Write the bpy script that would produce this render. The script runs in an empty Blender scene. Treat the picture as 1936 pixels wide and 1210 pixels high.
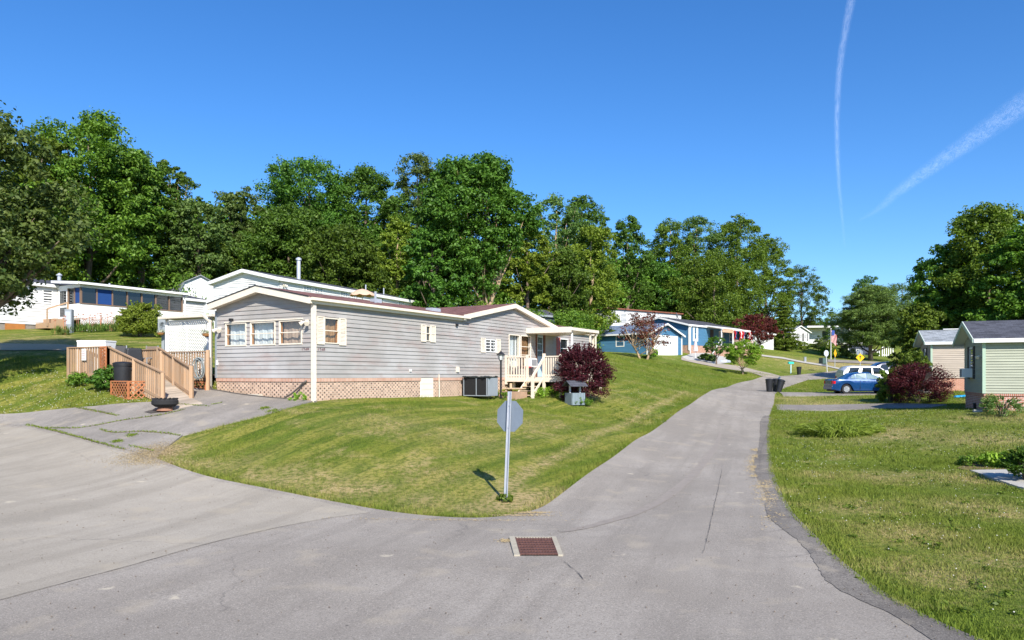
import bpy, bmesh, math, random
import numpy as np
from mathutils import Vector
R = math.radians
PI = math.pi
rnd = random.Random(7)
sc = bpy.context.scene
COL = sc.collection

# ------------------------------------------------------------------ camera, sky, sun
F = 1400.0; CX = 968.0; HY = 710.0; CAMZ = 2.5
cd = bpy.data.cameras.new('camera'); cam = bpy.data.objects.new('camera', cd); COL.objects.link(cam)
cam.location = (0, 0, CAMZ); cam.rotation_euler = (R(90), 0, 0)
cd.sensor_width = 36; cd.lens = F / 1936 * 36; cd.shift_y = (HY - 605) / 1936
cd.clip_start = 0.1; cd.clip_end = 20000
sc.camera = cam
SUN_AZ = 18.0; SUN_EL = 37.0
w = bpy.data.worlds.new('World'); sc.world = w; w.use_nodes = True
nt = w.node_tree; bg = nt.nodes['Background']
sky = nt.nodes.new('ShaderNodeTexSky'); sky.sky_type = 'NISHITA'; sky.sun_disc = False
sky.sun_elevation = R(SUN_EL); sky.sun_rotation = R(180 - SUN_AZ)
sky.altitude = 300; sky.air_density = 1.0; sky.dust_density = 0.5; sky.ozone_density = 4.0
hs_ = nt.nodes.new('ShaderNodeHueSaturation'); hs_.inputs['Saturation'].default_value = 1.22; hs_.inputs['Value'].default_value = 1.0
nt.links.new(sky.outputs[0], hs_.inputs['Color']); tint = nt.nodes.new('ShaderNodeMix'); tint.data_type = 'RGBA'; tint.blend_type = 'MULTIPLY'; tint.inputs[0].default_value = 1; tint.inputs[7].default_value = (0.77, 0.91, 1.08, 1); nt.links.new(hs_.outputs[0], tint.inputs[6]); nt.links.new(tint.outputs[2], bg.inputs[0]); bg.inputs[1].default_value = 0.11
sd = bpy.data.lights.new('sun', 'SUN'); sun = bpy.data.objects.new('sun', sd); COL.objects.link(sun)
sd.energy = 4.6; sd.angle = R(0.5); sd.color = (1.0, 0.94, 0.84)
sdir = Vector((math.sin(R(SUN_AZ)) * math.cos(R(SUN_EL)), -math.cos(R(SUN_AZ)) * math.cos(R(SUN_EL)), math.sin(R(SUN_EL))))
sun.rotation_euler = sdir.to_track_quat('Z', 'Y').to_euler()
sun.location = (10, -20, 30)
vs = sc.view_settings
sc.display_settings.display_device = 'sRGB'
vs.view_transform = 'Standard'; vs.look = 'None'; vs.gamma = 1; vs.exposure = 0.7; vs.use_curve_mapping = False
try:
    sc.cycles.max_bounces = 8; sc.cycles.transparent_max_bounces = 16
except Exception: pass

# ------------------------------------------------------------------ object helpers
def link(o, parent=None):
    COL.objects.link(o)
    if parent is not None: o.parent = parent
    return o
def tag(o, label=None, cat=None, group=None, kind=None):
    if label: o['label'] = label
    if cat: o['category'] = cat
    if group: o['group'] = group
    if kind: o['kind'] = kind
    return o
def thing(name, label, cat, loc=(0, 0, 0), rz=0.0, group=None):
    o = bpy.data.objects.new(name, None); link(o)
    o.empty_display_size = 0.3
    o.location = loc; o.rotation_euler = (0, 0, rz)
    return tag(o, label, cat, group)
def copy_tree(o, parent=None):
    c = o.copy(); COL.objects.link(c)
    if parent is not None: c.parent = parent
    for ch in list(o.children): copy_tree(ch, c)
    return c
def V(*a): return Vector(a)

class MB:
    def __init__(s): s.v = []; s.f = []; s.uvs = None
    def add(s, vs_, fs):
        b = len(s.v); s.v += [tuple(p) for p in vs_]; s.f += [tuple(i + b for i in f) for f in fs]; return s
    def quad(s, a, b, c, d): return s.add([a, b, c, d], [(0, 1, 2, 3)])
    def hexa(s, p):  # p: 8 points, bottom 4 ccw then top 4
        return s.add(p, [(3, 2, 1, 0), (4, 5, 6, 7), (0, 1, 5, 4), (1, 2, 6, 5), (2, 3, 7, 6), (3, 0, 4, 7)])
    def box(s, x0, y0, z0, x1, y1, z1):
        if x0 > x1: x0, x1 = x1, x0
        if y0 > y1: y0, y1 = y1, y0
        if z0 > z1: z0, z1 = z1, z0
        return s.hexa([(x0, y0, z0), (x1, y0, z0), (x1, y1, z0), (x0, y1, z0), (x0, y0, z1), (x1, y0, z1), (x1, y1, z1), (x0, y1, z1)])
    def beam(s, a, b, wd, ht, up=None):
        a = Vector(a); b = Vector(b); d = (b - a)
        if d.length < 1e-6: return s
        d.normalize(); u = Vector(up) if up else Vector((0, 0, 1))
        if abs(d.dot(u)) > 0.98: u = Vector((1, 0, 0))
        sd_ = d.cross(u).normalized(); u2 = sd_.cross(d).normalized()
        hw, hh = sd_ * wd / 2, u2 * ht / 2
        return s.hexa([a - hw - hh, b - hw - hh, b + hw - hh, a + hw - hh, a - hw + hh, b - hw + hh, b + hw + hh, a + hw + hh][:8])
    def tube(s, path, rad, n=8, cap=True):
        path = [Vector(p) for p in path]
        if not isinstance(rad, (list, tuple)): rad = [rad] * len(path)
        rings = []; prev = None
        for i, p in enumerate(path):
            d = (path[min(i + 1, len(path) - 1)] - path[max(i - 1, 0)])
            if d.length < 1e-9: d = Vector((0, 0, 1))
            d.normalize()
            if prev is None:
                a = Vector((1, 0, 0)) if abs(d.x) < 0.9 else Vector((0, 1, 0))
                u = d.cross(a).normalized()
            else:
                u = (prev - d * prev.dot(d)).normalized()
            prev = u; w_ = d.cross(u)
            rings.append([p + (u * math.cos(2 * PI * k / n) + w_ * math.sin(2 * PI * k / n)) * rad[i] for k in range(n)])
        b = len(s.v)
        for r in rings: s.v += [tuple(q) for q in r]
        for i in range(len(rings) - 1):
            for k in range(n):
                s.f.append((b + i * n + k, b + i * n + (k + 1) % n, b + (i + 1) * n + (k + 1) % n, b + (i + 1) * n + k))
        if cap:
            s.f.append(tuple(b + k for k in range(n))[::-1]); e = b + (len(rings) - 1) * n
            s.f.append(tuple(e + k for k in range(n)))
        return s
    def lathe(s, prof, c=(0, 0, 0), n=16, axis='z'):
        b = len(s.v)
        for r, z in prof:
            for k in range(n):
                a = 2 * PI * k / n; x, y = r * math.cos(a), r * math.sin(a)
                if axis == 'z': s.v.append((c[0] + x, c[1] + y, c[2] + z))
                elif axis == 'y': s.v.append((c[0] + x, c[1] + z, c[2] + y))
                else: s.v.append((c[0] + z, c[1] + x, c[2] + y))
        for i in range(len(prof) - 1):
            for k in range(n):
                s.f.append((b + i * n + k, b + i * n + (k + 1) % n, b + (i + 1) * n + (k + 1) % n, b + (i + 1) * n + k))
        s.f.append(tuple(b + k for k in range(n))[::-1]); e = b + (len(prof) - 1) * n
        s.f.append(tuple(e + k for k in range(n)))
        return s
    def prism(s, poly, vec):
        n = len(poly); vec = Vector(vec); a = [Vector(p) for p in poly]; c = [p + vec for p in a]
        return s.add(a + c, [tuple(range(n))[::-1], tuple(range(n, 2 * n))] + [(i, (i + 1) % n, n + (i + 1) % n, n + i) for i in range(n)])
    def blob(s, c, r, n=10, m=7, jit=0.0, rr=None):
        rr = rr or rnd; prof = []
        b = len(s.v)
        for i in range(m + 1):
            t = PI * i / m
            for k in range(n):
                a = 2 * PI * k / n; j = 1 + rr.uniform(-jit, jit)
                s.v.append((c[0] + r[0] * math.sin(t) * math.cos(a) * j, c[1] + r[1] * math.sin(t) * math.sin(a) * j, c[2] + r[2] * math.cos(t) * j))
        for i in range(m):
            for k in range(n):
                s.f.append((b + i * n + k, b + (i + 1) * n + k, b + (i + 1) * n + (k + 1) % n, b + i * n + (k + 1) % n))
        return s
    def build(s, name, m, parent=None, smooth=False, off=None, bevel=0, fixn=True):
        me = bpy.data.meshes.new(name)
        v = s.v
        if off is not None: v = [(p[0] - off[0], p[1] - off[1], p[2] - off[2]) for p in v]
        me.from_pydata(v, [], s.f)
        if fixn:
            bm = bmesh.new(); bm.from_mesh(me); bmesh.ops.recalc_face_normals(bm, faces=bm.faces); bm.to_mesh(me); bm.free()
        uvbox(me)
        if m is not None: me.materials.append(m)
        if smooth: me.shade_smooth()
        o = bpy.data.objects.new(name, me); link(o, parent)
        if bevel:
            md = o.modifiers.new('bevel', 'BEVEL'); md.width = bevel; md.segments = 2; md.limit_method = 'ANGLE'; md.angle_limit = R(40)
        return o
def uvbox(me):
    nl = len(me.loops)
    if nl == 0: return
    co = np.empty(len(me.vertices) * 3, 'f'); me.vertices.foreach_get('co', co); co = co.reshape(-1, 3)
    li = np.empty(nl, 'i'); me.loops.foreach_get('vertex_index', li)
    npoly = len(me.polygons); no = np.empty(npoly * 3, 'f'); me.polygons.foreach_get('normal', no); no = np.abs(no.reshape(-1, 3))
    lt = np.empty(npoly, 'i'); me.polygons.foreach_get('loop_total', lt)
    nn = np.repeat(no, lt, axis=0); p = co[li]
    ax = np.argmax(nn * np.array([1, 1, 1.0]), axis=1)
    u = np.where(ax == 0, p[:, 1], p[:, 0]); v_ = np.where(ax == 2, p[:, 1], p[:, 2])
    uv = me.uv_layers.new(name='UVMap'); uv.data.foreach_set('uv', np.stack([u, v_], 1).astype('f').ravel())

# ------------------------------------------------------------------ materials
class NT:
    def __init__(s, name):
        s.m = bpy.data.materials.new(name); s.m.use_nodes = True; s.t = s.m.node_tree
        s.b = s.t.nodes['Principled BSDF']; s.out = s.t.nodes['Material Output']
    def n(s, typ, **kw):
        nd = s.t.nodes.new(typ)
        for k, v in kw.items():
            if k.startswith('i_'): nd.inputs[k[2:].replace('_', ' ')].default_value = v
            else: setattr(nd, k, v)
        return nd
    def l(s, a, b): s.t.links.new(a, b)
    def coord(s, kind='Object', scale=(1, 1, 1), rot=(0, 0, 0)):
        tc = s.n('ShaderNodeTexCoord'); mp = s.n('ShaderNodeMapping'); mp.inputs['Scale'].default_value = scale; mp.inputs['Rotation'].default_value = rot
        s.l(tc.outputs[kind], mp.inputs[0]); return mp.outputs[0]
    def pos(s, scale=(1, 1, 1), rot=(0, 0, 0)):
        g = s.n('ShaderNodeNewGeometry'); m0 = s.n('ShaderNodeMapping'); m0.inputs['Rotation'].default_value = rot
        mp = s.n('ShaderNodeMapping'); mp.inputs['Scale'].default_value = scale
        s.l(g.outputs['Position'], m0.inputs[0]); s.l(m0.outputs[0], mp.inputs[0]); return mp.outputs[0]
    def noise(s, vec, scale, detail=4, rough=0.55, dist=0.0):
        n_ = s.n('ShaderNodeTexNoise'); n_.inputs['Scale'].default_value = scale; n_.inputs['Detail'].default_value = detail
        n_.inputs['Roughness'].default_value = rough; n_.inputs['Distortion'].default_value = dist
        if vec is not None: s.l(vec, n_.inputs['Vector'])
        return n_.outputs[0]
    def ramp(s, fac, stops):
        r = s.n('ShaderNodeValToRGB'); e = r.color_ramp.elements
        while len(e) < len(stops): e.new(0.5)
        for i, (p, c) in enumerate(stops):
            e[i].position = p; e[i].color = (c, c, c, 1) if not isinstance(c, (tuple, list)) else (*c[:3], 1)
        s.l(fac, r.inputs[0]); return r.outputs[0]
    def mix(s, a, b, fac, mode='MIX'):
        m_ = s.n('ShaderNodeMix'); m_.data_type = 'RGBA'; m_.blend_type = mode; m_.clamp_factor = True
        for v, i in ((fac, 0), (a, 6), (b, 7)):
            if isinstance(v, (int, float)): m_.inputs[i].default_value = v
            elif isinstance(v, (tuple, list)): m_.inputs[i].default_value = (*v[:3], 1)
            else: s.l(v, m_.inputs[i])
        return m_.outputs[2]
    def math(s, op, a, b=None, c=None):
        m_ = s.n('ShaderNodeMath'); m_.operation = op
        for i, v in enumerate((a, b, c)):
            if v is None: continue
            if isinstance(v, (int, float)): m_.inputs[i].default_value = v
            else: s.l(v, m_.inputs[i])
        return m_.outputs[0]
    def bump(s, h, strength=0.3, dist=0.02):
        b = s.n('ShaderNodeBump'); b.inputs['Strength'].default_value = strength; b.inputs['Distance'].default_value = dist
        s.l(h, b.inputs['Height']); s.l(b.outputs[0], s.b.inputs['Normal'])
    def fin(s, col=None, rough=0.7, metal=0.0, spec=0.5):
        if col is not None:
            if isinstance(col, (tuple, list)): s.b.inputs['Base Color'].default_value = (*col[:3], 1)
            else: s.l(col, s.b.inputs['Base Color'])
        if isinstance(rough, (int, float)): s.b.inputs['Roughness'].default_value = rough
        else: s.l(rough, s.b.inputs['Roughness'])
        s.b.inputs['Metallic'].default_value = metal
        s.b.inputs['Specular IOR Level'].default_value = spec
        return s.m
def mul(c, k): return tuple(max(0, min(1, x * k)) for x in c[:3])
def M(name, c, rough=0.6, var=0.15, scale=3.0, bump=0.0, metal=0.0, spec=0.4, dirt=None, dirtamt=0.3):
    t = NT(name); v = t.coord('Object')
    n1 = t.noise(v, scale, 5, 0.6); n2 = t.noise(v, scale * 9, 4, 0.6)
    f = t.ramp(n1, [(0.3, 0.0), (0.7, 1.0)])
    col = t.mix(mul(c, 1 - var), mul(c, 1 + var), f)
    f2 = t.ramp(n2, [(0.35, 0.0), (0.65, 1.0)])
    col = t.mix(col, t.mix(mul(c, 1 - var), mul(c, 1 + var * 0.6), f2), 0.35)
    if dirt:
        n3 = t.noise(t.coord('Object', (1, 1, 0.35)), scale * 2.3, 6, 0.7)
        col = t.mix(col, dirt, t.math('MULTIPLY', t.ramp(n3, [(0.5, 0.0), (0.72, 1.0)]), dirtamt))
    if bump: t.bump(n2, bump, 0.01)
    return t.fin(col, rough, metal, spec)
def siding_mat(name, c, stain=None, amt=0.35, white=None):
    t = NT(name); uv = t.coord('UV', (0.55, 2.2, 1)); o = t.coord('Object')
    n1 = t.noise(uv, 1.2, 6, 0.65); n2 = t.noise(t.coord('UV', (1.0, 9.0, 1)), 1.5, 4, 0.6)
    col = t.mix(mul(c, 0.9), mul(c, 1.08), t.ramp(n1, [(0.35, 0.0), (0.65, 1.0)]))
    col = t.mix(col, mul(c, 0.8), t.math('MULTIPLY', t.ramp(n2, [(0.5, 0.0), (0.75, 1.0)]), 0.35))
    if white:
        n3 = t.noise(o, 0.45, 5, 0.6)
        col = t.mix(col, white, t.math('MULTIPLY', t.ramp(n3, [(0.45, 0.0), (0.68, 1.0)]), 0.6))
    if stain:
        n4 = t.noise(t.coord('UV', (0.7, 2.6, 1)), 0.9, 6, 0.7, 0.6)
        col = t.mix(col, stain, t.math('MULTIPLY', t.ramp(n4, [(0.5, 0.0), (0.7, 1.0)]), amt))
    return t.fin(col, 0.55, 0, 0.3)
def plank_mat(name, c, grey=(0.3, 0.28, 0.25), board=0.14, rough=0.8):
    t = NT(name); v = t.coord('Object', (6, 6, 1.2)); n1 = t.noise(v, 2.0, 6, 0.7, 0.8)
    i = t.n('ShaderNodeNewGeometry'); ri = i.outputs['Random Per Island']
    col = t.mix(mul(c, 0.7), mul(c, 1.25), ri)
    col = t.mix(col, grey, t.math('MULTIPLY', t.ramp(n1, [(0.42, 0.0), (0.7, 1.0)]), 0.5))
    t.bump(n1, 0.3, 0.004)
    return t.fin(col, rough, 0, 0.2)
def brick_mat(name, c1, c2, mortar, bw=0.2, bh=0.067, ms=0.008, bias=0.0):
    t = NT(name); v = t.coord('UV')
    b = t.n('ShaderNodeTexBrick'); t.l(v, b.inputs['Vector'])
    b.inputs['Color1'].default_value = (*c1, 1); b.inputs['Color2'].default_value = (*c2, 1); b.inputs['Mortar'].default_value = (*mortar, 1)
    b.inputs['Scale'].default_value = 1.0; b.inputs['Mortar Size'].default_value = ms; b.inputs['Brick Width'].default_value = bw
    b.inputs['Row Height'].default_value = bh; b.inputs['Bias'].default_value = bias; b.inputs['Mortar Smooth'].default_value = 0.1
    n = t.noise(t.coord('Object'), 2.5, 5, 0.6)
    col = t.mix(b.outputs[0], mul(c1, 0.6), t.math('MULTIPLY', t.ramp(n, [(0.45, 0.0), (0.75, 1.0)]), 0.3))
    inv = t.math('SUBTRACT', 1.0, b.outputs['Fac']); t.bump(inv, 0.5, 0.006)
    return t.fin(col, 0.85, 0, 0.2)
def dot_brick_mat(name, c, dark, mortar, soldier):
    # running courses where every second brick shows a dark header
    t = NT(name); tc = t.n('ShaderNodeTexCoord'); sp = t.n('ShaderNodeSeparateXYZ'); t.l(tc.outputs['UV'], sp.inputs[0])
    u, v = sp.outputs[0], sp.outputs[1]
    rv = t.math('DIVIDE', v, 0.069); row = t.math('FLOOR', rv); fv = t.math('FRACT', rv)
    x = t.math('ADD', t.math('DIVIDE', u, 0.19), t.math('MULTIPLY', row, 0.5)); fx = t.math('FRACT', x)
    fx = t.math('ABSOLUTE', fx)
    isd = t.math('LESS_THAN', fx, 0.42)
    cell = t.n('ShaderNodeCombineXYZ'); t.l(t.math('FLOOR', x), cell.inputs[0]); t.l(row, cell.inputs[1]); t.l(isd, cell.inputs[2])
    wn = t.n('ShaderNodeTexWhiteNoise'); t.l(cell.outputs[0], wn.inputs['Vector'])
    lc = t.mix(mul(c, 0.82), mul(c, 1.15), wn.outputs['Value'])
    dc = t.mix(dark, mul(c, 0.75), t.ramp(wn.outputs['Value'], [(0.3, 0.0), (0.9, 1.0)]))
    col = t.mix(lc, dc, isd)
    m1 = t.math('LESS_THAN', fv, 0.14); m2 = t.math('LESS_THAN', t.math('ABSOLUTE', t.math('SUBTRACT', fx, 0.42)), 0.03); m3 = t.math('LESS_THAN', fx, 0.04)
    mm = t.math('MAXIMUM', m1, t.math('MAXIMUM', m2, m3))
    col = t.mix(col, mortar, mm)
    n = t.noise(t.coord('Object'), 1.7, 5, 0.65)
    col = t.mix(col, mul(c, 0.55), t.math('MULTIPLY', t.ramp(n, [(0.45, 0.0), (0.8, 1.0)]), 0.35))
    t.bump(t.math('SUBTRACT', 1.0, mm), 0.5, 0.006)
    return t.fin(col, 0.85, 0, 0.2)
def shingle_mat(name, c, var=0.3):
    t = NT(name); v = t.coord('UV')
    b = t.n('ShaderNodeTexBrick'); t.l(v, b.inputs['Vector'])
    b.inputs['Color1'].default_value = (*mul(c, 1 - var), 1); b.inputs['Color2'].default_value = (*mul(c, 1 + var), 1); b.inputs['Mortar'].default_value = (*mul(c, 0.35), 1)
    b.inputs['Scale'].default_value = 1.0; b.inputs['Mortar Size'].default_value = 0.006; b.inputs['Brick Width'].default_value = 0.31; b.inputs['Row Height'].default_value = 0.14
    n = t.noise(t.coord('Object', (1, 1, 1)), 1.3, 6, 0.7); g = t.noise(t.coord('Object'), 60, 2, 0.5)
    col = t.mix(b.outputs[0], mul(c, 1.7), t.math('MULTIPLY', t.ramp(n, [(0.45, 0.0), (0.75, 1.0)]), 0.45))
    col = t.mix(col, mul(c, 0.5), t.math('MULTIPLY', t.ramp(g, [(0.5, 0.0), (0.65, 1.0)]), 0.3))
    t.bump(b.outputs['Fac'], 0.4, -0.006)
    return t.fin(col, 0.9, 0, 0.15)
def glass_mat(name, tint=(0.8, 0.86, 0.88), clear=0.75):
    t = NT(name); t.t.nodes.remove(t.b)
    gl = t.n('ShaderNodeBsdfGlossy'); gl.inputs['Roughness'].default_value = 0.03; gl.inputs['Color'].default_value = (0.9, 0.95, 1, 1)
    tr = t.n('ShaderNodeBsdfTransparent'); tr.inputs['Color'].default_value = (*tint, 1)
    df = t.n('ShaderNodeBsdfDiffuse'); df.inputs['Color'].default_value = (0.03, 0.035, 0.04, 1)
    m0 = t.n('ShaderNodeMixShader'); m0.inputs[0].default_value = clear; t.l(df.outputs[0], m0.inputs[1]); t.l(tr.outputs[0], m0.inputs[2])
    fr = t.n('ShaderNodeFresnel'); fr.inputs['IOR'].default_value = 1.6
    m1 = t.n('ShaderNodeMixShader'); ge = t.n('ShaderNodeNewGeometry'); t.l(t.math('MULTIPLY', t.math('MULTIPLY', fr.outputs[0], 1.4), t.math('SUBTRACT', 1.0, ge.outputs['Backfacing'])), m1.inputs[0]); t.l(m0.outputs[0], m1.inputs[1]); t.l(gl.outputs[0], m1.inputs[2])
    t.l(m1.outputs[0], t.out.inputs[0]); return t.m
def leaf_mat(name, dark, light, trans=0.35, hue=0.03, spec=0.25, twig=None):
    t = NT(name); g = t.n('ShaderNodeNewGeometry'); oi = t.n('ShaderNodeObjectInfo')
    col = t.mix(dark, light, t.ramp(g.outputs['Random Per Island'], [(0.05, 0.0), (0.95, 1.0)]))
    n = t.noise(t.pos(), 0.45, 3, 0.5)
    col = t.mix(col, light, t.math('MULTIPLY', t.ramp(n, [(0.4, 0.0), (0.7, 1.0)]), 0.35))
    hs = t.n('ShaderNodeHueSaturation'); t.l(col, hs.inputs['Color'])
    t.l(t.math('ADD', 0.5 - hue / 2, t.math('MULTIPLY', oi.outputs['Random'], hue)), hs.inputs['Hue'])
    t.l(t.math('ADD', 0.82, t.math('MULTIPLY', oi.outputs['Random'], 0.36)), hs.inputs['Value'])
    t.l(hs.outputs[0], t.b.inputs['Base Color']); t.b.inputs['Roughness'].default_value = 0.5; t.b.inputs['Specular IOR Level'].default_value = spec
    tl = t.n('ShaderNodeBsdfTranslucent'); t.l(t.mix(hs.outputs[0], (0.9, 1.0, 0.2), 1.0, 'MULTIPLY'), tl.inputs['Color'])
    mx = t.n('ShaderNodeMixShader'); mx.inputs[0].default_value = trans
    t.l(t.b.outputs[0], mx.inputs[1]); t.l(tl.outputs[0], mx.inputs[2]); t.l(mx.outputs[0], t.out.inputs[0])
    return t.m
def paint_mat(name, c, rough=0.25):
    t = NT(name); t.fin(c, rough, 0.2, 0.5)
    t.b.inputs['Coat Weight'].default_value = 0.8; t.b.inputs['Coat Roughness'].default_value = 0.05
    n = t.noise(t.coord('Object'), 6, 4); t.l(t.ramp(n, [(0.3, rough * 0.8), (0.8, rough * 1.5)]), t.b.inputs['Roughness']); return t.m
# ------------------------------------------------------------------ terrain
from mathutils.geometry import delaunay_2d_cdt
def un(px, py, D): return ((px - CX) / F * D, D, CAMZ + (HY - py) * D / F)
PTS = [(0,1210,7),(500,1210,7),(968,1210,7),(1450,1210,7),(1936,1210,7),(1012,1040,10.6),(500,1040,10.6),(0,1040,10.4),(0,900,16),(0,810,22.4),(0,785,24.3),
 (250,850,18.7),(310,865,18.4),(250,800,21.5),(300,770,23),(410,750,24.8),(592,758,23.4),(700,755,25.5),(860,751,30),(955,750,32),(1045,750,32.6),(1105,755,32.5),
 (600,800,20.3),(600,850,17.6),(600,940,14.6),(720,965,13.8),(450,905,16.1),(955,950,14.7),(955,900,16.4),(955,850,19),(955,800,23.5),(1080,800,25),(1085,918,16.3),(1150,871,20.2),
 (1150,840,22.3),(1220,823,26),(1220,780,32),(1300,768,36.5),(1436,820,28.8),(1432,850,24.2),(1445,900,18.3),(1455,785,36),(1462,765,43),(1345,739,47),(1465,742,52),(1420,718,66),(1480,713,72),
 (1497,708,80),(1570,704,84),(1150,700,45),(1130,745,34),(1200,722,42),(1300,722,55),(1224,670,80),(1150,672,70),(1300,672,86),(1345,670,90),(1400,704,70),(1300,692,75),
 (1400,665,97),(1450,690,90),(1480,665,110),(1515,652,130),(1560,690,90),(1625,690,90),(1640,682,105),(1670,672,120),(1700,650,150),(1560,660,122),
 (1936,950,14),(1936,900,17),(1936,850,21.4),(1936,800,28),(1860,776,32),(1700,800,29.3),(1700,850,22.8),(1700,950,14.2),(1500,1000,12.05),(1780,770,38),(1620,757,43.2),
 (1740,757,41),(1560,745,48.5),(1700,745,48),(1800,738,48),(1600,736,56),(1650,724,68),(1936,740,48),(0,700,27.5),(200,742,25.3),(100,770,24.2),(0,740,25.6),(0,660,32),(130,660,32),
 (0,640,36),(0,615,42),(155,624,41),(130,724,27),(205,724,26),(300,636,40),(388,620,48)]
RAW = [(-12,33,3.0),(-6,40,3.2),(5,50,3.4),(-14.5,46,5.0),(-8,58,5.2),(-50,60,8),(-32,66,8.5),(-12,72,8.0),(-24.2,41.3,4.95),(-21,49,5.35),(8,97,7.6),(7.8,86,5.4),(25,112,9.0),(42,135,9),(9,110,10),
 (-100,150,12),(0,200,14),(110,200,11),(68,150,9),(120,100,4),(66,62,3),(45,20,0.5),(-60,20,3),(-45,0,2),(0,-25,1.5),(45,-20,0.5),(0,0,0.9),(-12,0,0.6),(12,0,0.6),
 (-400,100,20),(-300,500,22),(0,700,20),(400,500,16),(500,0,8),(-400,-300,8),(300,-300,4),(0,-500,5)]
CP = np.array([un(*p) for p in PTS] + RAW, float)
def _phi(d2): return np.sqrt(d2 + 6.0)
_n = len(CP)
_K = _phi(((CP[:, None, :2] - CP[None, :, :2]) ** 2).sum(-1))
_A = np.zeros((_n + 3, _n + 3)); _A[:_n, :_n] = _K - np.eye(_n) * 0.25
_A[:_n, _n] = 1; _A[:_n, _n + 1:] = CP[:, :2] / 100; _A[_n:, :_n] = _A[:_n, _n:].T
_W = np.linalg.solve(_A, np.concatenate([CP[:, 2], np.zeros(3)]))
def H(x, y):
    x = np.atleast_1d(np.asarray(x, float)); y = np.atleast_1d(np.asarray(y, float)); out = np.empty(x.size)
    xf, yf = x.ravel(), y.ravel()
    for s in range(0, x.size, 20000):
        a, b = xf[s:s + 20000], yf[s:s + 20000]
        k = _phi((a[:, None] - CP[None, :, 0]) ** 2 + (b[:, None] - CP[None, :, 1]) ** 2)
        out[s:s + 20000] = k @ _W[:_n] + _W[_n] + (_W[_n + 1] * a + _W[_n + 2] * b) / 100
    return out.reshape(x.shape)
def axis_list(lo, hi, step, far_lo, far_hi, g=1.13):
    a = list(np.arange(lo, hi + 1e-6, step)); s = step
    while a[-1] < far_hi: s *= g; a.append(a[-1] + s)
    s = step; b = []
    v = lo
    while v > far_lo: s *= g; v -= s; b.append(v)
    return np.array(b[::-1] + a)
GX = axis_list(-24, 30, 0.4, -900, 900); GY = axis_list(3, 64, 0.4, -500, 1400)
GXX, GYY = np.meshgrid(GX, GY); GZ = H(GXX, GYY)
def gz(x, y):  # height of the ground mesh itself (triangulated cells)
    x = np.atleast_1d(np.asarray(x, float)); y = np.atleast_1d(np.asarray(y, float))
    i = np.clip(np.searchsorted(GX, x, 'right') - 1, 0, len(GX) - 2); j = np.clip(np.searchsorted(GY, y, 'right') - 1, 0, len(GY) - 2)
    tx = (x - GX[i]) / (GX[i + 1] - GX[i]); ty = (y - GY[j]) / (GY[j + 1] - GY[j])
    z00, z10, z01, z11 = GZ[j, i], GZ[j, i + 1], GZ[j + 1, i], GZ[j + 1, i + 1]
    lo = z00 + (z10 - z00) * tx + (z11 - z10) * ty; hi = z00 + (z11 - z01) * tx + (z01 - z00) * ty
    return np.where(tx >= ty, lo, hi)
def g1(x, y): return float(gz(x, y)[0])
def at(px, D): # point on the ground in column px at depth D
    x = (px - CX) / F * D; return Vector((x, D, g1(x, D)))
_DD = np.concatenate([np.arange(4, 60, 0.05), np.arange(60, 400, 0.25)])
def hit(px, py):
    xs = (px - CX) / F * _DD; zr = CAMZ + (HY - py) * _DD / F; d = zr - gz(xs, _DD)
    k = np.argmax(d < 0) if (d < 0).any() else len(d) - 1
    if k > 0:
        t = d[k - 1] / (d[k - 1] - d[k] + 1e-9); D = _DD[k - 1] + t * (_DD[k] - _DD[k - 1])
    else: D = _DD[0]
    return ((px - CX) / F * D, D)
# lawn character: x = mowing stripes, y = dryness, z = clover
DRY = [(hit(430, 880), .8, .35), (hit(520, 900), .7, .5), (hit(730, 800), 1.2, .4), (hit(880, 830), 1.3, .35), (hit(1000, 800), 1.2, .4), (hit(800, 945), .6, .6), (hit(700, 925), .5, .7), (hit(1620, 960), .8, .6), (hit(1560, 900), .8, .5), (hit(1840, 960), 1, .6), (hit(1900, 1060), .8, .5), (hit(1700, 820), 2, .6), (hit(1850, 830), 2, .6), (hit(275, 862), 0.9, 1.1), (hit(300, 880), 0.4, 0.9), (hit(1000, 950), 0.9, 1.3), (hit(900, 962), 0.6, 0.7), (hit(640, 925), 0.9, 0.6), (hit(1320, 750), 1.2, 0.5), (hit(1480, 1000), 0.4, 1.1), (hit(1465, 930), 0.5, 0.9), (hit(1720, 1010), 0.8, 0.75), (hit(1790, 1090), 0.7, 0.6), (hit(1650, 900), 1.1, 0.5),
       (hit(1820, 905), 1.2, 0.5), (hit(1540, 765), 2.4, 0.6), (hit(1500, 755), 1.5, 0.6), (hit(50, 652), 2.5, 0.9), (hit(1120, 745), 1.0, 0.7), (hit(1650, 690), 6, 0.8), (hit(1590, 690), 6, 0.8),
       (hit(820, 900), 1.0, 0.35), (hit(560, 905), 0.7, 0.6), (hit(1900, 790), 2, 0.5), (hit(1640, 830), 1.5, 0.4), (hit(1560,800), 1, .4)]
_edge = [hit(*p) for p in [(1040, 960), (1100, 910), (1170, 862), (1230, 822), (1290, 780), (1340, 750)]]
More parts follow.
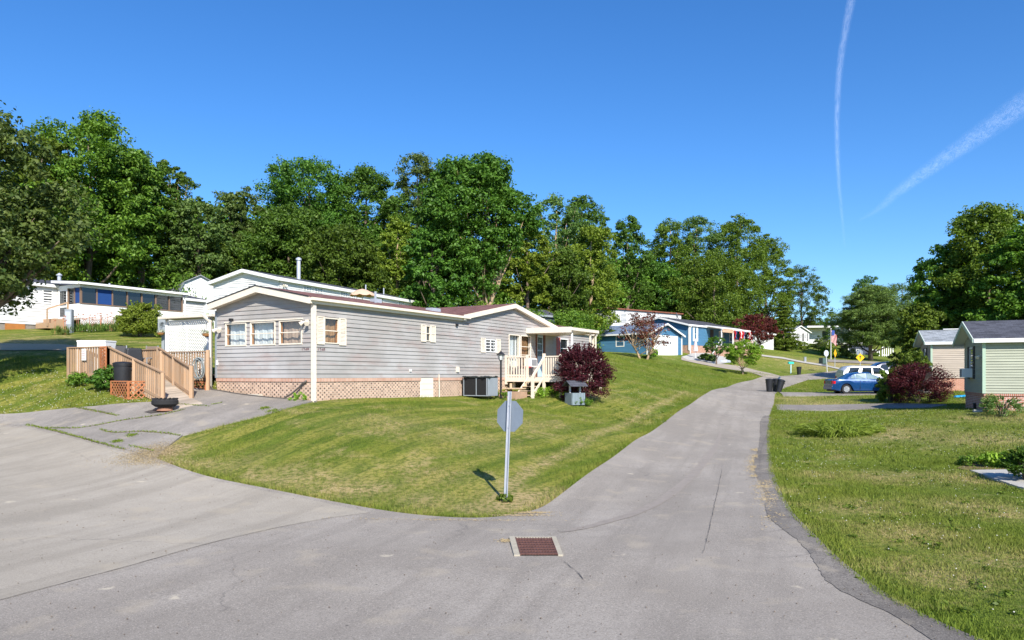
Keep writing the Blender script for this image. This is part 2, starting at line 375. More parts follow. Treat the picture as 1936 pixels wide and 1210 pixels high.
def lawn_attr(x, y):
    x = np.asarray(x, float); y = np.asarray(y, float)
    dry = np.zeros(x.shape)
    for (c, r_, a) in DRY: dry = np.maximum(dry, a * np.exp(-((x - c[0]) ** 2 + (y - c[1]) ** 2) / (r_ * r_)))
    # strip of scalped grass running parallel to the small road
    for k in range(len(_edge) - 1):
        a, b = np.array(_edge[k]), np.array(_edge[k + 1]); ab = b - a
        nrm = np.array([-ab[1], ab[0]]) / np.linalg.norm(ab); a = a + nrm * 1.25
        t = np.clip(((x - a[0]) * ab[0] + (y - a[1]) * ab[1]) / (ab @ ab), 0, 1)
        d = np.hypot(x - a[0] - t * ab[0], y - a[1] - t * ab[1]); dry = np.maximum(dry, 0.75 * np.exp(-(d / 0.15) ** 2))
    centre = (1 / (1 + np.exp(-((4.6 + (y - 14) * 0.2) - x) * 3)))
    stripes = centre * (1 / (1 + np.exp((y - 42) / 3)))
    clover = (1 / (1 + np.exp(-(x - 5.2) * 2))) * (1 / (1 + np.exp((y - 44) / 3)))
    clover = np.maximum(clover, np.exp(-((x + 13) ** 2 / 30 + (y - 25) ** 2 / 4)))
    return stripes, np.clip(dry, 0, 1), np.clip(clover, 0, 1)
def set_attr(me, x, y):
    a, b, c = lawn_attr(x, y)
    at_ = me.attributes.new('lawn', 'FLOAT_VECTOR', 'POINT')
    at_.data.foreach_set('vector', np.stack([a, b, c], 1).astype('f').ravel())
def grass_color(t, blades=False):
    P = t.pos()
    at_ = t.n('ShaderNodeAttribute'); at_.attribute_name = 'lawn'; sp = t.n('ShaderNodeSeparateXYZ'); t.l(at_.outputs['Vector'], sp.inputs[0])
    big = t.noise(P, 0.22, 4, 0.6); mid = t.noise(P, 1.1, 5, 0.65, 0.4); fine = t.noise(P, 9.0, 5, 0.7); vf = t.noise(P, 45.0, 3, 0.7)
    g = (0.10, 0.155, 0.016); yg = (0.2, 0.225, 0.032); straw = (0.5, 0.37, 0.19); dk = (0.06, 0.105, 0.014)
    col = t.mix(g, yg, t.ramp(big, [(0.42, 0.0), (0.58, 1.0)]))
    col = t.mix(col, (0.15, 0.20, 0.03), t.math('MULTIPLY', t.ramp(mid, [(0.43, 1.0), (0.54, 0.0)]), 0.75))
    # mowing stripes run up the slope, parallel to the long house
    spx = t.n('ShaderNodeSeparateXYZ'); t.l(P, spx.inputs[0])
    c = t.math('SUBTRACT', t.math('MULTIPLY', spx.outputs[0], 0.885), t.math('MULTIPLY', spx.outputs[1], 0.465))
    c = t.math('ADD', c, t.math('MULTIPLY', mid, 0.55))
    st = t.math('MULTIPLY_ADD', t.math('SINE', t.math('MULTIPLY', c, 5.6)), 0.5, 0.5)
    st2 = t.math('MULTIPLY_ADD', t.math('SINE', t.math('MULTIPLY', c, 2.3)), 0.5, 0.5)
    sm = t.noise(t.pos((0.885 * 1.0, 1, 1), (0, 0, R(27.7))), 1.0, 4, 0.6)
    stf = t.math('MULTIPLY', t.math('MULTIPLY', t.math('ADD', t.math('MULTIPLY', st, 0.6), t.math('MULTIPLY', st2, 0.4)), sp.outputs[0]), 0.75)
    stf = t.math('MULTIPLY', t.ramp(stf, [(0.22, 0.0), (0.44, 1.0)]), t.ramp(t.noise(P, 0.6, 4), [(0.4, 0.35), (0.58, 0.95)]))
    col = t.mix(col, (0.35, 0.315, 0.075), stf)
    strk = t.noise(t.pos((5.0, 0.45, 1), (0, 0, R(27.7))), 1.0, 4, 0.65)
    col = t.mix(col, dk, t.math('MULTIPLY', t.math('MULTIPLY', t.ramp(strk, [(0.5, 0.0), (0.6, 1.0)]), sp.outputs[0]), 0.7))
    # dry patches
    dn = t.math('ADD', t.math('MULTIPLY', sp.outputs[1], 1.3), t.math('MULTIPLY', t.ramp(t.noise(P, 0.75, 6, 0.7, 0.5), [(0.53, 0.0), (0.66, 0.7)]), 1.0))
    dn = t.math('MULTIPLY', dn, t.ramp(fine, [(0.38, 0.5), (0.56, 1.0)]))
    col = t.mix(col, straw, dn)
    col = t.mix(col, dk, t.math('MULTIPLY', t.ramp(fine, [(0.42, 1.0), (0.54, 0.0)]), 0.65))
    col = t.mix(col, mul(yg, 1.6), t.math('MULTIPLY', t.ramp(vf, [(0.53, 0.0), (0.62, 1.0)]), 0.5))
    cl = t.math('MULTIPLY', t.ramp(t.noise(P, 13, 4, 0.8), [(0.6, 0.0), (0.68, 1.0)]), t.math('MULTIPLY', sp.outputs[2], t.ramp(t.noise(P, 0.5, 3), [(0.45, 0.0), (0.6, 0.5)])))
    col = t.mix(col, (0.5, 0.5, 0.36), cl)
    return col, fine, vf
t = NT('grass_ground'); col, fine, vf = grass_color(t)
t.bump(t.math('ADD', fine, vf), 0.9, 0.05); M_GRASS = t.fin(col, 0.9, 0, 0.1)
t = NT('grass_blade'); col, fine, vf = grass_color(t)
gi = t.n('ShaderNodeNewGeometry'); col = t.mix(col, (0.25, 0.33, 0.045), t.math('MULTIPLY', gi.outputs['Random Per Island'], 0.55))
t.l(col, t.b.inputs['Base Color']); t.b.inputs['Roughness'].default_value = 0.7; t.b.inputs['Specular IOR Level'].default_value = 0.15
tl = t.n('ShaderNodeBsdfTranslucent'); t.l(col, tl.inputs[0]); mx = t.n('ShaderNodeMixShader'); mx.inputs[0].default_value = 0.3
t.l(t.b.outputs[0], mx.inputs[1]); t.l(tl.outputs[0], mx.inputs[2]); t.l(mx.outputs[0], t.out.inputs[0]); M_BLADE = t.m

def np_mesh(name, co, faces, m, parent=None, smooth=False, loc=None):
    me = bpy.data.meshes.new(name); n = len(faces); k = faces.shape[1]
    me.vertices.add(len(co)); me.vertices.foreach_set('co', co.astype('f').ravel())
    me.loops.add(n * k); me.loops.foreach_set('vertex_index', faces.astype('i').ravel())
    me.polygons.add(n); me.polygons.foreach_set('loop_start', np.arange(0, n * k, k, dtype='i'))
    try: me.polygons.foreach_set('loop_total', np.full(n, k, 'i'))
    except Exception: pass
    me.update(calc_edges=True)
    if smooth: me.shade_smooth()
    me.materials.append(m)
    o = bpy.data.objects.new(name, me); link(o, parent)
    if loc is not None: o.location = loc
    return o
# ground sheet
nx, ny = len(GX), len(GY)
idx = np.arange(nx * ny).reshape(ny, nx)
a, b, c, d = idx[:-1, :-1].ravel(), idx[:-1, 1:].ravel(), idx[1:, 1:].ravel(), idx[1:, :-1].ravel()
tri = np.concatenate([np.stack([a, b, c], 1), np.stack([a, c, d], 1)])
ground = np_mesh('ground', np.stack([GXX.ravel(), GYY.ravel(), GZ.ravel()], 1), tri, M_GRASS, smooth=True)
set_attr(ground.data, GXX.ravel(), GYY.ravel()); tag(ground, kind='structure')

def drape(name, poly, off, m, parent=None, kind='structure', thick=0.0):
    """poly: list of (x, y); laid on the ground mesh, cut along its grid lines"""
    n_ = len(poly); rs = delaunay_2d_cdt([Vector((p[0], p[1])) for p in poly], [], [list(range(n_))], 1, 1e-4)
    bm = bmesh.new(); vs_ = [bm.verts.new((p.x, p.y, 0)) for p in rs[0]]
    for f in rs[2]: bm.faces.new([vs_[i] for i in f])
    xs = [p[0] for p in poly]; ys = [p[1] for p in poly]
    for gx in GX:
        if min(xs) < gx < max(xs):
            bmesh.ops.bisect_plane(bm, geom=bm.verts[:] + bm.edges[:] + bm.faces[:], plane_co=(gx, 0, 0), plane_no=(1, 0, 0))
    for gy in GY:
        if min(ys) < gy < max(ys):
            bmesh.ops.bisect_plane(bm, geom=bm.verts[:] + bm.edges[:] + bm.faces[:], plane_co=(0, gy, 0), plane_no=(0, 1, 0))
    bmesh.ops.remove_doubles(bm, verts=bm.verts, dist=1e-4)
    bmesh.ops.triangulate(bm, faces=bm.faces)
    x = np.array([v.co.x for v in bm.verts]); y = np.array([v.co.y for v in bm.verts]); z = gz(x, y)
    for v, q in zip(bm.verts, z): v.co.z = q + off
    bmesh.ops.recalc_face_normals(bm, faces=bm.faces)
    if sum(f.normal.z for f in bm.faces) < 0: bmesh.ops.reverse_faces(bm, faces=bm.faces)
    if thick:  # drop an edge skirt so that the sheet has a visible lip
        be = [e for e in bm.edges if e.is_boundary]
        r_ = bmesh.ops.extrude_edge_only(bm, edges=be)
        for v in [g for g in r_['geom'] if isinstance(g, bmesh.types.BMVert)]: v.co.z -= thick
    me = bpy.data.meshes.new(name); bm.to_mesh(me); bm.free(); me.materials.append(m)
    o = bpy.data.objects.new(name, me); link(o, parent)
    if kind: o['kind'] = kind
    return o
def dens(pts, step=0.6, jit=0.0, closed=True, seed=1):
    rr = random.Random(seed); out = []
    n = len(pts)
    for i in range(n if closed else n - 1):
        a, b = Vector(pts[i][:2]), Vector(pts[(i + 1) % n][:2]); L = (b - a).length; k = max(1, int(L / step))
        for j in range(k):
            p = a.lerp(b, j / k)
            if jit and j: p += Vector((rr.uniform(-jit, jit), rr.uniform(-jit, jit)))
            out.append((p.x, p.y))
    if not closed: out.append(tuple(pts[-1][:2]))
    return out
def smooth_line(pts, n=6):
    """Catmull-Rom through points"""
    P = [Vector((p[0], p[1])) for p in pts]; out = []
    for i in range(len(P) - 1):
        p0, p1, p2, p3 = P[max(i - 1, 0)], P[i], P[i + 1], P[min(i + 2, len(P) - 1)]
        for k in range(n):
            t_ = k / n
            q = 0.5 * ((2 * p1) + (p2 - p0) * t_ + (2 * p0 - 5 * p1 + 4 * p2 - p3) * t_ ** 2 + (3 * p1 - p0 - 3 * p2 + p3) * t_ ** 3)
            out.append((q.x, q.y))
    out.append((P[-1].x, P[-1].y)); return out
def ribbon(name, line, w, off, m, parent=None, jit=0.0, kind=None, seed=3, taper=True):
    rr = random.Random(seed); L = len(line); l_, r_ = [], []
    for i, p in enumerate(line):
        a = Vector(line[max(i - 1, 0)]); b = Vector(line[min(i + 1, L - 1)]); d = (b - a).normalized(); n = Vector((-d.y, d.x))
        k = math.sin(PI * (i + 0.15) / (L - 0.7)) ** 0.4 if taper else 1
        ww = w / 2 * max(k, 0.12)
        l_.append((p[0] + n.x * (ww + rr.uniform(-jit, jit)), p[1] + n.y * (ww + rr.uniform(-jit, jit))))
        r_.append((p[0] - n.x * (ww + rr.uniform(-jit, jit)), p[1] - n.y * (ww + rr.uniform(-jit, jit))))
    mb = MB(); P = l_ + r_; z = gz(np.array([p[0] for p in P]), np.array([p[1] for p in P]))
    mb.v = [(P[i][0], P[i][1], z[i] + off) for i in range(len(P))]
    mb.f = [(i, i + 1, L + i + 1, L + i) for i in range(L - 1)]
    o = mb.build(name, m, parent)
    if kind: o['kind'] = kind
    return o

# asphalt materials
def asphalt(name, c, tone2, agg=0.5, stain=0.35, patch=None):
    t = NT(name); P = t.pos()
    big = t.noise(P, 0.22, 5, 0.6); mid = t.noise(P, 1.6, 5, 0.7); ag = t.noise(P, 38, 3, 0.8); ag2 = t.noise(P, 60, 2, 0.7)
    col = t.mix(mul(c, 0.9), tone2, t.ramp(big, [(0.4, 0.0), (0.6, 1.0)]))
    col = t.mix(col, mul(c, 0.75), t.math('MULTIPLY', t.ramp(mid, [(0.5, 0.0), (0.66, 1.0)]), stain))
    # wheel tracks follow the road as long soft streaks
    sw = t.noise(t.pos((1.6, 0.12, 1), (0, 0, R(18))), 1.0, 4, 0.6)
    col = t.mix(col, mul(c, 0.78), t.math('MULTIPLY', t.ramp(sw, [(0.46, 0.0), (0.6, 1.0)]), 0.6))
    col = t.mix(col, mul(c, 0.5), t.math('MULTIPLY', t.ramp(ag, [(0.42, 1.0), (0.485, 0.0)]), agg))
    col = t.mix(col, mul(c, 1.9), t.math('MULTIPLY', t.ramp(ag2, [(0.55, 0.0), (0.62, 1.0)]), agg * 0.8))
    sand = t.noise(P, 1.3, 3, 0.5)
    col = t.mix(col, (0.42, 0.36, 0.27), t.math('MULTIPLY', t.ramp(sand, [(0.58, 0.0), (0.7, 1.0)]), 0.35))
    vo = t.n('ShaderNodeTexVoronoi'); vo.inputs['Scale'].default_value = 0.9; t.l(t.pos((1, 1, 0)), vo.inputs['Vector'])
    sp_ = t.math('MULTIPLY', t.ramp(vo.outputs['Distance'], [(0.06, 1.0), (0.1, 0.0)]), t.ramp(t.noise(P, 7, 2), [(0.45, 0.0), (0.55, 0.8)]))
    col = t.mix(col, (0.5, 0.44, 0.34), sp_)
    vd = t.n('ShaderNodeTexVoronoi'); vd.inputs['Scale'].default_value = 1.7; t.l(t.pos((1, 1, 0), (0, 0, 0.6)), vd.inputs['Vector'])
    col = t.mix(col, (0.05, 0.045, 0.04), t.ramp(vd.outputs['Distance'], [(0.018, 0.8), (0.03, 0.0)]))
    # hairline cracks
    vc = t.n('ShaderNodeTexVoronoi'); vc.feature = 'DISTANCE_TO_EDGE'; vc.inputs['Scale'].default_value = 0.22
    wob = t.n('ShaderNodeVectorMath'); wob.operation = 'MULTIPLY_ADD'; nn = t.n('ShaderNodeTexNoise'); nn.inputs['Scale'].default_value = 1.2; nn.inputs['Detail'].default_value = 6; t.l(P, nn.inputs['Vector'])
    t.l(nn.outputs[1], wob.inputs[0]); wob.inputs[1].default_value = (1.2, 1.2, 0); t.l(t.pos((1, 1, 0)), wob.inputs[2]); t.l(wob.outputs[0], vc.inputs['Vector'])
    crk = t.math('MULTIPLY', t.ramp(vc.outputs['Distance'], [(0.0, 1.0), (0.0045, 0.0)]), t.ramp(t.noise(P, 0.3, 3), [(0.5, 0.0), (0.58, 0.45)]))
    col = t.mix(col, (0.1, 0.092, 0.085), crk)
    t.bump(t.math('ADD', ag, t.math('MULTIPLY', ag2, 0.6)), 0.5, 0.006)
    return t.fin(col, 0.88, 0, 0.2)
M_ROAD = asphalt('road_asphalt', (0.29, 0.258, 0.22), (0.345, 0.31, 0.268))
M_ROAD2 = asphalt('pale_asphalt', (0.34, 0.302, 0.246), (0.38, 0.34, 0.282), 0.28, 0.25)
M_DRIVE = asphalt('drive_asphalt', (0.25, 0.226, 0.2), (0.32, 0.29, 0.258), 0.55, 0.5)
M_EDGE = asphalt('old_edge_asphalt', (0.17, 0.152, 0.132), (0.25, 0.225, 0.195), 0.8, 0.8)
M_SEAL = M('crack_sealant', (0.13, 0.115, 0.1), 0.8, 0.3, 8)
M_SKID = M('tyre_rubber_stain', (0.27, 0.235, 0.2), 0.85, 0.15, 6)
M_CONC = M('concrete', (0.42, 0.4, 0.36), 0.9, 0.15, 4, 0.3)
M_CONC_D = M('concrete_drive', (0.36, 0.31, 0.25), 0.9, 0.15, 1.2, 0.2)
M_GRAVEL = M('pale_gravel', (0.42, 0.41, 0.39), 0.95, 0.25, 6, 0.6)
M_SOIL = M('soil', (0.2, 0.12, 0.07), 0.95, 0.3, 6, 0.8)
M_SAND = M('sandy_soil', (0.42, 0.32, 0.2), 0.95, 0.2, 7, 0.6)

hp = lambda L: [hit(*p) for p in L]
def clean(pts, k=7):
    P = [Vector((p[0], p[1])) for p in pts]
    for _ in range(k): P = [P[0]] + [(P[i - 1] + P[i] * 2 + P[i + 1]) / 4 for i in range(1, len(P) - 1)] + [P[-1]]
    return [(p.x, p.y) for p in P]
LEFT_EDGE = clean(hp(smooth_line([(295, 868), (340, 886), (400, 905), (500, 925), (600, 945), (720, 967), (800, 977), (880, 982), (940, 980), (985, 973), (1022, 963), (1050, 945), (1085, 918), (1150, 871), (1220, 823), (1300, 768), (1345, 739)], 7))) + smooth_line(
    [at(1380, 56)[:2], at(1420, 65)[:2], at(1480, 74)[:2], at(1530, 82)[:2]] + [(42, 88), (52, 93), (70, 100)], 5)[1:]
RIGHT_EDGE = clean(hp(smooth_line([(1960, 1262), (1820, 1210), (1720, 1163), (1650, 1122), (1580, 1068), (1525, 1012), (1490, 975), (1468, 935), (1456, 900), (1450, 860), (1450, 820), (1455, 787)], 7))) + smooth_line(
    [at(1463, 43)[:2], at(1467, 50)[:2], at(1480, 56)[:2], at(1515, 66)[:2], at(1560, 74)[:2]] + [(40, 81), (52, 87), (70, 94)], 5)
ROAD_POLY = list(LEFT_EDGE) + list(RIGHT_EDGE)[::-1] + [(9, 3), (9, -14), (-60, -14), (-60, 20)] + hp([(-300, 806), (-100, 800), (0, 803), (60, 810), (130, 825), (210, 845)])
road = drape('road', ROAD_POLY, 0.03, M_ROAD, thick=0.06)
# paler older surface of the left arm, its joint running across the junction
JOINT = hp([(-60, 1165), (0, 1140), (130, 1105), (260, 1070), (400, 1030), (530, 1000), (620, 983), (700, 972)])
pale = drape('pale_road', JOINT + hp([(600, 951), (500, 931), (400, 911), (330, 888), (285, 872), (205, 850), (128, 829), (58, 814), (0, 807), (-100, 804), (-300, 810)]) + [(-60, 12), (-20, 6)], 0.034, M_ROAD2)
ribbon('road_joint', dens(smooth_line(JOINT, 5), .08, .012, False, 3), 0.009, 0.039, M_SKID, None, 0.004, 'structure')
driveway = drape('driveway', dens(hp([(-300, 806), (-100, 800), (0, 803), (60, 810), (130, 825), (210, 845), (295, 868), (312, 850), (345, 825), (440, 800), (500, 786), (560, 768), (600, 759)]) +
    [(-6.2, 23.35), (-10.3, 25.7), (-12.5, 26.2), (-13.2, 25.4)] + hp([(335, 757), (290, 762), (180, 770), (80, 779), (0, 785), (-120, 788), (-300, 790)]), 0.7, 0.03), 0.045, M_DRIVE, thick=0.05)
# dark crumbling asphalt lip along the right road edge
lip = []
re = [p for p in RIGHT_EDGE if 6 < p[1] < 40]
def offs(line, d):
    out = []
    for i, p in enumerate(line):
        a = Vector(line[max(i - 1, 0)]); b = Vector(line[min(i + 1, len(line) - 1)]); t_ = (b - a).normalized(); out.append((p[0] - t_.y * d, p[1] + t_.x * d))
    return out
rl = random.Random(5)
ind = offs(re, 0.38); inner = []
for i, p in enumerate(ind):
    k = min(1, (40 - p[1]) / 8) * (.8 + .2 * math.sin(i * .35)); q = re[i]; inner.append((q[0] + (p[0] - q[0]) * k + rl.uniform(-.012, .012), q[1] + (p[1] - q[1]) * k))
outer = offs(re, -0.1)
lipo = drape('road_edge', dens(inner, .07, .022, False, 3) + outer[::-1], 0.037, M_EDGE, thick=0.003)
for k, L in enumerate([[(1365, 890), (1357, 930), (1345, 985), (1335, 1030), (1326, 1058)], [(1066, 1066), (1092, 1088), (1104, 1103)], [(1462, 792), (1440, 850), (1437, 905)]]):
    ribbon('road_crack', dens(smooth_line(hp(L), 8), 0.06, 0.012, False, k), 0.009, 0.041, M_SEAL, None, 0.005, 'structure', k)
for k, (L, wd) in enumerate([([(1060, 1010), (1130, 995), (1230, 960), (1300, 910), (1350, 850), (1362, 820)], 0.22), ([(760, 1040), (850, 1048), (950, 1040)], 0.0), ([(300, 1100), (420, 1075), (500, 1070)], 0.0)]):
    if wd: ribbon('tyre_mark', smooth_line(hp(L), 6), wd, 0.037, M_SKID, None, 0.02, 'structure', k)
# second driveways and paths on the right and up the hill
D1P = [at(1466, 42.5)[:2], at(1470, 38.6)[:2], at(1600, 38.2)[:2], at(1760, 37.6)[:2], at(1790, 38.6)[:2], at(1700, 40.2)[:2], at(1600, 41.3)[:2], at(1520, 42.2)[:2]]
d1 = drape('side_driveway', dens(D1P, 1, 0.04), 0.05, M_DRIVE, thick=0.05)
D2P = [at(1474, 51.5)[:2], at(1480, 47.2)[:2], at(1560, 46.8)[:2], at(1760, 46.6)[:2], at(1760, 50.6)[:2], at(1560, 50.8)[:2]]
d2 = drape('side_driveway', dens(D2P, 1, 0.04), 0.05, M_DRIVE, thick=0.05)
d4 = drape('side_driveway', dens([at(1560, 64)[:2], at(1600, 61)[:2], at(1760, 60)[:2], at(1760, 67)[:2], at(1600, 68)[:2]], 2, 0.0), 0.045, M_DRIVE, thick=0.05)
gp = drape('gravel_pad', hp([(1288, 675), (1310, 668), (1345, 668), (1372, 676), (1380, 686), (1350, 690), (1335, 684), (1300, 681)]), 0.05, M_GRAVEL)
cp = drape('concrete_path', hp([(1288, 676), (1335, 685), (1400, 693), (1455, 706), (1475, 711)]) + hp([(1462, 715), (1440, 712), (1400, 702), (1340, 692), (1288, 681)]), 0.045, M_CONC_D)
up = drape('upper_path', hp([(1440, 671), (1480, 676), (1520, 684), (1560, 690), (1590, 697)]) + hp([(1590, 700), (1560, 693), (1520, 687), (1480, 679), (1440, 674)]), 0.06, M_CONC)
cross = drape('cross_street', [at(1565, 93)[:2], at(1640, 92)[:2], at(1760, 90)[:2], at(1760, 99)[:2], at(1640, 101)[:2], at(1565, 98)[:2]], 0.06, M_ROAD)
for o in (pale, d1, d2, d4, gp, cp, up, cross, lipo): pass
slab = drape('concrete_slab', hp([(1834, 893), (1900, 892), (2010, 893), (2010, 940), (1925, 925)]), 0.06, M_CONC, thick=0.06)
drape('soil_bed', dens(hp([(1808, 887), (1840, 878), (1900, 880), (1960, 884), (1960, 894), (1834, 892)]), 0.3, 0.04), 0.03, M_SOIL)
drape('dirt_track', dens(hp([(-100, 652), (0, 650), (120, 652), (150, 656), (120, 664), (0, 663), (-100, 664)]), 0.8, 0.15), 0.03, M_SAND)
drape('dark_patch', dens(hp([(272, 782), (300, 775), (335, 772), (338, 775), (315, 781), (285, 785)]), 0.2, 0.03), 0.052, M('dark_asphalt', (0.07, 0.066, 0.062), 0.5, 0.2, 4))  # darker, smoother patch laid on the driveway near the ramp foot
# ------------------------------------------------------------------ materials for things
WHITE = M('white_paint', (0.8, 0.8, 0.78), 0.45, 0.04, 3); CREAM = M('cream_trim', (0.76, 0.68, 0.56), 0.5, 0.06, 3, dirt=(0.4, 0.32, 0.22), dirtamt=0.25)
CREAM2 = M('cream_painted_wood', (0.74, 0.64, 0.52), 0.6, 0.08, 5, dirt=(0.4, 0.32, 0.25), dirtamt=0.3)
DARK = M('dark_metal', (0.02, 0.02, 0.022), 0.45, 0.2, 5); BLACKP = M('black_plastic', (0.018, 0.019, 0.022), 0.45, 0.25, 4, spec=0.5)
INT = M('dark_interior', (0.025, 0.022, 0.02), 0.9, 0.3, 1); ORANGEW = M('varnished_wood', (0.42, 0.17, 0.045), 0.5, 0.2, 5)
CURT = M('curtain_cloth', (0.72, 0.76, 0.76), 0.9, 0.1, 5); CURTB = M('beige_curtain', (0.5, 0.36, 0.27), 0.9, 0.15, 4)
GALV = M('galvanised_steel', (0.5, 0.53, 0.58), 0.45, 0.12, 10, metal=0.3); ALU = M('sign_back_aluminium', (0.2, 0.24, 0.29), 0.6, 0.12, 5, metal=0.0)
GREYP = M('grey_enamel', (0.27, 0.3, 0.33), 0.5, 0.1, 3)
GLASS = glass_mat('window_glass', (0.97, 0.98, 0.98), 0.94); GLASSD = glass_mat('dark_window_glass', (0.5, 0.55, 0.6), 0.3)
SID_MAIN = siding_mat('weathered_grey_siding', (0.345, 0.325, 0.305), (0.34, 0.25, 0.225), 0.7, (0.5, 0.49, 0.485))
SID_WHITE = siding_mat('white_siding', (0.68, 0.68, 0.67)); SID_BLUE = siding_mat('blue_siding', (0.07, 0.195, 0.33)); SID_GREEN = siding_mat('sage_siding', (0.355, 0.37, 0.285))
SID_TAN = siding_mat('tan_siding', (0.44, 0.37, 0.3)); TR_GREEN = M('sage_trim', (0.4, 0.52, 0.4), 0.5, 0.05, 3)
BRK_MAIN = dot_brick_mat('peach_brick_skirt', (0.58, 0.40, 0.29), (0.13, 0.08, 0.06), (0.6, 0.5, 0.41), None)
BRK_RED = brick_mat('red_brick', (0.38, 0.13, 0.08), (0.5, 0.24, 0.18), (0.62, 0.55, 0.48), 0.21, 0.075, 0.011)
BRK_SOLD = brick_mat('soldier_course', (0.48, 0.24, 0.16), (0.58, 0.34, 0.24), (0.6, 0.5, 0.42), 0.065, 0.4, 0.01)
BRK_ORNG = brick_mat('orange_brick', (0.48, 0.2, 0.13), (0.55, 0.26, 0.18), (0.55, 0.42, 0.33), 0.21, 0.075, 0.01)
STONE = M('mixed_stone', (0.42, 0.24, 0.17), 0.9, 0.5, 4, 0.8, dirt=(0.6, 0.52, 0.42), dirtamt=0.8)
SH_RED = shingle_mat('red_shingles', (0.185, 0.095, 0.085)); SH_DARK = shingle_mat('charcoal_shingles', (0.075, 0.078, 0.095)); SH_GREY = shingle_mat('grey_shingles', (0.26, 0.28, 0.3)); SH_BLUE = shingle_mat('blue_grey_shingles', (0.15, 0.2, 0.3))
WOOD = plank_mat('treated_wood', (0.42, 0.265, 0.155), (0.3, 0.27, 0.23)); WOODG = plank_mat('grey_weathered_wood', (0.40, 0.33, 0.26)); WOODO = plank_mat('orange_lattice', (0.42, 0.15, 0.06), (0.33, 0.2, 0.13))
TREADW = plank_mat('worn_step_wood', (0.55, 0.42, 0.27))

# ------------------------------------------------------------------ wall builders (local frames)
class Wall:
    """u runs along the wall, n points outwards, z up"""
    def __init__(s, o, u, n): s.o = Vector(o); s.u = Vector(u); s.n = Vector(n)
    def p(s, u, z, d=0.0): return s.o + s.u * u + s.n * d + Vector((0, 0, z))
    def box(s, mb, u0, u1, z0, z1, d0, d1):
        return mb.hexa([s.p(u0, z0, d0), s.p(u1, z0, d0), s.p(u1, z0, d1), s.p(u0, z0, d1), s.p(u0, z1, d0), s.p(u1, z1, d0), s.p(u1, z1, d1), s.p(u0, z1, d1)])
def siding(name, W, U0, U1, z0, zt, m, parent, lap=0.13, dep=0.028, openings=(), apex=None):
    """clapboards from z0 to zt (eaves); apex=(u, z) adds a gable above; each board stands proud at its lower edge"""
    mb = MB(); ztop = apex[1] if apex else zt; z = z0
    def span(q):
        if q <= zt or not apex: return U0, U1
        f = (q - zt) / (apex[1] - zt); return U0 + (apex[0] - U0) * f, U1 + (apex[0] - U1) * f
    dep0 = dep; rj = random.Random(int(abs(U1 * 97 + z0 * 31)))
    while z < ztop - 1e-4:
        dep = dep0 * rj.uniform(.7, 1.3)
        zb = min(z + lap, ztop); cuts = [z, zb] + [q for o in openings for q in (o[2], o[3]) if z < q < zb]
        if z < zt < zb: cuts.append(zt)
        cuts = sorted(set(cuts))
        for a, b in zip(cuts[:-1], cuts[1:]):
            iv = [(U0, U1)]; mid = (a + b) / 2
            for o in openings:
                if o[2] < mid < o[3]:
                    nv = []
                    for (l, r) in iv:
                        if o[0] > l: nv.append((l, min(r, o[0])))
                        if o[1] < r: nv.append((max(l, o[1]), r))
                    iv = [q for q in nv if q[1] - q[0] > 1e-4]
            sa, sb = span(a + 1e-6), span(b - 1e-6); da = dep * (1 - (a - z) / lap); db = dep * (1 - (b - z) / lap)
            for (l, r) in iv:
                la, ra = max(l, sa[0]), min(r, sa[1]); lb, rb = max(l, sb[0]), min(r, sb[1])
                if ra - la < 1e-3: continue
                rb = max(rb, lb)
                mb.quad(W.p(la, a, da), W.p(ra, a, da), W.p(rb, b, db), W.p(lb, b, db))
                if a == z: mb.quad(W.p(la, a, 0), W.p(ra, a, 0), W.p(ra, a, da), W.p(la, a, da))
        z += lap
    return mb.build(name, m, parent)
def frame_mb(W, u0, u1, z0, z1, t, d0, d1, mb=None, bars_h=(), bars_v=(), bt=0.03):
    mb = mb or MB()
    W.box(mb, u0, u1, z0, z0 + t, d0, d1); W.box(mb, u0, u1, z1 - t, z1, d0, d1)
    W.box(mb, u0, u0 + t, z0 + t, z1 - t, d0, d1); W.box(mb, u1 - t, u1, z0 + t, z1 - t, d0, d1)
    for q in bars_h: W.box(mb, u0 + t, u1 - t, q - bt / 2, q + bt / 2, d0 + 0.004, d1 - 0.006)
    for q in bars_v: W.box(mb, q - bt / 2, q + bt / 2, z0 + t, z1 - t, d0 + 0.004, d1 - 0.004)
    return mb
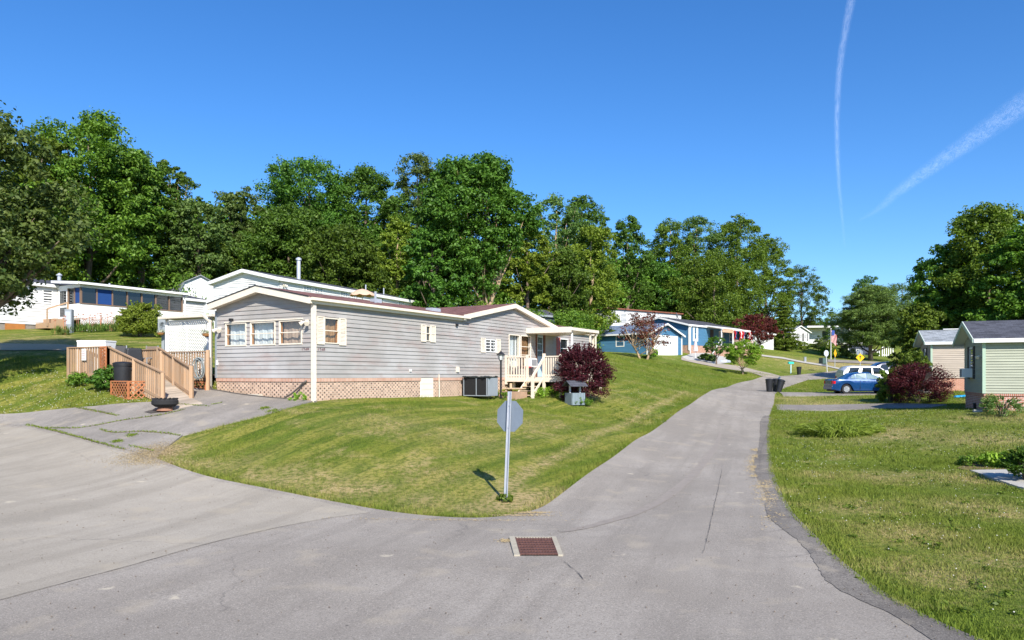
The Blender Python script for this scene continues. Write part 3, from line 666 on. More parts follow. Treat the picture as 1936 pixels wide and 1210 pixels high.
def window(parent, W, u0, u1, z0, z1, fm=None, gm=None, t=0.05, bars_h=None, bars_v=(), inset=False, curtain=None, deep=0.12, jamb=None):
    """inset=True: the wall has an opening here, with jambs, glass and a room box behind"""
    fm = fm or WHITE; gm = gm or GLASSD
    bh = [(z0 + z1) / 2] if bars_h is None else bars_h
    wf = frame_mb(W, u0, u1, z0, z1, t, -0.02 if inset else 0.005, 0.035, bars_h=bh, bars_v=bars_v).build('window', fm, parent)
    mb = MB()
    dg = -0.03 if inset else 0.012
    W.box(mb, u0 + t * 0.5, u1 - t * 0.5, z0 + t * 0.5, z1 - t * 0.5, dg - 0.004, dg); mb.build('pane', gm, wf)
    if inset:
        mb = MB(); e = 0.001; a, b, c, d = u0 + 0.01, u1 - 0.01, z0 + 0.01, z1 - 0.01
        for (x0, x1, y0, y1) in ((a, a + 0.015, c, d), (b - 0.015, b, c, d), (a, b, c, c + 0.015), (a, b, d - 0.015, d)): W.box(mb, x0, x1, y0, y1, -deep, -0.035)
        mb.build('jamb', jamb or ORANGEW, wf)
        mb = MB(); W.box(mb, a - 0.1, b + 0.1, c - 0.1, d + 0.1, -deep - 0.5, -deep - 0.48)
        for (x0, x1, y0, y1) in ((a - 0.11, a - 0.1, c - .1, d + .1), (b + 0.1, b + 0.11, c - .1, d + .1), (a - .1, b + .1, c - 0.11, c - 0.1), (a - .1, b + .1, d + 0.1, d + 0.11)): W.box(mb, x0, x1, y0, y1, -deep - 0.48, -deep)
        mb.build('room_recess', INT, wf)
        if curtain:
            for (cu0, cu1, cm, ph) in curtain:
                mb = MB(); n = 24; P = []
                for i in range(n + 1):
                    u = u0 + (u1 - u0) * (cu0 + (cu1 - cu0) * i / n); dd = -deep - 0.05 + 0.014 * math.sin(i * .62 + ph) + 0.008 * math.sin(i * 1.7 + ph * 2)
                    P.append((u, dd))
                for i in range(n):
                    mb.quad(W.p(P[i][0], z0, P[i][1]), W.p(P[i + 1][0], z0, P[i + 1][1]), W.p(P[i + 1][0], z1 - 0.03, P[i + 1][1]), W.p(P[i][0], z1 - 0.03, P[i][1]))
                mb.build('curtain', cm, wf, smooth=True)
    return wf
def shutter(parent, W, u0, u1, z0, z1, m):
    mb = frame_mb(W, u0, u1, z0, z1, 0.035, 0.02, 0.05, bars_h=((z0 + z1) / 2,), bt=0.04); z = z0 + 0.04
    while z < z1 - 0.05: mb.hexa([W.p(u0 + .03, z, .022), W.p(u1 - .03, z, .022), W.p(u1 - .03, z, .04), W.p(u0 + .03, z, .04), W.p(u0 + .03, z + .035, .02), W.p(u1 - .03, z + .035, .02), W.p(u1 - .03, z + .035, .026), W.p(u0 + .03, z + .035, .026)]); z += 0.045
    return mb.build('shutter', m, parent)
def roof_slab(mb, pa, pb, pc, pd, th):
    """quad roof plane a-b (eave) c-d (ridge) with thickness downwards"""
    q = [Vector(x) for x in (pa, pb, pc, pd)]; dn = Vector((0, 0, -th)); mb.hexa([p + dn for p in q] + q)
def fascia(mb, a, b, h, t, out):
    a, b, out = Vector(a), Vector(b), Vector(out) * t; dn = Vector((0, 0, -h)); mb.hexa([a + dn, b + dn, b + dn + out, a + dn + out, a, b, b + out, a + out])
def lattice_mb(W, u0, u1, z0, z1, pitch=0.12, wd=0.035, d=0.0, frame=0.05, mb=None):
    mb = mb or MB(); w_, h_ = u1 - u0, z1 - z0; k = -h_
    for s, dd in ((1, 0.0), (-1, 0.012)):
        c = -h_ + pitch / 2
        while c < w_:
            a0, a1 = max(c, 0), min(c + h_, w_)
            if a1 - a0 > 0.01:
                if s == 1: A = (u0 + a0, z0 + (a0 - c)); B = (u0 + a1, z0 + (a1 - c))
                else: A = (u0 + a0, z1 - (a0 - c)); B = (u0 + a1, z1 - (a1 - c))
                mb.beam(W.p(A[0], A[1], d + dd), W.p(B[0], B[1], d + dd), wd, 0.008, up=W.n)
            c += pitch
    if frame: frame_mb(W, u0, u1, z0, z1, frame, d - 0.015, d + 0.03, mb)
    return mb
def lap_walls_box(parent, L, Wd, z0, z1, ridge, m, lap=0.12, sides='fblr', openings={}, axis='x'):
    """four clapboard walls of a long house: x 0..L, y 0..Wd, ridge along x. front faces -y, left faces -x"""
    Wf = Wall((0, 0, 0), (1, 0, 0), (0, -1, 0)); Wb = Wall((L, Wd, 0), (-1, 0, 0), (0, 1, 0))
    Wl = Wall((0, Wd, 0), (0, -1, 0), (-1, 0, 0)); Wr = Wall((L, 0, 0), (0, 1, 0), (1, 0, 0))
    siding('wall', Wf, 0, L, z0, z1, m, parent, lap, openings=openings.get('f', ()))
    siding('wall', Wb, 0, L, z0, z1, m, parent, lap)
    siding('wall', Wl, 0, Wd, z0, z1, m, parent, lap, openings=openings.get('l', ()), apex=(Wd / 2, ridge) if ridge > z1 else None)
    siding('wall', Wr, 0, Wd, z0, z1, m, parent, lap, apex=(Wd / 2, ridge) if ridge > z1 else None)
    return Wf, Wb, Wl, Wr
def gable_roof(parent, L, Wd, ze, zr, m, fm, ov=0.25, ove=0.3, th=0.08, fh=0.18, x0=0.0):
    """ridge along x"""
    k = (zr - ze) / (Wd / 2); e = ze - k * ov; mb = MB()
    roof_slab(mb, (x0 - ove, -ov, e), (L + ove, -ov, e), (L + ove, Wd / 2, zr), (x0 - ove, Wd / 2, zr), th)
    roof_slab(mb, (L + ove, Wd + ov, e), (x0 - ove, Wd + ov, e), (x0 - ove, Wd / 2 + .001, zr), (L + ove, Wd / 2 + .001, zr), th)
    r = mb.build('roof', m, parent)
    mb = MB(); t = 0.03
    for xx, sx in ((x0 - ove, -1), (L + ove, 1)):
        for yy in (-ov, Wd + ov): fascia(mb, (xx, yy, e - 0.015), (xx, Wd / 2, zr - 0.015), fh, t, (sx, 0, 0))
    for yy, sy in ((-ov, -1), (Wd + ov, 1)): fascia(mb, (x0 - ove, yy, e - 0.012), (L + ove, yy, e - 0.012), fh, t, (0, sy, 0))
    # soffits
    for xa, xb in ((x0 - ove, x0 - 0.01), (L + 0.01, L + ove)):
        for ya in (-ov, Wd + ov):
            roof_slab(mb, (xa, ya, e - fh + .02), (xb, ya, e - fh + .02), (xb, Wd / 2, zr - fh + .02), (xa, Wd / 2, zr - fh + .02), 0.012)
    for ya, yb in ((-ov, -.012), (Wd + .012, Wd + ov)): mb.box(x0 - ove, ya, e - fh + .003, L + ove, yb, e - fh + .015)
    mb.build('fascia', fm, parent); return r
def gutter(parent, a, b, m, down=None, name='gutter'):
    mb = MB(); a = Vector(a); b = Vector(b); mb.beam(a, b, 0.11, 0.09)
    return mb.build(name, m, parent)
def downspout(parent, pts, m, r=0.04):
    mb = MB()
    for a, b in zip(pts[:-1], pts[1:]): mb.beam(a, b, r * 2, r * 1.5)
    return mb.build('downspout', m, parent)
def corner(parent, x, y, z0, z1, m, s=0.1):
    return MB().box(x - s / 2, y - s / 2, z0, x + s / 2, y + s / 2, z1).build('corner_post', m, parent)
def ac_unit(parent, W, u, z, w_=0.55, h=0.4, d=0.35, name='air_conditioner'):
    mb = MB(); W.box(mb, u - w_ / 2, u + w_ / 2, z, z + h, 0.03, d); o = mb.build(name, WHITE, parent, bevel=0.01)
    mb = MB(); W.box(mb, u - w_ / 2 + .05, u + w_ / 2 - .05, z + .05, z + h - .05, d + .001, d + .006); mb.build('grille', M('ac_grille', (0.25, 0.26, 0.27), 0.6, 0.1, 8), o); return o
def rail(mb, a, b, h, sp=0.13, bw=0.045, post=True, top=0.09, cap=0.04, drop=0.0, low=0.08):
    """balustrade from base point a to base point b"""
    a, b = Vector(a), Vector(b); L = (Vector((b.x, b.y, 0)) - Vector((a.x, a.y, 0))).length; n = max(2, int(L / sp)); up = Vector((0, 0, 1))
    d = (b - a) / n
    dirh = Vector((b.x - a.x, b.y - a.y, 0)).normalized(); sdv = Vector((-dirh.y, dirh.x, 0))
    for i in range(1, n):
        p = a + d * i; hx = dirh * bw / 2; hy = sdv * 0.018
        q = [p - hx - hy, p + hx - hy, p + hx + hy, p - hx + hy]
        mb.hexa([v - up * drop for v in q] + [v + up * (h - cap) for v in q])
    mb.beam(a + up * (h - cap / 2), b + up * (h - cap / 2), top, cap)
    if low is not None: mb.beam(a + up * low, b + up * low, 0.04, 0.09)
    return mb
def post(mb, p, z0, z1, s=0.09): mb.box(p[0] - s / 2, p[1] - s / 2, z0, p[0] + s / 2, p[1] + s / 2, z1)

# ------------------------------------------------------------------ 1. the grey mobile home
HB = 1.70  # ground level at the corner
HX, HYc = -6.31, 23.5
house = thing('mobile_home', 'long weathered grey mobile home with dark red roof and peach brick skirt beside the lawn', 'house', (HX, HYc, HB), R(60))
EX, EY = V(math.cos(R(60)), math.sin(R(60)), 0), V(-math.sin(R(60)), math.cos(R(60)), 0)
def HL(x, y, z=0.0): return Vector((HX, HYc, HB)) + EX * x + EY * y + Vector((0, 0, z))
LH, WH = 22.0, 4.6
WF = Wall((0, 0, 0), (1, 0, 0), (0, -1, 0)); WE = Wall((0, WH, 0), (0, -1, 0), (-1, 0, 0))
fo = [(0.464, 1.144, 1.84, 2.68), (5.93, 6.21, 2.13, 2.73), (10.26, 11.15, 1.83, 2.40), (12.3, 13.32, 1.2, 2.72), (13.42, 14.42, 1.2, 2.72), (15.05, 15.75, 0.74, 2.85), (17.6, 18.6, 1.7, 2.75)]
pxw = lambda px: ((px - 968) / 1400)
def wend(px): r = pxw(px); return 4.6 - (-6.31 - 23.5 * r) / (0.866 + 0.5 * r)  # u along WE (0 at the far end)
eo = [(wend(427), wend(466.5), 1.80, 2.60), (wend(474), wend(521.5), 1.80, 2.60), (wend(528.5), wend(572), 1.80, 2.60)]
# the roof: gable 1 runs along x, cross gable facing the lawn between x=8.64 and 16.8
siding('wall', WF, 0, 8.64, 0.72, 3.12, SID_MAIN, house, 0.142, 0.024, [o for o in fo if o[1] < 8.64])
siding('wall', WF, 8.64, 16.8, 0.72, 3.12, SID_MAIN, house, 0.142, 0.024, [o for o in fo if 8.64 < o[0] < 16.5], apex=(12.6, 4.0))
siding('wall', WF, 16.8, LH, 0.72, 3.12, SID_MAIN, house, 0.142, 0.024, [o for o in fo if o[0] > 16.5])
siding('wall', WE, 0, WH, 0.72, 3.12, SID_MAIN, house, 0.142, 0.024, eo, apex=(WH / 2, 3.62))
WBk = Wall((LH, WH, 0), (-1, 0, 0), (0, 1, 0)); siding('wall', WBk, 0, LH, 0.72, 3.12, SID_MAIN, house, 0.142)
WR = Wall((LH, 0, 0), (0, 1, 0), (1, 0, 0)); siding('wall', WR, 0, WH, 0.72, 3.12, SID_MAIN, house, 0.142, apex=(WH / 2, 3.62))
mb = MB()
for (u0, u1) in ((0, 5.62), (6.42, LH)): WF.box(mb, u0, u1, -0.8, 0.60, -0.1, -0.01)
WE.box(mb, 0, WH, -0.8, 0.60, -0.1, -0.01); WBk.box(mb, 0, LH, -0.8, 0.60, -0.1, -0.01); WR.box(mb, 0, WH, -0.8, 0.60, -0.1, -0.01)
mb.build('brick_skirt', BRK_MAIN, house)
mb = MB()
for (u0, u1) in ((0, 5.62), (6.42, LH)): WF.box(mb, u0, u1, 0.60, 0.715, -0.1, 0.02)
WE.box(mb, 0, WH, 0.60, 0.715, -0.1, 0.02); mb.build('brick_ledge', BRK_SOLD, house)
mb = MB(); WF.box(mb, 5.6, 6.44, -0.4, 0.70, -0.06, 0.0)
for k in range(5): WF.box(mb, 5.63, 6.41, -0.4 + k * 0.22, -0.4 + k * 0.22 + 0.20, 0.0, 0.014)
mb.build('skirt_door', M('cream_panel', (0.75, 0.68, 0.58), 0.5, 0.05, 3), house)
# main gable roof
ov, ove, zr, zee = 0.12, 0.27, 3.77, 3.28
mb = MB(); half = WH / 2; kk = (zr - zee) / (half + ov)
def roofz(y): return zr - kk * abs(y - half)
for (xa, xb, ys) in ((-ove, 8.7, -ov), (8.7, 16.7, .1), (16.7, LH + .2, -ov)): roof_slab(mb, (xa, ys, roofz(ys)), (xb, ys, roofz(ys)), (xb, half, zr), (xa, half, zr), 0.07)
roof_slab(mb, (LH + .2, WH + ov, zee), (-ove, WH + ov, zee), (-ove, half + .001, zr), (LH + .2, half + .001, zr), 0.07)
# cross gable (ridge along y at x=12.6), proud of the main slope
ca, cb, cm_, cz = 8.3, 16.95, 12.6, 4.14
k2 = (cz - 3.32) / (cm_ - ca)
roof_slab(mb, (ca, -0.2, 3.32), (cm_, -0.2, cz), (cm_, WH + 2.0, cz), (ca, WH + 2.0, 3.32), 0.07)
roof_slab(mb, (cm_ + .001, -0.2, cz), (cb, -0.2, 3.32), (cb, WH + 2.0, 3.32), (cm_ + .001, WH + 2.0, cz), 0.07)
rf = mb.build('roof', SH_RED, house)
mb = MB()
fascia(mb, (-ove, -ov, zee - .012), (-ove, half, zr - .012), 0.21, 0.03, (-1, 0, 0)); fascia(mb, (-ove, WH + ov, zee - .012), (-ove, half, zr - .012), 0.21, 0.03, (-1, 0, 0))
for ya in (-ov, WH + ov): roof_slab(mb, (-ove, ya, zee - .18), (-.015, ya, zee - .18), (-.015, half, zr - .18), (-ove, half, zr - .18), 0.012)
fascia(mb, (-ove, -ov, zee - .05), (8.6, -ov, zee - .05), 0.16, 0.03, (0, -1, 0)); fascia(mb, (17.0, -ov, zee - .05), (LH + .2, -ov, zee - .05), 0.16, 0.03, (0, -1, 0))
mb.box(-ove, -ov, zee - .21, 8.4, -.016, zee - .2); mb.box(17, -ov, zee - .21, LH + .2, -.016, zee - .2)
fascia(mb, (ca, -0.2, 3.308), (cm_, -0.2, cz - .012), 0.2, 0.03, (0, -1, 0)); fascia(mb, (cb, -0.2, 3.308), (cm_, -0.2, cz - .012), 0.2, 0.03, (0, -1, 0))
roof_slab(mb, (ca, -.2, 3.14), (ca, -.016, 3.14), (cm_, -.016, cz - .18), (cm_, -.2, cz - .18), .012); roof_slab(mb, (cb, -.2, 3.14), (cb, -.016, 3.14), (cm_, -.016, cz - .18), (cm_, -.2, cz - .18), .012)
mb.build('fascia', CREAM, house)
gutter(house, (-ove, -ov - .085, zee - .07), (8.75, -ov - .085, zee - .07), CREAM)
# dark drip edge
mb = MB()
for (a, b) in (((-ove - .035, -ov, zee + .004), (-ove - .035, half, zr + .004)), ((-ove - .035, WH + ov, zee + .004), (-ove - .035, half, zr + .004))): mb.beam(a, b, 0.03, 0.03)
mb.build('drip_edge', DARK, house)
MB().box(-0.09, -0.11, -0.05, 0.03, 0.01, 3.05).build('corner_post', CREAM, house)
MB().box(-0.035, WH - .04, .72, 0.03, WH + .04, 3.05).build('corner_post', GREYP, house)
# windows of the end wall
cspec = [[(0.04, 0.98, CURT, 0.3)], [(0.02, 0.72, CURT, 1.0), (0.74, 0.98, CURTB, 0)], [(0.02, 0.98, CURTB, 2.0)]]
for (o, cs) in zip(eo, cspec):
    window(house, WE, *o, fm=CREAM, gm=GLASS, t=0.045, bars_h=((o[2] + o[3]) / 2,), inset=True, curtain=cs)
mb = MB(); WE.box(mb, eo[0][0] - .03, eo[2][1] + .03, 2.605, 2.64, 0.0, 0.06); mb.build('window_head', CREAM, house)
o = fo[0]; window(house, WF, *o, fm=CREAM, gm=GLASS, t=0.035, bars_h=((o[2] + o[3]) / 2,), inset=True, curtain=[(0.0, 1.0, M('wood_blind', (0.4, 0.22, 0.09), 0.7, 0.3, 6), 0)])
shutter(house, WF, 0.14, 0.455, 1.80, 2.70, CREAM); shutter(house, WF, 1.153, 1.47, 1.80, 2.70, CREAM)
window(house, WF, *fo[1], fm=CREAM, gm=GLASSD, t=0.03, inset=True, jamb=WHITE); shutter(house, WF, 5.62, 5.92, 2.10, 2.76, CREAM); shutter(house, WF, 6.22, 6.54, 2.10, 2.76, CREAM)
o = fo[2]; window(house, WF, *o, fm=WHITE, gm=GLASS, t=0.04, bars_h=(o[2] + .16, o[2] + .29, o[2] + .43), bars_v=((o[0] + o[1]) / 2,), inset=True, jamb=WHITE)
shutter(house, WF, 9.9, 10.25, 1.80, 2.44, CREAM); shutter(house, WF, 11.16, 11.52, 1.80, 2.44, CREAM)
o = fo[3]; window(house, WF, *o, fm=CREAM, gm=GLASS, t=0.045, bars_h=(1.72,), inset=True, curtain=[(0.0, 0.75, CURT, .4), (.82, 1.0, CURT, 2)], jamb=CREAM)
o = fo[4]; wd = window(house, WF, *o, fm=CREAM, gm=GLASS, t=0.045, bars_h=(1.78, 2.18), inset=True, curtain=[(0.0, 1.0, M('brown_blind', (0.3, 0.15, 0.07), 0.8, 0.2, 5), .4)], jamb=CREAM)
ac_unit(house, WF, 14.05, 1.22, 0.6, 0.4, 0.4)
window(house, WF, *fo[6], fm=WHITE, gm=GLASSD, t=0.05, inset=True, jamb=WHITE)
shutter(house, WF, 17.2, 17.59, 1.66, 2.78, M('faded_red_shutter', (0.5, 0.12, 0.1), 0.6, 0.1, 4))
# front door: pale blue with a nine light pane, set between dark brown jambs
mb = MB(); WF.box(mb, 14.93, 15.05, 0.74, 2.92, -0.05, 0.05); WF.box(mb, 15.75, 15.9, 0.74, 2.92, -0.05, 0.05); WF.box(mb, 14.93, 15.9, 2.85, 2.92, -0.04, 0.045)
mb.build('door_frame', M('brown_door_frame', (0.16, 0.07, 0.045), 0.7, 0.3, 4), house)
mb = MB(); WF.box(mb, 15.05, 15.75, 0.74, 2.85, -0.05, -0.01)
frame_mb(WF, 15.1, 15.7, 1.7, 2.75, 0.06, -0.012, 0.012, mb, bars_h=(2.04, 2.38), bars_v=(15.3, 15.5))
dr = mb.build('door', M('pale_blue_door', (0.42, 0.56, 0.66), 0.5, 0.08, 3), house)
mb = MB(); WF.box(mb, 15.14, 15.66, 1.74, 2.7, -0.008, -0.003); mb.build('pane', GLASSD, dr)
mb = MB(); mb.lathe([(0.0, 0), (0.03, .005), (0.03, .04), (0.0, .05)], (0, 0, 0), 10, 'y'); ob = mb.build('handle', GALV, dr); ob.location = (15.68, -0.05, 1.65)
# awning over the porch: tapering metal box with a fluted fascia
mb = MB(); A0, A1, AD = 14.0, 17.15, 2.4
mb.hexa([(A0, -0.02, 2.82), (A1, -0.02, 2.82), (A1, -AD, 2.98), (A0, -AD, 2.98), (A0, -0.02, 3.06), (A1, -0.02, 3.06), (A1, -AD, 3.02), (A0, -AD, 3.02)])
fascia(mb, (A0, -AD, 3.05), (A1, -AD, 3.05), 0.14, 0.03, (0, -1, 0)); fascia(mb, (A0, -AD, 3.07), (A0, 0, 3.09), 0.26, 0.03, (-1, 0, 0)); fascia(mb, (A1, -AD, 3.05), (A1, 0, 3.06), 0.18, 0.03, (1, 0, 0))
aw = mb.build('porch_awning', M('cream_awning_metal', (0.74, 0.66, 0.55), 0.4, 0.05, 3), house)
for (x, m_) in ((14.3, WHITE), (16.4, CREAM), (17.05, CREAM)):
    mb = MB(); post(mb, (x, -AD + .12), 0.7, 2.99, 0.07); mb.build('awning_post', m_, aw)
downspout(house, [(A1 + .02, -AD + .05, 2.98), (A1 - .1, -AD + .25, 2.7), (A1 - .1, -AD + .25, 0.75)], CREAM, 0.045)
# small fittings on the walls
def flood(parent, W, u, z, m1=None):
    mb = MB(); p = W.p(u, z, 0.02); mb.lathe([(0.05, 0), (0.05, 0.03)], (0, 0, 0), 12, 'x')
    mb = MB(); W.box(mb, u - .06, u + .06, z - .06, z + .06, 0.015, 0.06)
    for s in (-1, 1):
        a = W.p(u + s * .06, z, .08); b = W.p(u + s * .15, z - .09, .2); mb.tube([a, a.lerp(b, .4), b], [.03, .045, .075], 10)
    return mb.build('floodlight', CREAM, parent, smooth=False)
flood(house, WE, wend(582), 2.52); flood(house, WE, wend(417), 2.42)
mb = MB(); WE.box(mb, wend(440) - .06, wend(440) + .06, 2.66, 2.75, 0.015, 0.12); mb.build('black_lamp', DARK, house)
mb = MB(); WF.box(mb, 7.95, 8.06, 2.83, 2.93, 0.015, 0.1); mb.build('black_lamp', DARK, house)
mb = MB(); WF.box(mb, 8.0, 8.16, 0.94, 1.06 + .1, 0.01, 0.08); mb.build('socket_cover', CREAM, house)
mb = MB(); WF.box(mb, 4.9, 5.0, 0.95, 1.03, 0.01, 0.06); mb.build('socket_cover', WHITE, house)
mb = MB(); mb.tube([(6.75, -0.05, 0.85), (6.75, -.06, 0.1), (6.75, -.06, -.1)], 0.02, 8); mb.build('vent_pipe', CREAM, house)
mb = MB(); WE.box(mb, 0.03, 0.1, 1.16, 1.34, 0.01, 0.05); mb.build('socket_cover', WHITE, house)
for (x, y, z, a, b, c) in ((4.4, 1.2, 0, .03, .03, .42), (4.9, 1.6, 0, .18, .14, .12), (7.4, 0.7, 0, .3, .16, .1)):
    mb = MB(); q = roofz(y); mb.box(x - a, y - b, q - .05, x + a, y + b, q + c); mb.build('roof_vent', GALV, rf)
def text_obj(name, s, size, m, parent, loc, rot, ext=0.002):
    cu = bpy.data.curves.new(name, 'FONT'); cu.body = s; cu.size = size; cu.extrude = ext; cu.align_x = 'CENTER'; cu.align_y = 'CENTER'
    tmp = bpy.data.objects.new('tmp', cu); COL.objects.link(tmp); bpy.context.view_layer.update()
    me = bpy.data.meshes.new_from_object(tmp.evaluated_get(bpy.context.evaluated_depsgraph_get())); bpy.data.objects.remove(tmp)
    me.materials.clear(); me.materials.append(m); o = bpy.data.objects.new(name, me); link(o, parent); o.location = loc; o.rotation_euler = rot; return o
NUM = M('rusty_numerals', (0.13, 0.05, 0.06), 0.6, 0.2, 8)
text_obj('house_number', '1248', 0.17, NUM, house, (0.34, -0.02, 1.62), (R(90), 0, 0)); text_obj('house_number', '1248', 0.17, NUM, house, (-0.02, 0.33, 1.62), (R(90), 0, R(-90)))

# ------------------------------------------------------------------ 2. front porch deck of the grey home
def dz(x, y): return HL(x, y)
pd_ = thing('porch_deck', 'cream painted wooden porch deck with stairs under the metal awning', 'porch', HL(12, 0), R(60))
mb = MB()
for k in range(20): mb.box(0.0, -k * .14 - .135, 0.68, 4.4, -k * .14, 0.72)
mb.build('deck_floor', TREADW, pd_)
mb = MB(); mb.box(-.03, -2.82, .52, .0, -.03, .72); mb.box(-.03, -2.85, .52, 4.4, -2.82, .72); mb.build('rim_board', CREAM2, pd_)
mb = MB(); rail(mb, (0, -.05, .72), (0, -1.15, .72), 0.95, 0.125, 0.05, cap=.05, drop=.12)
post(mb, (0, -.05), .4, 1.72, .1); post(mb, (0, -1.15), .4, 1.74, .1); mb.build('railing', CREAM2, pd_)
mb = MB(); rail(mb, (0, -2.0, .72), (0, -2.82, .72), 0.95, 0.105, 0.06, cap=.05, drop=.12); post(mb, (0, -2.0), -.5, 1.78, .11); post(mb, (0, -2.82), -.5, 1.74, .1); mb.build('railing', CREAM2, pd_)
mb = MB(); rail(mb, (0, -2.82, .72), (4.4, -2.82, .72), 0.95, 0.12, 0.05, cap=.05); post(mb, (2.5, -2.82), -.5, 1.7, .1); post(mb, (4.4, -2.82), -.7, 1.7, .1); mb.build('railing', CREAM2, pd_)
for (x, y) in ((0.3, -.3), (.6, -1.2)):
    mb = MB(); post(mb, (x, y), -.6, .68, .1); mb.build('deck_leg', CREAM2, pd_)
mb = MB()
for y in (-1.2, -1.98): mb.hexa([(-.05, y - .02, .68), (-1.05, y - .02, -.25), (-1.05, y + .02, -.25), (-.05, y + .02, .68), (-.05, y - .02, .42 + .3), (-1.2, y - .02, -.1), (-1.2, y + .02, -.1), (-.05, y + .02, .72)])
st = mb.build('stairs', CREAM2, pd_)
for k in range(4):
    mb = MB(); x = -.2 - k * .24; z = .52 - k * .19; mb.box(x - .17, -1.95, z - .03, x + .12, -1.22, z + .01); mb.build('tread', TREADW, st)
mb = MB(); post(mb, (-1.1, -2.02), -.4, 0.78, .11); mb.beam((-1.1, -2.02, .75), (0, -2.02, 1.62), .05, .12); mb.build('handrail', CREAM2, st)
# loose step bench and brick pad beside the stairs
sb = thing('step_bench', 'low weathered timber step bench beside the cream porch stairs', 'bench', HL(11.5, -0.9, -0.1), R(60))
mb = MB(); mb.box(-.35, -.5, .30, .2, .5, .35); mb.box(-.75, -.5, .1, -.35, .5, .15)
for y in (-.4, .35): mb.box(-.3, y, 0, -.2, y + .08, .3); mb.box(.1, y, 0, .18, y + .08, .55); mb.box(-.7, y, -.1, -.6, y + .08, .1)
mb.build('step_frame', TREADW, sb)
bp = thing('brick_step', 'brick faced planter step in front of the cream porch', 'step', HL(10.4, -1.0, -0.12), R(60))
MB().box(-.5, -.75, -.1, .5, .45, .22).build('brick_box', M('reddish_timber_step', (0.42, 0.27, 0.18), 0.9, 0.2, 4, 0.3), bp)
# chair and window box on porch
pc = thing('porch_chair', 'dark garden chair with red cushion behind the porch railing', 'chair', HL(12.7, -0.7, .72), R(80))
mb = MB()
for (x, y) in ((-.22, -.22), (.22, -.22), (-.22, .22), (.22, .22)): mb.tube([(x, y, 0), (x, y, .42)], .015, 6)
mb.box(-.25, -.25, .4, .25, .25, .43); mb.box(-.25, .23, .43, .25, .26, .9); mb.build('frame', DARK, pc)
MB().box(-.22, -.22, .435, .22, .2, .5).build('cushion', M('red_cushion', (0.45, 0.03, 0.04), .9, .1), pc)

# cooler/AC under the wall
ax = HL(8.3, -0.75, -.04)
ac = thing('condenser_unit', 'grey outdoor cooling unit with black mesh sides and torn cover by the brick skirt', 'air conditioner', ax, R(60))
mb = MB(); mb.box(0, -.57, 0, .85, .57, .035); mb.box(.06, -.575, .035, .85, .57, .76)
for y in (-.57, -.07, .54): mb.box(-.02, y, .0, .01, y + .028, .74)
mb.build('housing', GREYP, ac, bevel=.006)
mb = MB(); mb.box(.012, -.56, .037, .058, .56, .745); mb.build('mesh_side', M('black_mesh', (0.012, 0.012, 0.014), .7, .5, 30, .5), ac)
mb = MB(); r_ = random.Random(4)
for i in range(30):
    mb.blob((r_.uniform(-.04, .8), -.6 + i * .041, .785 + r_.uniform(-.015, .02)), (.12, .07, .028), 6, 4, .3, r_)
mb.box(-.05, -.6, .762, .88, .6, .785); mb.build('torn_cover', M('torn_black_cover', (0.03, 0.035, 0.035), .8, .4, 10), ac)

# ------------------------------------------------------------------ 3. side entry of the grey home: lattice screen, canopy, ramp, deck
DK = Vector((-10.6, 26.0, 1.8))
deck = thing('ramp_deck', 'weathered timber deck with long access ramp and balustrade left of the grey home', 'deck', DK, 0)
def Dp(px, py, D): return Vector(un(px, py, D))
def pl(mb, name, m, parent=deck, off=DK): return mb.build(name, m, parent, off=off)
FZ = 2.55
c0 = Dp(130, 0, 27.4); c1 = Dp(206, 0, 26.3); c2 = Dp(300, 0, 26.9); c3 = Dp(394, 0, 26.2); c4 = Dp(262, 0, 30.2)
for c in (c0, c1, c2, c3, c4): c.z = FZ
cb1 = c0 + (c4 - c1) * 1.0; far = Dp(160, 0, 31.5); far.z = FZ
mb = MB(); mb.prism([c0 - V(0, 0, .05), c1 - V(0, 0, .05), c2 - V(0, 0, .05), c3 - V(0, 0, .05), V(-11.2, 30.0, FZ - .05), far - V(0, 0, .05)], (0, 0, .05)); pl(mb, 'deck_floor', WOODG)
mb = MB(); rail(mb, c0, c1, 1.0, .14, .07, drop=.15, low=None); post(mb, c0, g1(c0.x, c0.y) - .2, FZ + 1.0, .1); post(mb, c1, g1(c1.x, c1.y) - .2, FZ + 1.0, .1); pl(mb, 'railing', WOOD)
mb = MB(); mb.beam(c0 - V(0, .04, .07), c1 - V(0, .04, .07), .04, .2); pl(mb, 'rim_board', WOOD)
# lattice post strip next to the first corner
dW = (c1 - c0).normalized(); Wd1 = Wall(c0, dW, (dW.y, -dW.x, 0)); Ld = (c1 - c0).length
pl(lattice_mb(Wd1, Ld - .42, Ld - .06, 0.0, .98, .12, .03, .05, .04), 'lattice_panel', WOODO)
pl(lattice_mb(Wd1, .1, Ld - .1, -.46, -.16, .12, .035, .03, .03), 'lattice_panel', M('pale_lattice', (0.62, 0.5, 0.4), .7, .1))
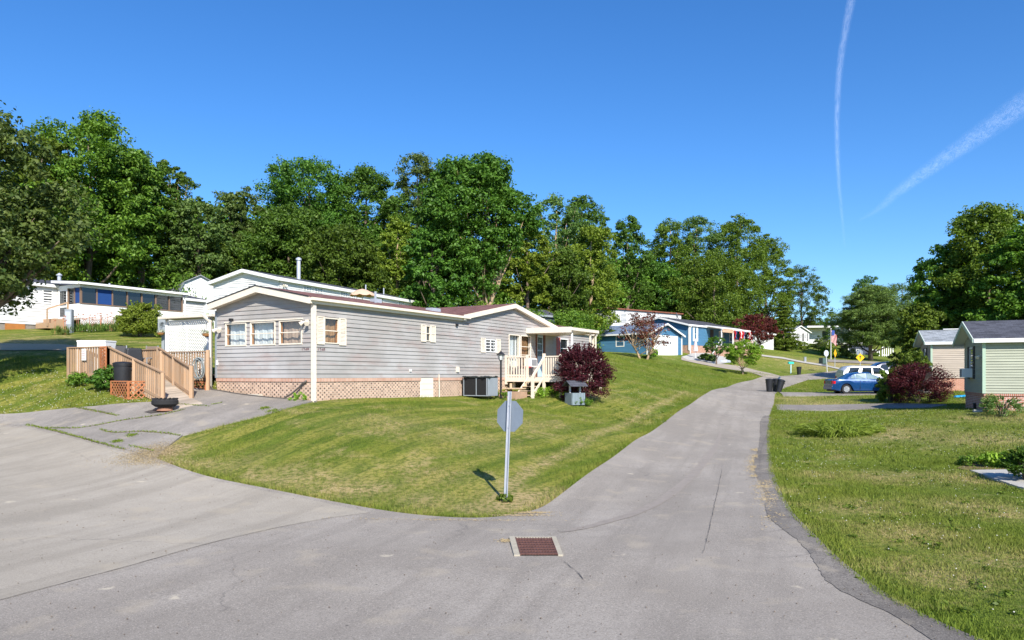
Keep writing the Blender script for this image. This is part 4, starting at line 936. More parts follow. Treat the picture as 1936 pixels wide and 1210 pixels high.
# ramp from the deck down to the driveway
rb0 = Dp(308, 0, 23.5); rb1 = Dp(362, 0, 24.1); rt0 = c1.copy(); rt1 = Dp(300, 0, 27.0)
rb0.z = g1(rb0.x, rb0.y) + .05; rb1.z = g1(rb1.x, rb1.y) + .07; rt0.z = FZ; rt1.z = FZ
bot0 = Dp(330, 0, 22.6); bot1 = Dp(383, 0, 23.3); bot0.z = g1(bot0.x, bot0.y) + .06; bot1.z = g1(bot1.x, bot1.y) + .06
mb = MB(); n = 34
for i in range(n):
    a, b = i / n, (i + .93) / n
    mb.hexa([rt0.lerp(rb0, a) - V(0, 0, .04), rt1.lerp(rb1, a) - V(0, 0, .04), rt1.lerp(rb1, b) - V(0, 0, .04), rt0.lerp(rb0, b) - V(0, 0, .04), rt0.lerp(rb0, a), rt1.lerp(rb1, a), rt1.lerp(rb1, b), rt0.lerp(rb0, b)])
for i in range(8):
    a, b = i / 8, (i + .92) / 8
    mb.hexa([rb0.lerp(bot0, a) - V(0, 0, .04), rb1.lerp(bot1, a) - V(0, 0, .04), rb1.lerp(bot1, b) - V(0, 0, .04), rb0.lerp(bot0, b) - V(0, 0, .04), rb0.lerp(bot0, a), rb1.lerp(bot1, a), rb1.lerp(bot1, b), rb0.lerp(bot0, b)])
pl(mb, 'ramp', WOODG)
mb = MB(); rail(mb, rt0, rb0, 0.98, .15, .06, drop=.1, low=.12)
for f in (0, .5, 1):
    p = rt0.lerp(rb0, f); post(mb, p, g1(p.x, p.y) - .2, p.z + (.98 if f < 1 else .95), .1)
pl(mb, 'railing', WOOD)
mb = MB(); rail(mb, rt1, rb1, 0.98, .15, .05, drop=.05, low=.12)
for f in (0, .5, 1):
    p = rt1.lerp(rb1, f); post(mb, p, g1(p.x, p.y) - .2, p.z + .98 + (.06 if f == 1 else 0), .11)
pl(mb, 'railing', WOOD)
# rear rail seen above the ramp, and the rail in front of the lattice screen
q0, q1 = Dp(252, 0, 28.6), Dp(300, 0, 27.4); q0.z = q1.z = FZ
mb = MB(); rail(mb, q0, q1, .95, .14, .07, low=.1); post(mb, q0, 1.8, FZ + .95, .1); post(mb, q1, 1.8, FZ + 1.0, .1); pl(mb, 'railing', WOOD)
q2, q3 = Dp(306, 0, 26.6), Dp(393, 0, 25.5); q2.z = q3.z = FZ - .12
mb = MB(); rail(mb, q2, q3, .92, .13, .055, low=.05, drop=.1); post(mb, q2, 1.8, q2.z + .95, .1); post(mb, q3, 1.8, q3.z + .95, .1); pl(mb, 'railing', WOOD)
dq = (q3 - q2).normalized(); Wq = Wall(q2, dq, (dq.y, -dq.x, 0)); Lq = (q3 - q2).length
pl(lattice_mb(Wq, Lq * .58, Lq - .02, -.8, -.14, .16, .034, .05, .04), 'lattice_panel', WOODO)
# lattice box holding the bin
lb0, lb1, lb2 = Dp(210, 0, 24.9), Dp(243, 0, 24.2), Dp(277, 0, 24.4)
for (a, b) in ((lb0, lb1), (lb1, lb2)):
    a = a.copy(); b = b.copy(); a.z = b.z = min(g1(a.x, a.y), g1(b.x, b.y)) + .02; d = (b - a).normalized(); L_ = (b - a).length
    pl(lattice_mb(Wall(a, d, (d.y, -d.x, 0)), 0, L_, 0, .60, .17, .036, 0, .035), 'lattice_panel', WOODO)
# white lattice screen and canopy
SC = Vector((-11.6, 28.0, 1.9))
scr = thing('lattice_screen', 'white lattice privacy screen with cream canopy at the side entry of the grey home', 'screen', SC, 0)
s0, s1 = Dp(316, 0, 27.9), Dp(394, 0, 26.9); s0.z = s1.z = 2.5; ds = (s1 - s0).normalized(); Ws = Wall(s0, ds, (ds.y, -ds.x, 0)); Ls = (s1 - s0).length
mb = lattice_mb(Ws, 0, Ls, .0, 2.06, .105, .034, 0, .06); Ws.box(mb, Ls / 2 - .02, Ls / 2 + .02, 0, 2.06, -.01, .03); mb.build('lattice_panel', WHITE, scr, off=SC)
mb = MB(); Ws.box(mb, Ls - .02, Ls + .14, -.9, 2.15, -.06, .06); mb.build('screen_post', WHITE, scr, off=SC)
mb = MB(); Ws.box(mb, -.05, .02, -.9, 2.1, -.05, .05); mb.build('screen_post', WHITE, scr, off=SC)
mb = MB(); Ws.box(mb, -.2, Ls + .45, 2.12, 2.2, -1.2, .25); mb.build('canopy', CREAM, scr, off=SC)
ds_ = Dp(398, 0, 25.9); mb = MB()
for a, b in zip([(ds_.x - .45, ds_.y + .35, 4.68), (ds_.x, ds_.y, 4.38), (ds_.x, ds_.y, 1.85)][:-1], [(ds_.x - .45, ds_.y + .35, 4.68), (ds_.x, ds_.y, 4.38), (ds_.x, ds_.y, 1.85)][1:]): mb.beam(a, b, .09, .07)
mb.build('downspout', CREAM, scr, off=SC)
hb = leaf_mat('hanging_flowers', (0.2, 0.06, 0.02), (0.6, 0.3, 0.1))

# garden hose hung on the rail
hp_ = Dp(377, 0, 25.1); hose = thing('garden_hose', 'grey garden hose hanging in loops on a bracket by the deck', 'hose', (hp_.x, hp_.y, 1.9), 0)
mb = MB(); r_ = random.Random(2)
for k in range(7):
    c = V(hp_.x + r_.uniform(-.04, .04), hp_.y - .02 * k, 2.75 + r_.uniform(-.04, .02)); rx = .12 + k * .012; rzz = .3 + r_.uniform(-.02, .1); ph = r_.uniform(-.15, .15)
    mb.tube([(c.x + rx * math.cos(a) + ph * math.sin(a) * .3, c.y, c.z + rzz * math.sin(a)) for a in [2 * PI * i / 18 for i in range(19)]], .014, 6, False)
mb.build('hose_coil', M('grey_hose', (0.22, 0.25, 0.25), .5, .2, 6), hose, off=hose.location, smooth=True)
MB().box(hp_.x - .1, hp_.y + .0, 2.98, hp_.x + .1, hp_.y + .1, 3.1).build('bracket', GREYP, hose, off=hose.location)
# hose lying along the brick skirt
hs2 = thing('garden_hose', 'dark hose running along the brick skirt and up to its ledge', 'hose', HL(-.1, 2, 0), 0)
pts = [HL(-.25, 4.7, .5), HL(-.22, 4.5, .25), HL(-.16, 4.2, .06), HL(-.2, 3.4, .05), HL(-.22, 2.2, .05), HL(-.25, 1.5, .03), HL(-.2, 1.1, .06), HL(-.13, .85, .2), HL(-.07, .55, .42), HL(-.06, .4, .55), HL(-.04, .25, .63)]
mb = MB(); mb.tube([Vector((p.x, p.y, max(p.z, g1(p.x, p.y) + .05))) for p in pts], .028, 8); mb.build('hose_line', M('dark_hose', (0.09, 0.08, 0.07), .5, .2, 6), hs2, off=hs2.location, smooth=True)
cbk = thing('concrete_block', 'pale concrete block lying against the brick skirt below the triple windows', 'block', HL(-.12, 2.55, -.02), R(60))
MB().box(-.1, -.3, -.06, .09, .3, .2).build('block_body', M('pale_block', (0.5, 0.45, 0.37), .9, .1, 8, .3), cbk, bevel=.01)
# ------------------------------------------------------------------ 4. other houses
def rz_dir(dx, dy): return math.atan2(dy, dx)
PX = lambda px, D: (px - CX) / F * D
# --- white trailer with a screened porch, upper left
trl = thing('trailer_home', 'long white trailer home with screened porch and black roof on the rise at left', 'house', (-30.5, 34.45, 4.9), math.atan2(.861, .508))
Lx = 18.7
Wt = Wall((0, 0, 0), (1, 0, 0), (0, -1, 0))
siding('wall', Wt, 0, Lx, .43, 2.75, SID_WHITE, trl, .15); siding('wall', Wall((Lx, 0, 0), (0, 1, 0), (1, 0, 0)), 0, 4.5, .43, 2.75, SID_WHITE, trl, .15, apex=(2.25, 3.2))
siding('wall', Wall((0, 4.5, 0), (0, -1, 0), (-1, 0, 0)), 0, 4.5, .43, 2.75, SID_WHITE, trl, .15, apex=(2.25, 3.2))
MB().box(0.02, .03, -1.8, Lx, 4.4, .43).build('skirt', M('dim_grey_skirt', (0.25, 0.22, 0.19), .9, .3, 2), trl)
gable_roof(trl, Lx, 4.5, 2.8, 3.25, SH_DARK, WHITE, .2, .2, .07, .16)
mb = MB(); Wt.box(mb, 6.3, 7.3, -.4, .42, -.02, .02); mb.build('skirt_door', ORANGEW, trl)
window(trl, Wt, 8.2, 8.75, 1.55, 2.45, t=.05)
window(trl, Wt, 4.2, 5.0, 1.5, 2.4, t=.05)
mb = MB(); mb.tube([(9.6, .9, 2.9), (9.6, .9, 3.45)], .1, 10); mb.lathe([(.16, 0), (.16, .05), (.02, .16)], (9.6, .9, 3.42), 10); mb.build('flue', GALV, trl)
mb = MB(); mb.tube([(12.6, .9, 2.9), (12.6, .9, 3.3)], .06, 8); mb.build('flue', GALV, trl)
# the porch projecting toward the lawn
P0, P1, PD = 9.0, 15.3, 2.4
Wp = Wall((P0, -PD, 0), (1, 0, 0), (0, -1, 0)); Wpl = Wall((P0, 0, 0), (0, -1, 0), (-1, 0, 0)); Wpr = Wall((P1, -PD, 0), (0, 1, 0), (1, 0, 0)); LP = P1 - P0
MB().box(P0, -PD, .7, P1, -.05, .8).build('porch_floor', WOODG, trl)
for (Wx, a, b) in ((Wp, 0, LP), (Wpl, 1.1, PD - .03), (Wpr, .03, PD)):
    mb = MB(); Wx.box(mb, a, b, .78, 1.6, -.08, 0); mb.build('porch_panel', WHITE, trl)
mb = MB(); n = 7
for k in range(n + 1): Wp.box(mb, k * LP / n - .035, k * LP / n + .035, 1.6, 2.5, -.08, .01)
Wp.box(mb, 0, LP, 1.57, 1.63, -.08, .03)
for u in (1.1, 1.75, PD - .05): Wpl.box(mb, u - .04, u + .04, 1.6, 2.5, -.08, .01)
mb.build('porch_frame', M('brown_posts', (0.2, 0.13, 0.09), .7, .2, 4), trl)
scm = glass_mat('insect_screen', (0.3, 0.3, 0.32), 0.6)
mb = MB(); Wp.box(mb, .04, LP - .04, 1.63, 2.5, -.05, -.045); mb.build('screen_mesh', scm, trl)
mb = MB(); Wpl.box(mb, 1.14, PD - .04, 1.6, 2.5, -.05, -.045); mb.build('screen_mesh', scm, trl)
BLU = M('blue_blind', (0.008, 0.05, 0.2), .8, .1, 3)
mb = MB(); Wp.box(mb, LP / n * 0.95, LP / n * 1.95, 1.65, 2.48, -.043, -.03); mb.build('blind', BLU, trl)
mb = MB(); Wpl.box(mb, 1.8, PD - .1, 1.65, 2.48, -.043, -.03); mb.build('blind', BLU, trl)
mb = MB(); Wp.box(mb, 0, LP, 2.5, 2.68, -.09, .02); Wpl.box(mb, 0, PD, 2.5, 2.68, -.09, .02); Wpr.box(mb, 0, PD, 2.5, 2.68, -.09, .02); mb.build('porch_fascia', WHITE, trl)
mb = MB(); roof_slab(mb, (P0 - .3, -PD - .3, 2.78), (P1 + .3, -PD - .3, 2.78), (P1 + .3, .0, 3.0), (P0 - .3, .0, 3.0), .08); mb.build('porch_roof', SH_DARK, trl)
mb = MB(); fascia(mb, (P0 - .3, -PD - .31, 2.76), (P1 + .3, -PD - .31, 2.76), .12, .03, (0, -1, 0)); fascia(mb, (P0 - .31, -PD - .3, 2.76), (P0 - .31, 0, 2.98), .14, .03, (-1, 0, 0)); mb.build('porch_gutter', WHITE, trl)
mb = MB(); frame_mb(Wpl, .1, 1.05, .8, 2.5, .12, -.05, -.01, mb, bars_h=(1.5,), bt=.1); dr = mb.build('porch_door', WHITE, trl)
mb = MB(); Wpl.box(mb, .2, .95, .9, 2.4, -.04, -.03); mb.build('pane', scm, dr)
lattice_mb(Wp, 0, LP, .0, .76, .13, .045, -.02, .04).build('porch_lattice', WHITE, trl)
mb = MB(); Wp.box(mb, 0.0, LP, -.3, .7, -.3, -.28); mb.build('porch_shade_sheet', INT, trl)  # upright dark sheet added as painted shade below the porch floor
mb = MB(); mb.box(P0 - 1.2, -1.2, 0.2, P0, -.1, .5); mb.box(P0 - .8, -1.2, .5, P0, -.1, .75); mb.build('porch_steps', WOOD, trl)
mb = MB()
for x, z in ((-1.2, 0.3), (-.1, .75)): mb.box(P0 + x, -1.25, z, P0 + x + .06, -1.19, z + .95)
mb.beam((P0 - 1.17, -1.22, 1.25), (P0 - .07, -1.22, 1.7), .05, .07); mb.build('step_rail', WOOD, trl)
window(trl, Wt, 15.7, 16.1, 1.5, 2.5, t=.05)
downspout(trl, [(P1 + .25, -PD - .25, 2.65), (P1 + .1, -PD - .1, 2.5), (P1 + .1, -PD - .1, .3)], WHITE, .04); downspout(trl, [(Lx + .03, -.06, 2.7), (Lx + .03, -.06, .1)], WHITE, .035)
# --- gambrel shed behind it
gs = thing('garden_shed', 'white barn shaped garden shed with grey roof behind the trailer home', 'shed', (PX(352, 56), 56, 5.9), math.atan2(4.5, 12.5))
prof = [(0, 0), (0, 1.9), (.45, 2.75), (1.9, 3.35), (3.35, 2.75), (3.8, 1.9), (3.8, 0)]
prof = [(x * .8, z + .9) for x, z in prof]; prof[0] = (0, -1); prof[-1] = (3.04, -1)
MB().prism([(0.0 + y, 0, z) for (y, z) in prof], (0, 5, 0)).build('shed_body', SID_WHITE, gs)
mb = MB()
for i in range(1, 5):
    a, b = prof[i], prof[i + 1]; e = .07
    mb.hexa([(a[0], -.2, a[1] + .01), (b[0], -.2, b[1] + .01), (b[0], 5.2, b[1] + .01), (a[0], 5.2, a[1] + .01), (a[0], -.2, a[1] + .08), (b[0], -.2, b[1] + .08), (b[0], 5.2, b[1] + .08), (a[0], 5.2, a[1] + .08)])
mb.build('roof', SH_GREY, gs); gs.rotation_euler = (0, 0, R(35)); gs.location = (PX(338, 56), 56, 5.9)
# --- second white mobile home behind the grey one
d0, dd = (PX(528, 45.3), 45.3), math.atan2(.91, .41)
wh = thing('white_mobile_home', 'white mobile home with dark roof standing behind the grey one', 'house', (d0[0], d0[1], 5.54), dd)
LW, WW = 15.2, 5.4
lap_walls_box(wh, LW, WW, .5, 2.85, 3.5, SID_WHITE, .12)
MB().box(.02, .02, -1.5, LW - .02, WW - .02, .5).build('skirt', SID_WHITE, wh)
gable_roof(wh, LW, WW, 3.0, 3.62, SH_DARK, WHITE, .2, .3, .07, .2)
Wwf = Wall((0, 0, 0), (1, 0, 0), (0, -1, 0)); 
for u in (2.2, 3.3, 6.0, 7.2, 10.4, 13.2): window(wh, Wwf, u, u + .8, 2.38, 2.68, fm=WHITE, t=.02, bars_v=(u + .27, u + .53))
Wwl = Wall((0, WW, 0), (0, -1, 0), (-1, 0, 0)); window(wh, Wwl, 2.9, 3.6, 1.9, 2.7, t=.04)
flood(wh, Wwf, .35, 2.55)
mb = MB(); mb.tube([(4.0, 1.9, 3.4), (4.0, 1.9, 4.75)], .13, 12); mb.lathe([(.19, 0), (.19, .12), (.05, .2)], (4.0, 1.9, 4.7), 12); mb.build('chimney_pipe', GALV, wh)
for x in (11.2, 13.6):
    mb = MB(); mb.tube([(x, 1.6, 3.3), (x, 1.6, 3.85)], .05, 8); mb.build('vent_pipe', GALV, wh)
up_ = thing('patio_umbrella', 'tan scalloped patio umbrella open in front of the white mobile home', 'umbrella', at(685, 44), 0)
uz = 2.5 + (710 - 546) * 44 / 1400 - up_.location.z
mb = MB(); mb.tube([(0, 0, 0), (0, 0, uz - .02)], .025, 8); mb.build('pole', WHITE, up_)
mb = MB(); nseg = 24; rings = [(0.02, 0), (.3, -.08), (.62, -.24), (.76, -.38)]
for i, (r_, z) in enumerate(rings):
    for k in range(nseg):
        a = 2 * PI * k / nseg; q = -.07 * abs(math.sin(a * 4)) if i == 3 else 0; mb.v.append((r_ * math.cos(a), r_ * math.sin(a), uz + z + q))
for i in range(3):
    for k in range(nseg): mb.f.append((i * nseg + k, i * nseg + (k + 1) % nseg, (i + 1) * nseg + (k + 1) % nseg, (i + 1) * nseg + k))
mb.build('canopy', M('tan_canvas', (0.62, 0.4, 0.28), .9, .1, 5), up_)

# --- blue garage
G0 = (14.63, 80.0)
gar = thing('blue_garage', 'blue sided double garage with white panelled door and bluish roof on the slope', 'garage', (G0[0], G0[1], 4.75), math.atan2(.76, .65))
# local x runs along the door front, y goes back along the side wall
GW, GL = 7.7, 9.0
Wg = Wall((0, 0, 0), (1, 0, 0), (0, -1, 0)); Wgl = Wall((0, GL, 0), (0, -1, 0), (-1, 0, 0)); Wgr = Wall((GW, 0, 0), (0, 1, 0), (1, 0, 0)); Wgb = Wall((GW, GL, 0), (-1, 0, 0), (0, 1, 0))
ge_, gp_ = 2.4, 3.55
siding('wall', Wg, 0, GW, 0.05, ge_, SID_BLUE, gar, .13, openings=[(1.35, 6.65, 0, 2.12)], apex=(GW / 2, gp_))
siding('wall', Wgl, 0, GL, .05, ge_, SID_BLUE, gar, .13, openings=[]); siding('wall', Wgr, 0, GL, .05, ge_, SID_BLUE, gar, .13); siding('wall', Wgb, 0, GW, .05, ge_, SID_BLUE, gar, .13, apex=(GW / 2, gp_))
MB().box(.03, .03, -1.5, GW - .03, GL - .03, .05).build('foundation', M('block_foundation', (0.2, 0.17, 0.15), .9, .2, 3), gar)
mb = MB(); e = .35
k = (gp_ - ge_) / (GW / 2); ez = ge_ - k * e + .06; rzz = gp_ + .06
roof_slab(mb, (-e, -e, ez), (-e, GL + e, ez), (GW / 2, GL + e, rzz), (GW / 2, -e, rzz), .08); roof_slab(mb, (GW + e, GL + e, ez), (GW + e, -e, ez), (GW / 2 + .001, -e, rzz), (GW / 2 + .001, GL + e, rzz), .08)
mb.build('roof', SH_BLUE, gar)
mb = MB(); fascia(mb, (-e, -e, ez - .01), (GW / 2, -e, rzz - .01), .2, .03, (0, -1, 0)); fascia(mb, (GW + e, -e, ez - .01), (GW / 2, -e, rzz - .01), .2, .03, (0, -1, 0)); fascia(mb, (-e, -e, ez - .01), (-e, GL + e, ez - .01), .16, .06, (-1, 0, 0)); mb.build('fascia', WHITE, gar)
mb = MB(); frame_mb(Wg, 1.2, 6.8, 0.0, 2.25, .15, -.02, .04, mb); mb.build('door_surround', WHITE, gar)
mb = MB(); Wg.box(mb, 1.35, 5.55, -.3, 2.12, -.08, -.03)
for kz in range(4): Wg.box(mb, 1.37, 5.53, kz * .53 + .01, kz * .53 + .51, -.03, -.018)
gd = mb.build('garage_door', WHITE, gar)
mb = MB(); Wg.box(mb, 5.6, 6.65, -.3, 2.12, -.08, -.02); mb.build('side_panel', WHITE, gar)
for i in range(7):
    u = 1.66 + i * .55; mb = MB()
    for a in (0, 1):
        for b in (0, 1): Wg.box(mb, u + a * .18, u + .15 + a * .18, 1.3 + b * .15, 1.42 + b * .15, -.017, -.012)
    mb.build('door_light', M('dark_pane', (0.03, 0.035, 0.05), .2, .1, 3) if i == 0 else bpy.data.materials['dark_pane'], gd)
window(gar, Wgl, 5.0, 6.1, .95, 2.15, t=.09)
corner(gar, 0, 0, 0, ge_ - .1, WHITE, .16); corner(gar, GW, 0, 0, ge_ - .1, WHITE, .16); corner(gar, 0, GL, 0, ge_ - .1, WHITE, .16)
mb = MB(); Wg.box(mb, 3.7, 4.0, 2.75, 2.86, .0, .12); mb.build('gable_lamp', WHITE, gar)
# --- blue house behind the garage
H0 = (PX(1303, 88), 88.0)
bh = thing('blue_mobile_home', 'long blue mobile home with white shutters and stone skirt beyond the garage', 'house', (H0[0], H0[1], 5.2), math.atan2(.74, .67))
BL, BW = 14.2, 8.0
lap_walls_box(bh, BL, BW, .95, 3.35, 4.35, SID_BLUE, .13)
mb = MB(); mb.box(0, 0, -1.6, BL, BW, .94); mb.build('stone_skirt', STONE, bh)
gable_roof(bh, BL, BW, 3.45, 4.5, SH_DARK, WHITE, .2, .35, .08, .2)
Wb_ = Wall((0, 0, 0), (1, 0, 0), (0, -1, 0)); Wbl = Wall((0, BW, 0), (0, -1, 0), (-1, 0, 0))
window(bh, Wb_, 1.2, 1.75, 1.5, 3.1, t=.05); shutter(bh, Wb_, .85, 1.18, 1.42, 3.15, WHITE); shutter(bh, Wb_, 1.77, 2.1, 1.42, 3.15, WHITE)
window(bh, Wbl, 5.2, 5.9, 2.4, 3.0, t=.08)
corner(bh, 0, 0, .3, 3.3, WHITE, .16); downspout(bh, [(.0, -.3, 3.2), (.05, -.12, 2.9), (.05, -.12, -.1)], WHITE, .06)
# porch: roof, posts, deck, dark openings
mb = MB(); roof_slab(mb, (4.0, -2.2, 3.05), (13.7, -2.2, 3.05), (13.7, .1, 3.5), (4.0, .1, 3.5), .1); fascia(mb, (4.0, -2.2, 3.08), (13.7, -2.2, 3.08), .22, .04, (0, -1, 0)); mb.build('porch_roof', WHITE, bh)
mb = MB(); mb.box(4.0, -2.1, .75, 13.7, 0, .9); mb.build('porch_floor', M('porch_boards', (0.5, 0.38, 0.3), .8, .2, 4), bh)
MB().box(4.1, -2.0, -1.2, 13.6, -.02, .75).build('porch_skirt', STONE, bh)
for x in (4.15, 7.2, 10.3, 13.5):
    mb = MB(); post(mb, (x, -2.08), .9, 3.0, .12); mb.build('porch_post', WHITE, bh)
mb = MB(); rail(mb, (7.2, -2.08, .9), (13.5, -2.08, .9), .85, .2, .05, cap=.06); mb.build('porch_rail', M('pinkish_rail', (0.62, 0.42, 0.36), .6, .1), bh)
mb = MB(); mb.beam((1.9, -1.9, -.3), (4.15, -2.05, 1.75), .1, .1); mb.build('stair_rail', WHITE, bh)
mb = MB(); Wb_.box(mb, 5.2, 6.1, .95, 3.0, .02, .04); mb.build('door', DARK, bh)
for u in (7.6, 10.5): window(bh, Wb_, u, u + 1.3, 1.7, 2.9, t=.08)
mb = MB(); mb.box(4.1, -2.24, 2.55, 7.0, -2.2, 3.0); mb.build('rolled_blind', M('tan_blind', (0.55, 0.36, 0.24), .8, .15), bh)
mb = MB(); prof_ = [(.42 * math.sin(a), .12 - .12 * math.cos(a)) for a in [i * PI / 2 / 6 for i in range(7)]]; mb.lathe([(max(r_, .001), z) for r_, z in prof_], (0, 0, 0), 14); sdh = mb.build('satellite_dish', GREYP, bh, smooth=True); sdh.location = (.9, 2.2, 4.55); sdh.rotation_euler = (R(70), 0, R(30))
mb = MB(); mb.tube([(.9, 2.2, 3.9), (.9, 2.25, 4.6)], .03, 6); mb.build('dish_arm', GREYP, bh)
# bunting flags on the porch
REDC = M('red_cloth', (0.6, 0.015, 0.02), .8, .1); WHC = M('white_cloth', (0.78, 0.76, 0.74), .9, .05); BLC = M('blue_cloth', (0.04, 0.08, 0.3), .9, .1)
bm_ = bh.matrix_basis.copy()
bpy.context.view_layer.update()
for i, (x, wd_, hh) in enumerate([(7.25, .6, 1.15), (8.7, .9, 1.2), (9.6, .6, 0.9), (11.4, .7, 1.15), (12.3, .6, 0.9)]):
    p = bh.matrix_world @ Vector((x, -2.3, 2.95)); bn = thing('porch_banner', ['red and white cloth banner hanging at the %s of the blue porch' % q for q in ('left end', 'centre', 'middle right', 'right side', 'far right end')][i], 'banner', p, bh.rotation_euler.z, 'banners hanging along the blue porch')
    for s in range(3):
        mb = MB(); nn = 8; a0, a1 = s * wd_ / 3, (s + 1) * wd_ / 3; hgt = hh * (1, .8, .95)[s]
        for k in range(nn):
            z0_, z1_ = -hgt * k / nn, -hgt * (k + 1) / nn; f0, f1 = .06 * math.sin(k * 1.1 + s), .06 * math.sin((k + 1) * 1.1 + s)
            mb.hexa([(a0, f0, z0_), (a1, f0 + .03, z0_), (a1, f1 + .03, z1_), (a0, f1, z1_), (a0, f0 + .01, z0_), (a1, f0 + .04, z0_), (a1, f1 + .04, z1_), (a0, f1 + .01, z1_)])
        mb.build('cloth', (REDC, WHC if i % 2 else REDC, REDC if i % 2 else BLC)[s], bn)
gn = thing('folded_parasol', 'closed white and pink garden parasol standing before the stone skirt of the blue house', 'parasol', at(1315, 84), 0)
mb = MB(); mb.tube([(0, 0, 0), (0, 0, 2.2)], .03, 8); mb.build('pole', WHITE, gn)
mb = MB(); mb.lathe([(.05, .75), (.3, .8), (.22, 1.3), (.1, 2.0), (.02, 2.25)], (0, 0, 0), 12); mb.build('canopy', M('pink_white_cloth', (0.7, 0.55, 0.55), .9, .2, 5), gn)
# --- white long trailer with rusty roof in the trees
rt = thing('rusty_roof_trailer', 'long white trailer with rusty red roof half hidden among trees behind the blue garage', 'house', (PX(1156, 92), 92, 8.15), math.atan2(.62, .78))
lap_walls_box(rt, 13.5, 4, .0, 2.6, 2.6, SID_WHITE, .15); MB().box(.05, .05, -2, 13.4, 3.9, 0).build('skirt', STONE, rt)
MB().box(-.2, -.25, 2.62, 13.7, 4.2, 2.78).build('roof', M('rust_roof', (0.22, 0.08, 0.05), .8, .3, 2), rt)
Wr_ = Wall((0, 0, 0), (1, 0, 0), (0, -1, 0))
for u in (1.6, 3.6, 5.6, 7.8, 10): window(rt, Wr_, u, u + 1.2, .9, 2.2, t=.06)
# dark house behind the grey home at 1000..1020
dh = thing('dark_house', 'small dark grey house glimpsed between trees behind the grey home roof', 'house', (PX(1000, 70), 70, 6.0), R(40))
lap_walls_box(dh, 3.4, 3.2, 0, 2.4, 3.0, siding_mat('dark_siding', (0.07, 0.085, 0.1)), .15); gable_roof(dh, 3.4, 3.2, 2.4, 3.0, SH_DARK, GREYP, .2, .2); MB().box(.05, .05, -2.5, 3.3, 3.1, 0).build('skirt', STONE, dh)
window(dh, Wall((0, 3.2, 0), (0, -1, 0), (-1, 0, 0)), 1.5, 2.2, 1.1, 2.0, t=.07); window(dh, Wall((0, 0, 0), (1, 0, 0), (0, -1, 0)), 1.2, 2.0, 1.0, 2.0, t=.07)
# --- white houses up the road
w3 = thing('white_house', 'white mobile home half hidden behind the dark red maple', 'house', (PX(1378, 104), 104, 5.9), R(38))
lap_walls_box(w3, 11, 5, .4, 2.9, 3.5, SID_WHITE, .14); gable_roof(w3, 11, 5, 2.9, 3.6, SH_GREY, WHITE, .25, .3); MB().box(.05, .05, -2, 10.9, 4.9, .4).build('skirt', BRK_RED, w3)
window(w3, Wall((0, 0, 0), (1, 0, 0), (0, -1, 0)), 4.5, 5.6, 1.2, 2.3, t=.07); window(w3, Wall((0, 5, 0), (0, -1, 0), (-1, 0, 0)), 2, 3, 1.2, 2.3, t=.07)
w4 = thing('white_house', 'white gabled house with black shutters above clipped hedges up the road', 'house', (PX(1532, 126), 126, 7.5), R(-158))
w4.location = (PX(1496, 128), 128, 7.6); w4.rotation_euler = (0, 0, R(8))
W4, L4 = 3.3, 9
Wg4 = Wall((0, 0, 0), (1, 0, 0), (0, -1, 0)); siding('wall', Wg4, 0, W4, -.3, 2.5, SID_WHITE, w4, .14, apex=(W4 / 2, 3.5)); Wr4 = Wall((W4, 0, 0), (0, 1, 0), (1, 0, 0)); siding('wall', Wr4, 0, L4, -.3, 2.5, SID_WHITE, w4, .14)
siding('wall', Wall((0, L4, 0), (0, -1, 0), (-1, 0, 0)), 0, L4, -.3, 2.5, SID_WHITE, w4, .14)
mb = MB(); k = 1.0 / (W4 / 2); e = .3; roof_slab(mb, (-e, -e, 2.56 - k * e), (-e, L4, 2.56 - k * e), (W4 / 2, L4, 3.56), (W4 / 2, -e, 3.56), .08); roof_slab(mb, (W4 + e, L4, 2.56 - k * e), (W4 + e, -e, 2.56 - k * e), (W4 / 2 + .001, -e, 3.56), (W4 / 2 + .001, L4, 3.56), .08); mb.build('roof', SH_GREY, w4)
mb = MB(); fascia(mb, (-e, -e, 2.55 - k * e), (W4 / 2, -e, 3.55), .15, .04, (0, -1, 0)); fascia(mb, (W4 + e, -e, 2.55 - k * e), (W4 / 2, -e, 3.55), .15, .04, (0, -1, 0)); mb.build('fascia', WHITE, w4)
for u in (.55, 1.5, 2.35):
    window(w4, Wg4, u, u + .5, .9, 2.2, t=.05)
for u in (.38, 1.06, 1.33, 2.0, 2.2, 2.9): 
    mb = MB(); Wg4.box(mb, u, u + .14, .85, 2.2, .01, .04); mb.build('shutter', DARK, w4)
for u in (1.5, 3.5, 5.5):
    window(w4, Wr4, u, u + .7, 1.0, 2.1, t=.05); 
mb = MB(); mb.box(.4, 3.0, 2.9, .9, 3.5, 4.2); mb.build('chimney', WHITE, w4)
w5 = thing('white_house', 'white house with a low wide roof and covered porch behind the flag', 'house', (PX(1522, 142), 142, 9.0), R(-6))
lap_walls_box(w5, 11, 5, -.5, 2.5, 2.5, SID_WHITE, .14, openings={}); mb = MB(); mb.box(-.3, -2.6, 2.55, 11.5, 5.3, 2.85); mb.build('roof', WHITE, w5); MB().box(-.2, -2.5, 2.85, 11.4, 5.2, 2.95).build('roof_deck', SH_DARK, w5)
Ww5 = Wall((0, 0, 0), (1, 0, 0), (0, -1, 0)); 
for u in (4.6, 7.5): window(w5, Ww5, u, u + 1.0, .6, 2.2, t=.07)
mb = MB(); Ww5.box(mb, 3.2, 4.2, -.4, 2.0, .01, .05); mb.build('door', DARK, w5)
for x in (7.3, 11.2):
    mb = MB(); post(mb, (x, -2.5), -2.5, 2.55, .14); mb.build('porch_post', WHITE, w5)
nv = thing('dark_blue_shed', 'dark navy blue shed wall in the shade below the tall pine', 'shed', (PX(1604, 118), 118, 5.3), R(-4))
